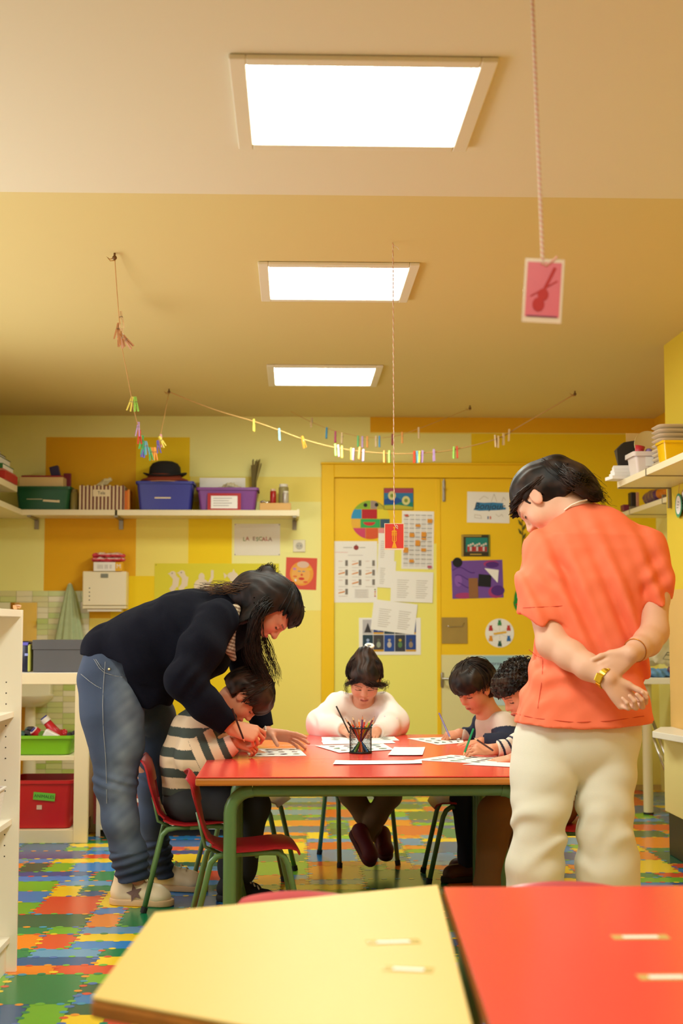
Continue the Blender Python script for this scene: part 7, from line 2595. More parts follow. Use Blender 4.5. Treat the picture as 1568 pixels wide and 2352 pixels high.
    laces(o, w, he, d, s, zt, L, 0.05, mat('lace ivory', (214, 196, 160), 0.8), 0.085)
    return w, tR, tL


bent, bent_tipsR, bent_tipsL = bent_woman()
# ---------------------------------------------------------------- the woman in orange, seen from behind
def orange_woman():
    Y = 4.55
    skin = (224, 174, 146)
    base = Vector((P(1325, 1700, Y).x, Y, 0))
    hd = Head(P(1244, 1150, 4.62), (-0.55, 0.25, -0.80), (-0.62, 0.42, 0.66), 0.225)
    neck0 = P(1325, 1185, 4.58)
    shL, elL, wrL = P(1250, 1265, 4.56), P(1268, 1478, 4.47), P(1396, 1560, 4.325)
    shR, elR, wrR = P(1482, 1268, 4.56), P(1500, 1450, 4.47), P(1447, 1502, 4.325)
    hipL, hipR = P(1255, 1690, Y), P(1400, 1690, Y)
    kneeL, kneeR = P(1232, 1900, 4.53), P(1392, 1900, 4.53)
    ankL, ankR = Vector((kneeL.x - 0.0, 4.58, 0.09)), Vector((kneeR.x + 0.01, 4.58, 0.09))
    B = Body()
    B.chain([(P(1328, 1670, Y), 0.12), (P(1345, 1520, Y), 0.125), (P(1358, 1330, Y), 0.14)], 0.05, ((0, 1, 0), 0.7))
    B.cap(shL, shR, 0.055, 0.055, 0.05)
    B.chain([(P(1350, 1235, 4.57), 0.07), (neck0, 0.058), (hd.w(0, -0.18, -0.22), 0.055)], 0.04)
    hd.add(B)
    for a, b, c in ((hipL, kneeL, ankL), (hipR, kneeR, ankR)):
        B.chain([(a, 0.085), (b, 0.055), (c, 0.04)], 0.03)
        B.cap(c, c + Vector((0, 0.08, -0.05)), 0.035, 0.03, 0.02)
    B.chain([(shL, 0.055), (P(1252, 1390, 4.53), 0.054), (elL, 0.048), (P(1310, 1505, 4.42), 0.045), (P(1350, 1532, 4.37), 0.039), (wrL, 0.029)], 0.02)
    B.chain([(shR, 0.055), (P(1500, 1370, 4.53), 0.05), (elR, 0.046), (P(1486, 1475, 4.42), 0.042), (P(1465, 1490, 4.37), 0.035), (wrR, 0.028)], 0.02)
    # left hand: loose fist pointing down right, palm to the camera
    hand(B, wrL, (0.62, -0.02, -0.78), (-0.25, 0.9, -0.3), -1, 0.094, [(0.8, 1.3, 0.8), (0.95, 1.4, 0.8), (1.05, 1.45, 0.8), (1.1, 1.5, 0.8)], 0.06, thumb=(0.84, -0.34, -0.42), tcurl=0.06)
    # right hand closing around the left wrist, back of the hand to the camera
    hand(B, wrR, (-0.80, -0.02, -0.58), (0.15, -0.92, 0.3), -1, 0.088, [(0.7, 1.0, 0.7), (0.75, 1.05, 0.7), (0.8, 1.05, 0.7), (0.85, 1.1, 0.7)], 0.1, thumb=(-0.88, -0.1, -0.05), tcurl=0.5)
    w = person('person in an orange tunic and white trousers seen from behind, hands clasped', B, 0.0034, hd.colours(skin, lip=(196, 110, 100), blush=(232, 140, 116)), base)
    o0 = Vector(w.location)
    # tunic
    T = Body()
    # sleeves first, opened at their mouths
    T.chain([(P(1252, 1262, Y), 0.066), (P(1246, 1340, 4.53), 0.075), (P(1247, 1412, 4.52), 0.080), (P(1247, 1440, 4.52), 0.080)], 0.03)
    T.chain([(P(1484, 1264, Y), 0.060), (P(1500, 1330, 4.53), 0.058), (P(1505, 1400, 4.52), 0.0585)], 0.03)
    cL = P(1248, 1418, 4.52)
    T.rbox(cL + Vector((0.0, 0, -0.1)), (0.13, 0.14, 0.1), basis((0, 1, 0.22), (0.0, -0.22, 1)), 0.001, 0.002, True)
    cR = P(1505, 1381, 4.52)
    T.rbox(cR + Vector((0.0, 0, -0.1)), (0.12, 0.14, 0.1), basis((0, 1, 0.08), (0.0, -0.08, 1)), 0.001, 0.002, True)
    T.cap(cL + Vector((0, 0, -0.25)), cL + Vector((0, 0, -0.045)), 0.074, 0.072, 0.002, None, True)
    T.cap(cR + Vector((0, 0, -0.25)), cR + Vector((0, 0, -0.035)), 0.053, 0.052, 0.002, None, True)
    # trunk from measured sections
    secs = [(1235, 1250, 1484, 0.088), (1262, 1240, 1492, 0.105), (1330, 1238, 1492, 0.122), (1430, 1236, 1484, 0.120), (1530, 1220, 1476, 0.124), (1600, 1198, 1486, 0.138), (1690, 1172, 1504, 0.152)]
    zz, cx_, hw_, th_ = [], [], [], []
    for (py, xa, xb, th) in secs:
        a, b = P(xa, py, Y), P(xb, py, Y)
        zz.append(a.z)
        cx_.append((a.x + b.x) / 2)
        hw_.append((b.x - a.x) / 2)
        th_.append(th)
    zz, cx_, hw_, th_ = (np.array(q[::-1], dtype=np.float32) for q in (zz, cx_, hw_, th_))
    ztop = P(1360, 1238, Y).z

    def trunk(p):
        z = p[..., 2]
        hw, th, cx = np.interp(z, zz, hw_), np.interp(z, zz, th_), np.interp(z, zz, cx_)
        q = (np.abs((p[..., 0] - cx) / hw) ** 2.5 + np.abs((p[..., 1] - Y) / th) ** 2.5) ** 0.4
        return np.maximum((q - 1) * th * 0.8, z - ztop).astype(np.float32)
    T.fn(trunk, (cx_.min() - 0.3, Y - 0.22, zz.min()), (cx_.max() + 0.3, Y + 0.22, zz.max()), 0.03)
    T.chain([(P(1262, 1262, Y), 0.058), (P(1320, 1228, Y), 0.070), (P(1385, 1224, Y), 0.072), (P(1474, 1262, Y), 0.058)], 0.06)
    T.cap(P(1330, 1198, 4.58), P(1345, 1230, 4.57), 0.066, 0.085, 0.05)
    zc, xc = P(1330, 1668, Y).z, P(1330, 1668, Y).x
    T.cut(lambda p: (zc + 0.016 * ((p[..., 0] - xc) / 0.22) ** 2) - p[..., 2])
    # neckline
    nc_, nn_ = vv(P(1325, 1172, 4.60)), vv(Vector((-0.50, 0.25, 0.80)).normalized())
    T.cut(lambda p: np.where(p[..., 2] > ztop - 0.02, (p - nc_) @ nn_, -1))
    # drapery: long folds sweeping from the shoulders to the clasped hands
    def drape(p, d):
        x, z = p[..., 0], p[..., 2]
        u = (x - xc) + 0.42 * (z - zc) - 0.10 * (z - zc) ** 2
        f1 = np.sin(u * 62 + 1.2 * np.sin(z * 5.0)) + 0.5 * np.sin(u * 105 + z * 6)
        win = np.exp(-((z - (zc + 0.38)) / 0.22) ** 2) * (p[..., 1] < Y)
        low = np.sin((z * 1.0 + x * 0.25) * 60 + 2 * wob(p, 0.2, 3)) * np.exp(-((z - zc - 0.14) / 0.07) ** 2)
        slv = np.sin((z + 0.8 * x) * 85) * np.exp(-(((x - P(1262, 1330, Y).x) / 0.05) ** 2 + ((z - P(1262, 1330, Y).z) / 0.06) ** 2)) + np.sin((z - 0.7 * x) * 80) * np.exp(-(((x - P(1492, 1320, Y).x) / 0.05) ** 2 + ((z - P(1490, 1330, Y).z) / 0.06) ** 2))
        return d + 0.0085 * f1 * win + 0.005 * low + 0.005 * slv + 0.0014 * wob(p, 0.06, 5)
    T.disp(drape)
    TM = mat('orange cotton twill', (252, 122, 86), 0.8)
    wear(T, 'tunic', 0.005, TM, w)
    # hem stitching, pocket, neckline edging, crease of the sleeve seam
    def on(px, py):
        a, b = P(px, py, 4.2), P(px, py, 4.75)
        N = 110
        q = np.array([tuple(a.lerp(b, i / N)) for i in range(N + 1)], dtype=np.float32)
        dd = T.field(q[None])[0]
        k = np.nonzero(dd < 0)[0]
        i = k[0] if len(k) else N // 2
        return Vector(q[i]) - o0 + Vector((0, -0.003, 0))
    ST_ = mat('orange seam', (206, 74, 48), 0.8)
    b = MB().use(ST_)
    for line in ([(1178, 1638), (1230, 1650), (1320, 1659), (1400, 1656), (1494, 1642)], [(1214, 1492), (1230, 1506), (1246, 1512), (1244, 1560), (1232, 1640)], [(1200, 1396), (1250, 1394), (1300, 1391)]):
        pts_ = []
        for (p, q) in zip(line[:-1], line[1:]):
            for k in range(6):
                pts_.append(on(p[0] + (q[0] - p[0]) * k / 6, p[1] + (q[1] - p[1]) * k / 6))
        b.tube(pts_, 0.0011, n=4)
    b.build('stitching', None, w)
    b = MB().use(mat('cream neck edging', (238, 222, 200), 0.7))
    b.tube([P(1296, 1172, 4.525) - o0, P(1312, 1160, 4.512) - o0, P(1330, 1152, 4.505) - o0, P(1348, 1148, 4.505) - o0], 0.0028, n=6)
    b.build('neck_edging', None, w)
    # trousers
    J = Body()
    J.ell(P(1330, 1690, Y), (0.2, 0.125, 0.155), None, 0.03)
    J.chain([(P(1257, 1700, Y), 0.105), (P(1248, 1780, 4.54), 0.105), (P(1240, 1850, 4.53), 0.094), (P(1236, 1905, 4.53), 0.086), (P(1228, 1990, 4.54), 0.091), (P(1228, 2080, 4.56), 0.093), (P(1228, 2175, 4.57), 0.092)], 0.014)
    J.chain([(P(1395, 1700, Y), 0.098), (P(1392, 1780, 4.54), 0.091), (P(1388, 1850, 4.53), 0.088), (P(1390, 1905, 4.53), 0.088), (P(1396, 1990, 4.54), 0.098), (P(1400, 2080, 4.56), 0.1), (P(1400, 2175, 4.57), 0.1)], 0.014)
    J.disp(folds(0.0045, 0.20, 9, (0.5, 0, 1), 0.6))
    kz = kneeL.z
    J.disp(lambda p, d: d + 0.006 * np.sin((p[..., 2] + 0.55 * np.abs(p[..., 0] - xc)) * 52 + 2.2 * wob(p, 0.2, 2)) * np.exp(-((p[..., 2] - kz) / 0.10) ** 2))
    J.cut(lambda p: 0.03 - p[..., 2])
    WT = mat('white cotton trousers', (230, 225, 208), 0.85, bump=0.03, bscale=260)
    wear(J, 'trousers', 0.0055, WT, w)
    for x_ in (kneeL.x, kneeR.x + 0.01):
        shoe('clog', w, Vector((x_, 4.50, 0)), Vector((x_ + 0.0, 4.75, 0)), 0.05, 0.06, mat('white clog', (236, 232, 226), 0.4), mat('white clog', (236, 232, 226), 0.4), vox=0.006)
    # hair
    HM = hair_mat('dark brown pinned hair', (20, 13, 11), (62, 44, 36), 0.5)
    H = Body()
    H.ell(hd.w(0, -0.09, 0.16), [q * hd.h for q in (0.375, 0.45, 0.385)], hd.R, 0.02)
    H.ell(hd.w(0, -0.3, -0.05), [q * hd.h for q in (0.3, 0.26, 0.3)], hd.R, 0.05)
    H.chain([(hd.w(0.05, -0.50, 0.05), 0.05), (P(1318, 1105, 4.55), 0.05), (P(1345, 1122, 4.54), 0.036), (P(1372, 1140, 4.53), 0.016)], 0.04)
    h0, hR, hh = hd.c, hd.R, hd.h
    def hairline(p):
        q = ((p - h0) @ hR) / hh
        x, y, z = np.abs(q[..., 0]), q[..., 1], q[..., 2]
        face = np.minimum(y - 0.13, 0.24 - z - 0.3 * np.maximum(y - 0.2, 0))
        ear = np.minimum(np.minimum(y + 0.11, 0.07 - z), np.minimum(x - 0.30, 0.10 - y))
        nape = np.minimum(-z - 0.34, 0.40 + y)
        return np.maximum(np.maximum(face, ear), nape) * hh
    H.cut(hairline)
    H.disp(lambda p, d: d + 0.0010 * np.sin(((p - h0) @ hR[:, 0]) * 300 + 2 * wob(p, 0.12, 4)))
    wear(H, 'hair', 0.0038, HM, w)
    G = []
    for k in range(9):
        u = k / 8 - 0.5
        G.append(dict(p=[hd.w(u * 0.5, -0.46, 0.15 + 0.1 * u), P(1300 + 10 * u, 1096 + 30 * u, 4.5), P(1326, 1090 + 40 * abs(u), 4.48 + 0.1 * u), P(1350, 1108 + 26 * u, 4.5), P(1385 + 6 * u, 1140 + 20 * u, 4.53)], n=20, s=0.010, r=0.0014, curl=0.006))
    G.append(dict(p=[P(1285, 1085, 4.52), P(1292, 1074, 4.52), P(1303, 1070, 4.52), P(1312, 1076, 4.52)], n=12, s=0.006, r=0.0009, curl=0.004))
    G.append(dict(p=[P(1360, 1130, 4.5), P(1382, 1142, 4.52), P(1396, 1160, 4.54)], n=24, s=0.010, r=0.0009, curl=0.005))
    strands('hair_bun', G, HM, w, w.location, seed=8)
    strands('hair_combed', combed(hd, (0.375, 0.45, 0.385), (0.06, -0.5, 0.02), n_az=30, n=26, fringe=0.25, side=0.12, a_max=2.3, lift=1.045, s=0.0028), HM, w, w.location, seed=9, taper=0.9)
    # gold watch and bracelets
    GOLD_M = mat('gold metal', (214, 172, 50), 0.25, metal=1.0)
    ax = (wrL - P(1350, 1532, 4.37)).normalized()
    s1 = ax.cross(Vector((0, 1, 0))).normalized()
    s2 = ax.cross(s1).normalized()
    wc = wrL - ax * 0.012 - o0
    wt = MB().use(GOLD_M)
    for k in range(26):
        a = 2 * math.pi * k / 26
        c = wc + s1 * math.cos(a) * 0.034 + s2 * math.sin(a) * 0.0315
        t_ = (-s1 * math.sin(a) + s2 * math.cos(a))
        nrm = (s1 * math.cos(a) + s2 * math.sin(a))
        M = Matrix((t_, ax, nrm)).transposed().to_4x4()
        M.translation = c
        wt.box(-0.0036, 0.0036, -0.009, 0.009, -0.0018, 0.0018, bev=0.0006, rot=M, seg=1)
    wo = wt.build('watch_band', None, w)
    a = -1.75
    nrm = (s1 * math.cos(2.3) + s2 * math.sin(2.3))
    best = min(((s1 * math.cos(q * 0.1) + s2 * math.sin(q * 0.1)) for q in range(63)), key=lambda v: v.y + 0.9 * v.x)
    t_ = ax.cross(best).normalized()
    M = Matrix((t_, ax, best)).transposed().to_4x4()
    M.translation = wc + best * 0.036
    MB().use(GOLD_M).box(-0.013, 0.013, -0.012, 0.012, -0.003, 0.004, bev=0.002, rot=M).build('watch_case', None, wo)
    ax = (wrR - P(1465, 1490, 4.37)).normalized()
    s1 = ax.cross(Vector((0, 1, 0))).normalized()
    s2 = ax.cross(s1).normalized()
    c = P(1458, 1494, 4.352) - o0
    MB().use(mat('copper bangle', (206, 130, 50), 0.3, metal=0.9)).tube([c + s1 * math.cos(k * 0.2618) * 0.037 + s2 * math.sin(k * 0.2618) * 0.037 for k in range(25)], 0.0016, n=6, cap=False).build('bangle', None, w, smooth=True)
    return w


orange = orange_woman()
# ---------------------------------------------------------------- the children
KSKIN = (226, 160, 124)


def hair_cap(w, hd, name, HM, face_y=0.10, fringe=0.16, side=-0.12, nape=-0.30, vol=(0.40, 0.47, 0.42), groove=0.0028, freq=150, bump=0.0, extra=None, vox=0.0038, ear=True, dirv=None):
    H = Body()
    H.ell(hd.w(0, -0.07, 0.15), [q * hd.h for q in vol], hd.R, 0.02)
    H.ell(hd.w(0, -0.25, -0.05), [q * hd.h for q in (vol[0] * 0.86, 0.28, 0.32)], hd.R, 0.05)
    H.ell(hd.w(0, 0.16, 0.26), [q * hd.h for q in (vol[0] * 0.84, 0.27, 0.24)], hd.R, 0.04)
    if extra:
        extra(H)
    h0, hR, hh = hd.c, hd.R, hd.h

    def line(p):
        q = ((p - h0) @ hR) / hh
        x, y, z = np.abs(q[..., 0]), q[..., 1], q[..., 2]
        jag = 0.02 * np.sin(q[..., 0] * 45 + 2 * np.sin(q[..., 0] * 17))
        face = np.minimum(y - face_y, fringe + jag - z + 0.15 * np.maximum(x - 0.22, 0))
        sd = np.minimum(np.minimum(side - z, y + 0.08 + 0.0 * x), 0.9 - x)
        nk = np.minimum(nape - z, 1.0 + y)
        m = np.maximum(np.maximum(face, sd), nk)
        if ear:
            e = np.minimum(np.minimum(0.10 - z, x - 0.26), np.minimum(y + 0.13, 0.09 - y))
            m = np.maximum(m, e)
        return m * hh
    H.cut(line)
    dv = hR @ np.array(dirv if dirv is not None else (1.0, 0.0, 0.0), dtype=np.float32)
    H.disp(lambda p, d: d + groove * np.sin(((p - h0) @ dv) * freq + 2.5 * wob(p, 0.09, 4)) + bump * wob(p, 0.022, 9))
    return wear(H, name, vox, HM, w)


def pencil(label, tip, end, c, r=0.0037, name='pencil', lead=(40, 36, 36), wood=True, who=None):
    tip, end = Vector(tip), Vector(end)
    d = (end - tip)
    L = d.length
    t = thing(name, label, 'pencil', tip)
    d.normalize()
    MB().use(mat('pencil paint %d %d %d' % c, c, 0.3)).cyl(d * 0.018, d * L, r, n=6).build('shaft', None, t)
    MB().use(mat('pencil wood', (222, 180, 130), 0.6)).tube([d * 0.004, d * 0.018], [r * 0.25, r], n=8).build('sharpened_cone', None, t)
    MB().use(mat('lead %d %d %d' % lead, lead, 0.5)).tube([d * 0.0005, d * 0.0045], [0.0004, r * 0.28], n=6).build('lead', None, t)
    return t


# ---- striped child on the red chair
def striped_child():
    base = Vector((-0.37, 5.60, 0))
    hd = Head(P(563, 1602, 5.52), (0.42, -0.12, -0.90), (0.90, 0.0, 0.42), 0.195)
    hip, chest, shc = P(425, 1832, 5.6), P(436, 1720, 5.57), P(462, 1660, 5.55)
    shN, elN, wrN = P(455, 1680, 5.45), P(447, 1752, 5.40), P(540, 1703, 5.40)
    shF, elF, wrF = P(490, 1672, 5.68), P(500, 1745, 5.74), P(560, 1722, 5.66)
    B = Body()
    B.chain([(hip, 0.07), (chest, 0.07), (shc, 0.06)], 0.04, ((0, 1, 0), 1.25))
    B.chain([(shc, 0.05), (P(500, 1632, 5.54), 0.042), (hd.w(0, -0.15, -0.25), 0.042)], 0.03)
    hd.add(B, True)
    B.chain([(shN, 0.035), (elN, 0.03), (wrN, 0.021)], 0.02)
    B.chain([(shF, 0.035), (elF, 0.03), (wrF, 0.021)], 0.02)
    hand(B, wrN, (0.92, 0.05, -0.25), (0.1, -0.7, 0.7), 1, 0.062, [(0.7, 0.9, 0.5)] * 4, 0.1, thumb=(0.9, 0.3, 0.0))
    hand(B, wrF, (0.95, -0.2, -0.1), (0.0, 0.1, 1), -1, 0.062, [(0.15, 0.2, 0.2)] * 4, 0.12)
    knN, knF = P(585, 1850, 5.50), P(575, 1846, 5.66)
    akN, akF = P(560, 1985, 5.55), P(530, 1985, 5.7)
    for k_, a_, hh in ((knN, akN, P(430, 1840, 5.53)), (knF, akF, P(430, 1840, 5.67))):
        B.chain([(hh, 0.05), (k_, 0.04), (a_, 0.03)], 0.02)
    w = person('child in a green and cream striped sweater bent low over the table', B, 0.0033, hd.colours((216, 148, 112), lip=(196, 100, 90), brows=True), base)
    S = Body()
    S.chain([(P(425, 1815, 5.59), 0.088), (P(430, 1740, 5.57), 0.094), (P(450, 1680, 5.55), 0.088), (P(468, 1655, 5.55), 0.068)], 0.05, ((0, 1, 0), 1.25))
    S.chain([(P(462, 1672, 5.46), 0.068), (P(444, 1738, 5.41), 0.066), (P(470, 1750, 5.395), 0.058), (P(538, 1706, 5.40), 0.036)], 0.03)
    S.chain([(P(490, 1670, 5.66), 0.06), (P(500, 1740, 5.73), 0.055), (P(548, 1722, 5.67), 0.034)], 0.03)
    S.disp(folds(0.003, 0.09, 5))
    zh = P(420, 1822, 5.6).z
    S.cut(lambda p: zh - p[..., 2])
    for (wr, dr) in ((P(538, 1704, 5.40), Vector((0.85, 0, 0.45))), (P(548, 1722, 5.67), Vector((0.9, -0.1, 0.1)))):
        dr.normalize()
        S.rbox(wr + dr * 0.05, (0.06, 0.06, 0.05), basis((0, 1, 0), dr), 0.001, 0.002, True)
    el, wr0 = vv(P(447, 1748, 5.40)), vv(P(538, 1704, 5.40))
    up0 = vv(P(462, 1672, 5.46))
    def scol(V):
        G_, C_ = np.array(lin((66, 74, 68))), np.array(lin((222, 196, 164)))
        t = V[:, 2] * 1.0
        # forearm and upper arm of the near sleeve carry stripes of their own
        ax1 = (wr0 - el) / np.linalg.norm(wr0 - el)
        u = (V - el) @ ax1
        dist = np.linalg.norm((V - el) - np.clip(u, 0, 1)[:, None] * ax1, axis=1)
        arm = (V[:, 1] < 5.47) & (u > 0.012) & (dist < 0.085) & (V[:, 2] < el[2] + 0.13)
        ph = np.where(arm, u / 0.062 + 0.25, (zh + 0.03 - V[:, 2]) / 0.078)
        st = (ph % 1.0) < 0.46
        C = np.where(st[:, None], G_, C_)
        cuff = arm & (u > np.linalg.norm(wr0 - el) - 0.03)
        C[cuff] = np.array(lin((236, 186, 160)))
        return C
    wear(S, 'sweater', 0.003, vmat('striped jersey', 0.9), w, scol)
    Hd = Body()
    Hd.chain([(P(478, 1598, 5.46), 0.028), (P(496, 1620, 5.45), 0.034), (P(508, 1650, 5.47), 0.026)], 0.02)
    Hd.chain([(P(470, 1605, 5.62), 0.03), (P(476, 1608, 5.52), 0.034)], 0.02)
    wear(Hd, 'hood', 0.004, mat('pink jersey', (222, 150, 140), 0.9), w)
    J = Body()
    J.chain([(P(425, 1836, 5.6), 0.088), (P(440, 1845, 5.6), 0.085)], 0.04, ((0, 1, 0), 1.3))
    for k_, a_, hh in ((knN, akN, P(435, 1842, 5.53)), (knF, akF, P(435, 1842, 5.67))):
        J.chain([(hh, 0.068), (P(520, 1845, hh.y - 0.02), 0.062), (k_, 0.056), (a_, 0.046), (a_ + Vector((0, 0, -0.03)), 0.046)], 0.03)
    J.disp(folds(0.003, 0.12, 7))
    wear(J, 'trousers', 0.0055, mat('charcoal sweatpants', (44, 46, 50), 0.95), w)
    for a_ in (akN, akF):
        o, he, d, s, zt, L = shoe('boot', w, Vector((a_.x - 0.05, a_.y + 0.0, 0)), Vector((a_.x + 0.125, a_.y - 0.02, 0)), 0.038, 0.065, mat('black suede', (20, 19, 22), 0.8), mat('black rubber', (18, 17, 16), 0.7), high=0.02)
        laces(o, w, he, d, s, zt, L, 0.036, mat('white lace', (226, 216, 190), 0.8), 0.07)
    HM = hair_mat('chestnut hair', (24, 15, 11), (70, 46, 34), 0.5)
    hair_cap(w, hd, 'hair', HM, face_y=0.09, fringe=0.05, side=-0.10, nape=-0.22, groove=0.002, freq=170)
    G = [dict(p=[hd.w(-0.34 + 0.085 * k, 0.0, 0.5), hd.w(-0.34 + 0.085 * k, 0.28, 0.42), hd.w(-0.32 + 0.08 * k, 0.40, 0.22), hd.w(-0.26 + 0.065 * k, 0.40, 0.06 + 0.02 * math.sin(k * 2))], n=12, s=0.0035, r=0.0018) for k in range(9)]
    G += [dict(p=[hd.w(-0.30, -0.05, 0.42), hd.w(-0.40, 0.0, 0.25), hd.w(-0.42, 0.06, 0.06), hd.w(-0.37, 0.10, -0.08)], n=12, s=0.004, r=0.0016)]
    G = whorl(hd, (0.40, 0.47, 0.42), 0.06, -0.06, -0.2, part=0.25) + G[-1:]
    strands('fringe', G, HM, w, w.location, seed=21, taper=0.6)
    return w, hd, wrN


striped, s_hd, s_wr = striped_child()


# ---- child in the white sweatshirt at the far end
def white_child():
    base = Vector((P(825, 1700, 6.7).x, 6.70, 0))
    hd = Head(P(837, 1561, 6.60), (-0.05, -0.80, -0.60), (-0.02, -0.60, 0.80), 0.212)
    hip, chest, shc = P(818, 1785, 6.72), P(822, 1680, 6.70), P(832, 1622, 6.68)
    shA, elA, wrA = P(770, 1622, 6.68), P(728, 1672, 6.58), P(790, 1676, 6.42)     # photo left
    shB, elB, wrB = P(885, 1622, 6.68), P(912, 1668, 6.58), P(864, 1680, 6.42)
    B = Body()
    B.chain([(hip, 0.075), (chest, 0.075), (shc, 0.055)], 0.04, ((0, 1, 0), 0.8))
    B.chain([(shc, 0.05), (P(834, 1612, 6.67), 0.042), (hd.w(0, -0.15, -0.25), 0.042)], 0.03)
    hd.add(B, True)
    B.chain([(shA, 0.035), (elA, 0.03), (wrA, 0.022)], 0.02)
    B.chain([(shB, 0.035), (elB, 0.03), (wrB, 0.022)], 0.02)
    hand(B, wrA, (0.35, -0.75, -0.12), (-0.3, -0.25, 0.9), 1, 0.064, [(0.55, 0.8, 0.5), (0.65, 0.9, 0.5), (0.75, 0.9, 0.5), (0.8, 0.9, 0.5)], 0.1, thumb=(0.85, -0.6, 0.0), tcurl=0.3)
    hand(B, wrB, (-0.25, -0.85, -0.15), (0.2, -0.2, 0.95), -1, 0.064, [(0.4, 0.45, 0.3), (0.45, 0.45, 0.3), (0.5, 0.5, 0.3), (0.55, 0.5, 0.3)], 0.1, thumb=(-0.9, -0.5, 0.0), tcurl=0.3)
    knA, knB = P(806, 1824, 6.40), P(893, 1826, 6.40)
    akA, akB = P(866, 1918, 6.42), P(838, 1922, 6.34)
    for hh, k_, a_ in ((P(795, 1795, 6.68), knA, akA), (P(862, 1795, 6.68), knB, akB)):
        B.chain([(hh, 0.05), (k_, 0.042), (a_, 0.03)], 0.02)
    w = person('child with tied up dark hair in a white sweatshirt drawing at the far end', B, 0.0031, hd.colours((224, 160, 130), lip=(186, 84, 78), blush=(224, 118, 94)), base)
    S = Body()
    S.chain([(P(818, 1785, 6.71), 0.10), (P(822, 1700, 6.70), 0.105), (P(828, 1640, 6.69), 0.092)], 0.05, ((0, 1, 0), 0.8))
    S.cap(P(785, 1616, 6.69), P(876, 1616, 6.69), 0.046, 0.046, 0.04)
    S.chain([(P(772, 1620, 6.68), 0.058), (P(738, 1662, 6.58), 0.062), (P(757, 1672, 6.50), 0.055), (P(788, 1676, 6.43), 0.035)], 0.04)
    S.chain([(P(884, 1620, 6.68), 0.058), (P(905, 1660, 6.58), 0.062), (P(890, 1672, 6.5), 0.054), (P(865, 1680, 6.43), 0.035)], 0.04)
    S.disp(folds(0.0048, 0.09, 4))
    for (wr, dr) in ((P(789, 1677, 6.425), Vector((0.45, -0.8, -0.1))), (P(864, 1681, 6.425), Vector((-0.35, -0.85, -0.1)))):
        dr.normalize()
        S.rbox(wr + dr * 0.05, (0.06, 0.06, 0.05), basis((0, 0, 1), dr), 0.001, 0.002, True)
    nk, nn = vv(P(834, 1610, 6.63)), vv(Vector((0, -0.45, 0.9)).normalized())
    S.ell(P(835, 1602, 6.62), (0.062, 0.062, 0.052), None, 0.01, True)
    pinkc = [vv(P(722, 1678, 6.56)), vv(P(918, 1672, 6.56)), vv(P(760, 1690, 6.45))]
    def scol(V):
        C = np.tile(np.array(lin((240, 228, 220))), (len(V), 1))
        pk = np.array(lin((230, 150, 140)))
        for c in pinkc:
            f = np.clip(1.2 - np.linalg.norm(V - c, axis=1) / 0.05, 0, 1)[:, None] * 0.75
            C = C * (1 - f) + pk * f
        return C
    wear(S, 'sweatshirt', 0.0042, vmat('white fleece', 0.95), w, scol)
    lt = P(897, 1652, 6.50)
    text('sleeve_lettering', 'MILA', 0.032, w, lt - Vector(w.location) + Vector((0, -0.03, 0)), (math.pi / 2, RAD(8), 0), mat('pale lilac print', (222, 202, 222), 0.8), bold=0.0008)
    L_ = Body()
    L_.ell(P(826, 1795, 6.70), (0.115, 0.09, 0.07), None, 0.03)
    for hh, k_, a_ in ((P(795, 1795, 6.68), knA, akA), (P(865, 1795, 6.68), knB, akB)):
        L_.chain([(hh, 0.062), (k_, 0.056), ((k_ + a_) / 2 + Vector((0, 0, 0.0)), 0.045), (a_, 0.036)], 0.015)
    L_.disp(folds(0.002, 0.08, 2))
    dots = RNG.uniform(-0.3, 0.3, (260, 3)) + np.array([base.x, 6.5, 0.25])
    def lcol(V):
        C = np.tile(np.array(lin((126, 100, 72))), (len(V), 1))
        for d_ in dots:
            C[((V - d_) ** 2).sum(1) < 0.0038 ** 2] = np.array(lin((36, 26, 22)))
        return C
    wear(L_, 'leggings', 0.0045, vmat('dotted leggings', 0.9), w, lcol)
    MR = mat('maroon shoe', (112, 34, 50), 0.6)
    shoe('shoe', w, akB + Vector((-0.055, 0.03, 0.018)), akB + Vector((0.02, -0.09, -0.115)), 0.035, 0.05, MR, mat('maroon sole', (90, 40, 50), 0.7), vox=0.0035)
    shoe('shoe', w, akA + Vector((0.015, 0.06, -0.02)), akA + Vector((0.035, -0.075, -0.10)), 0.035, 0.05, MR, mat('maroon sole', (90, 40, 50), 0.7), vox=0.0035)
    HM = hair_mat('soft black brown hair', (20, 13, 12), (66, 46, 38), 0.5)

    def top(H):
        H.ell(hd.w(0, -0.14, 0.34), [q * hd.h for q in (0.27, 0.3, 0.22)], hd.R, 0.03)
        H.chain([(hd.w(0, -0.2, 0.40), 0.05), (hd.w(0, -0.26, 0.5), 0.036)], 0.04)
    hair_cap(w, hd, 'hair', HM, face_y=0.11, fringe=0.245, side=-0.2, nape=-0.4, vol=(0.365, 0.44, 0.39), groove=0.0014, freq=230, extra=top, ear=False)
    G = []
    for k in range(8):
        G.append(dict(p=[hd.w(-0.06 + 0.01 * k, 0.33, 0.33), hd.w(0.02 + 0.035 * k, 0.42, 0.22), hd.w(0.13 + 0.03 * k, 0.36, 0.14), hd.w(0.30 + 0.012 * k, 0.22, 0.05 - 0.008 * k), hd.w(0.40 + 0.01 * k, 0.06, -0.05)], n=16, s=0.006, r=0.0013))
    for k in range(5):
        G.append(dict(p=[hd.w(-0.08 - 0.01 * k, 0.33, 0.33), hd.w(-0.22 - 0.02 * k, 0.34, 0.2), hd.w(-0.34, 0.2, 0.06), hd.w(-0.38, 0.1, -0.06)], n=14, s=0.006, r=0.0013))
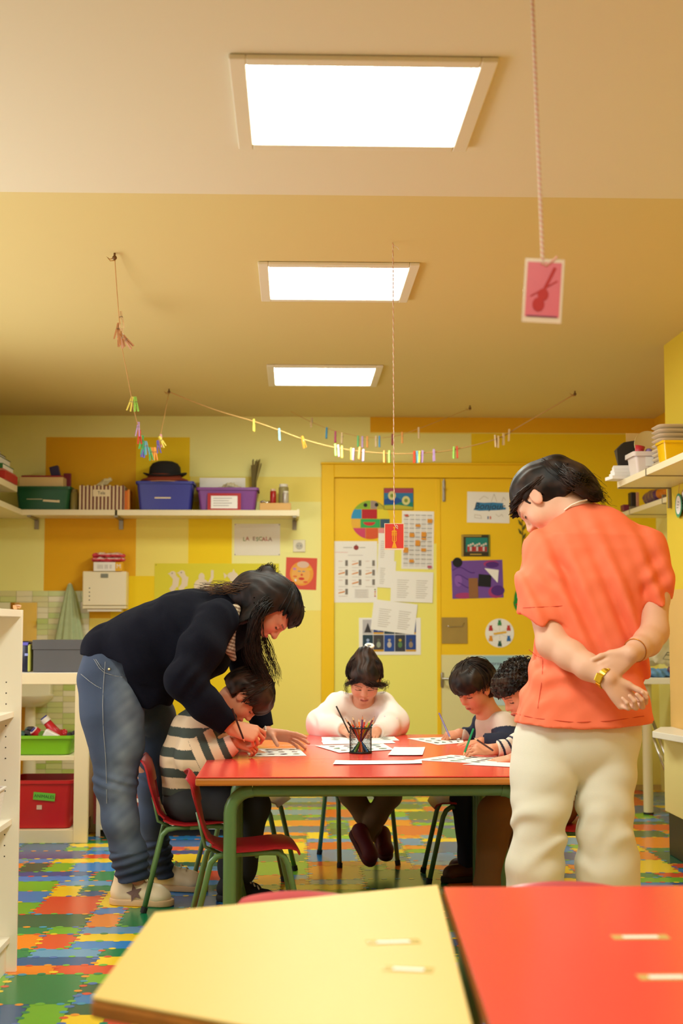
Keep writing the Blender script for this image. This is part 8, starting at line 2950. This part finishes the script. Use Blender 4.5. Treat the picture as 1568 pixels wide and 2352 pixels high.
    G.append(dict(p=[hd.w(0.36, 0.05, 0.0), hd.w(0.44, 0.05, -0.1), hd.w(0.5, 0.05, -0.06), hd.w(0.46, 0.06, -0.22), hd.w(0.4, 0.08, -0.3)], n=12, s=0.007, r=0.0008, curl=0.005))
    G.append(dict(p=[hd.w(-0.38, 0.1, 0.05), hd.w(-0.42, 0.1, -0.08), hd.w(-0.4, 0.12, -0.2), hd.w(-0.37, 0.14, -0.3)], n=12, s=0.006, r=0.0008, curl=0.004))
    for k in range(9):
        a = -1.2 + 2.4 * k / 8
        G.append(dict(p=[hd.w(0.36 * math.sin(a), 0.30 * math.cos(a) + 0.03, 0.30), hd.w(0.36 * math.sin(a), 0.15 * math.cos(a), 0.46), hd.w(0.18 * math.sin(a), -0.1, 0.53), hd.w(0, -0.24, 0.53)], n=12, s=0.005, r=0.0013))
    G += combed(hd, (0.365, 0.44, 0.39), (0.0, -0.26, 0.52), n=20, fringe=0.28, side=0.05, lift=1.07, s=0.003)
    strands('fringe', G, HM, w, w.location, seed=31, taper=0.6)
    c = vv(P(848, 1484, 6.63)) - vv(w.location)
    MB().use(mat('white scrunchie', (244, 236, 226), 0.8)).tube([Vector(tuple(c)) + Vector((math.cos(k * 0.45) * 0.017, math.sin(k * 0.45) * 0.014, 0.008 * math.sin(k * 0.45))) for k in range(15)], 0.007, n=8).build('scrunchie', None, w, smooth=True)
    return w, wrA, wrB


white_c, wA, wB = white_child()


# ---- child in navy with the purple pencil
def navy_child():
    base = Vector((0.86, 6.15, 0))
    hd = Head(P(1089, 1580, 6.12), (-0.70, -0.48, -0.52), (-0.35, -0.30, 0.88), 0.205)
    hip, chest, shc = P(1150, 1830, 6.18), P(1140, 1720, 6.18), P(1128, 1655, 6.18)
    shN, elN, wrN = P(1160, 1672, 6.06), P(1172, 1722, 5.97), P(1105, 1704, 5.95)
    shF, elF, wrF = P(1108, 1668, 6.30), P(1098, 1700, 6.34), P(1055, 1684, 6.24)
    B = Body()
    B.chain([(hip, 0.07), (chest, 0.07), (shc, 0.06)], 0.04, ((0, 1, 0), 1.2))
    B.chain([(shc, 0.05), (P(1118, 1635, 6.16), 0.04), (hd.w(0, -0.15, -0.25), 0.04)], 0.03)
    hd.add(B, True)
    B.chain([(shN, 0.034), (elN, 0.03), (wrN, 0.021)], 0.02)
    B.chain([(shF, 0.034), (elF, 0.03), (wrF, 0.021)], 0.02)
    hand(B, wrN, (-0.95, -0.15, -0.12), (-0.1, -0.25, 0.95), -1, 0.062, [(0.2, 0.3, 0.2)] * 4, 0.12)
    hand(B, wrF, (-0.85, -0.35, -0.1), (-0.1, -0.55, 0.8), 1, 0.062, [(0.7, 1.0, 0.6), (0.8, 1.1, 0.6), (0.9, 1.1, 0.6), (1.0, 1.1, 0.6)], 0.08, thumb=(-0.8, 0.1, -0.4), tcurl=0.4)
    knN, knF = P(1068, 1836, 6.08), P(1080, 1836, 6.26)
    akN, akF = P(1078, 1965, 6.1), P(1090, 1965, 6.28)
    for k_, a_, hh in ((knN, akN, P(1145, 1835, 6.1)), (knF, akF, P(1145, 1835, 6.26))):
        B.chain([(hh, 0.05), (k_, 0.04), (a_, 0.03)], 0.02)
    w = person('child in a grey shirt with navy sleeves holding a purple pencil', B, 0.0033, hd.colours((214, 144, 110), lip=(180, 84, 76)), base)
    S = Body()
    S.chain([(P(1150, 1815, 6.18), 0.088), (P(1142, 1735, 6.18), 0.092), (P(1132, 1668, 6.18), 0.078)], 0.05, ((0, 1, 0), 1.15))
    S.chain([(P(1158, 1665, 6.08), 0.06), (P(1168, 1712, 5.99), 0.052), (P(1145, 1712, 5.96), 0.046), (P(1110, 1704, 5.955), 0.036)], 0.03)
    S.chain([(P(1112, 1664, 6.29), 0.055), (P(1098, 1696, 6.33), 0.045), (P(1060, 1686, 6.25), 0.032)], 0.03)
    S.disp(folds(0.0035, 0.09, 6))
    for (wr, dr) in ((P(1110, 1704, 5.955), Vector((-0.95, -0.1, 0.1))), (P(1060, 1686, 6.25), Vector((-0.9, -0.2, 0.15)))):
        dr.normalize()
        S.rbox(wr + dr * 0.05, (0.06, 0.06, 0.05), basis((0, 1, 0), dr), 0.001, 0.002, True)
    def scol(V):
        C = np.tile(np.array(lin((206, 186, 172))), (len(V), 1))
        a1, a2 = vv(P(1166, 1690, 6.02)), vv(P(1098, 1696, 6.32))
        px = V[:, 0]
        near = (V[:, 1] < 6.075) & (V[:, 2] < P(1160, 1678, 6.0).z + 0.25 * (6.075 - V[:, 1]))
        far = (V[:, 1] > 6.235) & (V[:, 0] < P(1122, 1690, 6.3).x)
        C[near | far] = np.array(lin((34, 40, 62)))
        return C
    wear(S, 'sweater', 0.0042, vmat('two tone jersey', 0.9), w, scol)
    J = Body()
    J.chain([(P(1150, 1836, 6.18), 0.085), (P(1135, 1845, 6.18), 0.085)], 0.04, ((0, 1, 0), 1.3))
    for k_, a_, hh in ((knN, akN, P(1145, 1838, 6.1)), (knF, akF, P(1145, 1838, 6.26))):
        J.chain([(hh, 0.068), (k_, 0.058), (a_, 0.046), (a_ + Vector((0, 0, -0.03)), 0.046)], 0.03)
    J.disp(folds(0.003, 0.12, 3))
    wear(J, 'trousers', 0.0055, mat('navy sweatpants', (28, 32, 48), 0.95), w)
    for a_ in (akN, akF):
        shoe('shoe', w, Vector((a_.x + 0.05, a_.y, 0)), Vector((a_.x - 0.115, a_.y - 0.03, 0)), 0.037, 0.055, mat('brown leather shoe', (84, 46, 30), 0.5), mat('dark sole', (36, 28, 24), 0.7))
    HM = hair_mat('dark brown fringe hair', (18, 12, 10), (54, 38, 28), 0.5)
    hair_cap(w, hd, 'hair', HM, face_y=0.08, fringe=0.08, side=-0.12, nape=-0.3, vol=(0.42, 0.48, 0.43), groove=0.002, freq=160)
    G = [dict(p=[hd.w(-0.36 + 0.08 * k, 0.0, 0.52), hd.w(-0.35 + 0.078 * k, 0.28, 0.43), hd.w(-0.31 + 0.069 * k, 0.40, 0.25), hd.w(-0.26 + 0.058 * k, 0.40, 0.1 + 0.02 * math.sin(k * 2))], n=12, s=0.0035, r=0.0018) for k in range(10)]
    G = whorl(hd, (0.42, 0.48, 0.43), 0.08, -0.06, -0.26, part=0.3)
    strands('fringe', G, HM, w, w.location, seed=41, taper=0.6)
    return w, wrF


navy_c, nF = navy_child()


# ---- curly child half hidden behind the person in orange
def curly_child():
    base = Vector((1.0, 5.42, 0))
    hd = Head(P(1196, 1590, 5.46), (-0.80, -0.25, -0.52), (-0.45, -0.15, 0.88), 0.20)
    hip, chest, shc = P(1275, 1840, 5.44), P(1265, 1720, 5.44), P(1245, 1665, 5.44)
    shN, elN, wrN = P(1262, 1690, 5.32), P(1255, 1750, 5.25), P(1178, 1742, 5.24)
    shF, elF, wrF = P(1232, 1685, 5.56), P(1195, 1716, 5.54), P(1130, 1722, 5.42)
    B = Body()
    B.chain([(hip, 0.07), (chest, 0.07), (shc, 0.06)], 0.04, ((0, 1, 0), 1.2))
    B.chain([(shc, 0.05), (P(1228, 1650, 5.45), 0.04), (hd.w(0, -0.15, -0.25), 0.04)], 0.03)
    hd.add(B, True)
    B.chain([(shN, 0.034), (elN, 0.03), (wrN, 0.021)], 0.02)
    B.chain([(shF, 0.034), (elF, 0.03), (wrF, 0.022)], 0.02)
    hand(B, wrN, (-0.95, -0.05, -0.15), (-0.1, -0.35, 0.93), -1, 0.062, [(0.25, 0.35, 0.2)] * 4, 0.12)
    hand(B, wrF, (-0.92, -0.2, 0.1), (-0.1, -0.75, 0.65), 1, 0.064, [(0.45, 0.9, 0.5), (0.6, 0.95, 0.5), (0.75, 1.0, 0.5), (0.85, 1.0, 0.5)], 0.08, thumb=(-0.9, -0.2, 0.3), tcurl=0.4)
    knN, knF = P(1140, 1866, 5.30), P(1155, 1866, 5.48)
    akN, akF = P(1120, 2030, 5.32), P(1150, 2010, 5.52)
    for k_, a_, hh in ((knN, akN, P(1265, 1850, 5.36)), (knF, akF, P(1265, 1850, 5.52))):
        B.chain([(hh, 0.05), (k_, 0.04), (a_, 0.03)], 0.02)
    w = person('child with curly dark hair half hidden behind the person in orange', B, 0.0033, hd.colours((218, 150, 116), lip=(180, 84, 76)), base)
    S = Body()
    S.chain([(P(1275, 1825, 5.44), 0.088), (P(1265, 1735, 5.44), 0.09), (P(1250, 1680, 5.44), 0.076)], 0.05, ((0, 1, 0), 1.15))
    S.chain([(P(1262, 1690, 5.34), 0.055), (P(1255, 1745, 5.26), 0.05), (P(1188, 1742, 5.24), 0.034)], 0.03)
    S.chain([(P(1235, 1685, 5.55), 0.055), (P(1195, 1712, 5.54), 0.046), (P(1140, 1722, 5.43), 0.032)], 0.03)
    S.disp(folds(0.003, 0.09, 1))
    for (wr, dr) in ((P(1188, 1742, 5.24), Vector((-0.95, -0.05, 0))), (P(1140, 1722, 5.43), Vector((-0.9, -0.3, 0)))):
        dr.normalize()
        S.rbox(wr + dr * 0.05, (0.06, 0.06, 0.05), basis((0, 1, 0), dr), 0.001, 0.002, True)
    def scol(V):
        ph = (V[:, 0] * 0.9 + V[:, 1] * 0.2 + V[:, 2] * 0.35) / 0.034
        st = ((ph % 1.0) < 0.3)[:, None]
        return np.where(st, np.array(lin((36, 44, 70))), np.array(lin((236, 222, 206))))
    wear(S, 'shirt', 0.0032, vmat('sailor stripe jersey', 0.9), w, scol)
    J = Body()
    J.chain([(P(1275, 1850, 5.44), 0.085), (P(1255, 1855, 5.44), 0.085)], 0.04, ((0, 1, 0), 1.3))
    for k_, a_, hh in ((knN, akN, P(1265, 1852, 5.36)), (knF, akF, P(1265, 1852, 5.52))):
        J.chain([(hh, 0.07), (k_, 0.066), (a_, 0.05), (a_ + Vector((0, 0, -0.03)), 0.05)], 0.03)
    J.disp(folds(0.003, 0.12, 5))
    wear(J, 'trousers', 0.0055, mat('brown corduroy', (122, 84, 42), 0.9), w)
    for a_ in (akN, akF):
        shoe('shoe', w, Vector((a_.x + 0.05, a_.y, 0)), Vector((a_.x - 0.115, a_.y - 0.03, 0)), 0.037, 0.055, mat('dark brown shoe', (60, 40, 30), 0.5), mat('dark sole', (36, 28, 24), 0.7))
    HM = hair_mat('curly black brown hair', (16, 11, 9), (58, 42, 30), 0.5)
    hair_cap(w, hd, 'hair', HM, face_y=0.10, fringe=0.16, side=-0.16, nape=-0.3, vol=(0.44, 0.50, 0.45), groove=0.003, freq=120, bump=0.006)
    R2 = random.Random(5)
    b = MB().use(HM)
    o0 = Vector(w.location)
    for k in range(420):
        a, e = R2.uniform(0, 6.28), R2.uniform(-0.15, 1.5)
        n = np.array((math.cos(a) * math.cos(e), math.sin(a) * math.cos(e), math.sin(e)))
        if n[1] > 0.45 and n[2] < 0.25:
            continue
        c = hd.w(0.44 * n[0], -0.07 + 0.50 * n[1], 0.15 + 0.45 * n[2])
        r = R2.uniform(0.006, 0.011)
        ax = Vector((R2.uniform(-1, 1), R2.uniform(-1, 1), R2.uniform(-1, 1))).normalized()
        u = ax.orthogonal().normalized()
        v = ax.cross(u)
        pts = [Vector(tuple(c)) - o0 + (u * math.cos(t * 0.8) + v * math.sin(t * 0.8)) * r * (1 + 0.03 * t) + ax * 0.0015 * t for t in range(10)]
        b.tube(pts, 0.0014, n=4, cap=False)
    b.build('curls', None, w, smooth=True)
    return w, wrF, wrN


curly_c, cF, cN = curly_child()

# ================================================================== THINGS ON THE TABLE
def sheet(label, corners, drawing=0, cat='paper', z=0.0006, curl=0.0, name='drawing_sheet', ncol=(120, 110, 105)):
    """paper lying on the drawing table; corners as photo positions on the table plane"""
    Q = [PZ(x, y, TZ + z) for x, y in corners]
    c = sum(Q, Vector()) / 4
    b = MB().use(PAPER)
    n = 6
    rows, rows2 = [], []
    for i in range(n + 1):
        r, r2 = [], []
        for j in range(n + 1):
            u, v = i / n, j / n
            p = (Q[0] * (1 - u) + Q[1] * u) * (1 - v) + (Q[3] * (1 - u) + Q[2] * u) * v
            zz_ = curl * ((2 * u - 1) ** 4 + (2 * v - 1) ** 4) * 0.5
            r.append(p - c + Vector((0, 0, zz_ + 0.0004)))
        rows.append(r)
    b.grid(rows)
    o = b.build(name, None, None, loc=tuple(c))
    md = o.modifiers.new('thickness', 'SOLIDIFY')
    md.thickness = 0.0004
    md.offset = 0
    tag(o, label, cat, 'sheets on the drawing table')
    if drawing:
        R2 = random.Random(drawing)
        S = []
        for r in range(3):
            for k in range(4):
                u0, v0 = 0.1 + 0.22 * k, 0.12 + 0.28 * r
                cx, cy = u0 + 0.08, v0 + 0.08
                S += [([(cx + R2.uniform(.03, .085) * math.cos(t * 0.9), cy + R2.uniform(.04, .1) * math.sin(t * 0.9)) for t in range(7)], tuple(int(q * R2.uniform(0.5, 1.0)) for q in ncol))]
            S.append(rect(0.05, 0.08 + 0.28 * r, 0.95, 0.085 + 0.28 * r, (90, 84, 84)))
        printed('drawing', S, o, lambda u, v, d: ((Q[0] * (1 - u) + Q[1] * u) * (1 - v) + (Q[3] * (1 - u) + Q[2] * u) * v) - c + Vector((0, 0, d + curl * ((2 * u - 1) ** 4 + (2 * v - 1) ** 4) * 0.5)), d0=0.0009, dd=0.00001)
    return o


sheet('printed worksheet in front of the striped child', [(562, 1720), (686, 1719), (704, 1736), (573, 1738)], 1, ncol=(120, 104, 80))
sheet('worksheet under the hands of the child in white', [(738, 1693), (905, 1692), (917, 1701), (740, 1702)], 2, z=0.0006)
sheet('blank sheet in front of the child in white', [(738, 1702), (900, 1701), (908, 1707), (742, 1710)], 0, z=0.0012)
sheet('drawing left of the pencil pot', [(724, 1713), (880, 1708), (905, 1722), (778, 1729)], 3, z=0.0018)
sheet('small torn sheet right of the pencil pot', [(905, 1717), (976, 1717), (970, 1735), (890, 1735)], 0, z=0.0024, curl=0.002)
sheet('long folded strip of paper near the front edge', [(770, 1748), (968, 1748), (969, 1755), (764, 1757)], 0, z=0.0006, curl=0.003)
sheet('printed worksheet of the child with the purple pencil', [(935, 1696), (1060, 1692), (1065, 1706), (1006, 1711)], 4)
sheet('worksheet in front of the curly haired child', [(950, 1746), (1035, 1734), (1160, 1742), (1130, 1755)], 5, z=0.0006)
sheet('blank sheet at the right front edge of the table', [(1062, 1756), (1110, 1750), (1200, 1753), (1200, 1763)], 0, z=0.0012)

# pencil pot of black wire mesh
pc_ = PZ(829, 1732, TZ)
pot = thing('pencil_pot', 'black wire mesh pot full of coloured pencils', 'pencil pot', (pc_.x, pc_.y + 0.04, TZ + 0.0005))
pr_, ph_ = 0.0425, 0.098
WIRE = mat('black wire', (16, 15, 16), 0.4)
b = MB().use(WIRE)
for k in range(40):
    for s in (-1, 1):
        b.tube([(math.cos(k * 0.15708 + s * t * 0.16) * pr_, math.sin(k * 0.15708 + s * t * 0.16) * pr_, 0.004 + (ph_ - 0.006) * t / 7) for t in range(8)], 0.0006, n=3, cap=False)
b.build('mesh_wall', None, pot)
b = MB().use(WIRE)
for z_ in (0.003, ph_):
    b.tube([(math.cos(k * 0.2618) * pr_, math.sin(k * 0.2618) * pr_, z_) for k in range(25)], 0.0032, n=6, cap=False)
b.build('rim', None, pot, smooth=True)
MB().use(WIRE).lathe([(0.0, 0.0), (pr_, 0.0), (pr_, 0.003), (0.0, 0.003)], n=24).build('base', None, pot)
cols_ = [('dark green', (20, 90, 60)), ('lime', (120, 180, 60)), ('red', (206, 50, 40)), ('orange', (236, 110, 50)), ('brown', (120, 64, 40)), ('sky blue', (60, 140, 210)), ('navy', (30, 34, 80)), ('black', (24, 22, 22)), ('vermilion', (226, 80, 50)), ('gold', (220, 160, 30)), ('purple', (90, 50, 120)), ('yellow', (236, 200, 50)), ('maroon', (120, 40, 60)), ('teal', (20, 110, 120))]
R2 = random.Random(3)
for k, (nm, c) in enumerate(cols_):
    a = k / len(cols_) * 6.283 + 0.3
    ln_ = 0.02 + 0.013 * (k % 2)
    bt = Vector((-math.cos(a) * ln_, -math.sin(a) * ln_, 0.0045))
    tp_r = 0.036
    H_ = 0.135 + R2.uniform(0, 0.035)
    dirv = Vector((math.cos(a) * tp_r, math.sin(a) * tp_r, ph_)) - bt
    tip = bt + dirv * (H_ / dirv.length)
    pencil('%s coloured pencil standing in the black wire pot' % nm, Vector(pot.location) + tip, Vector(pot.location) + bt, c, r=0.0036, lead=c)
# pencils in the hands
pencil('black pencil held by the bent person over the striped child', P(562, 1706, 5.33), P(533, 1628, 5.27), (24, 22, 22))
pencil('black pencil held by the child in white', P(806, 1692, 6.32), P(772, 1622, 6.36), (30, 28, 28))
pencil('purple pencil held by the child in the grey shirt', P(1036, 1700, 6.10), P(1008, 1638, 6.22), (92, 70, 140))
pencil('green and white pencil held by the curly haired child', P(1063, 1738, 5.34), P(1087, 1674, 5.40), (20, 140, 90), r=0.004)
pencil('brown pencil lying against the wrist of the curly haired child', P(1087, 1694, 5.38), P(1132, 1724, 5.33), (72, 40, 34))
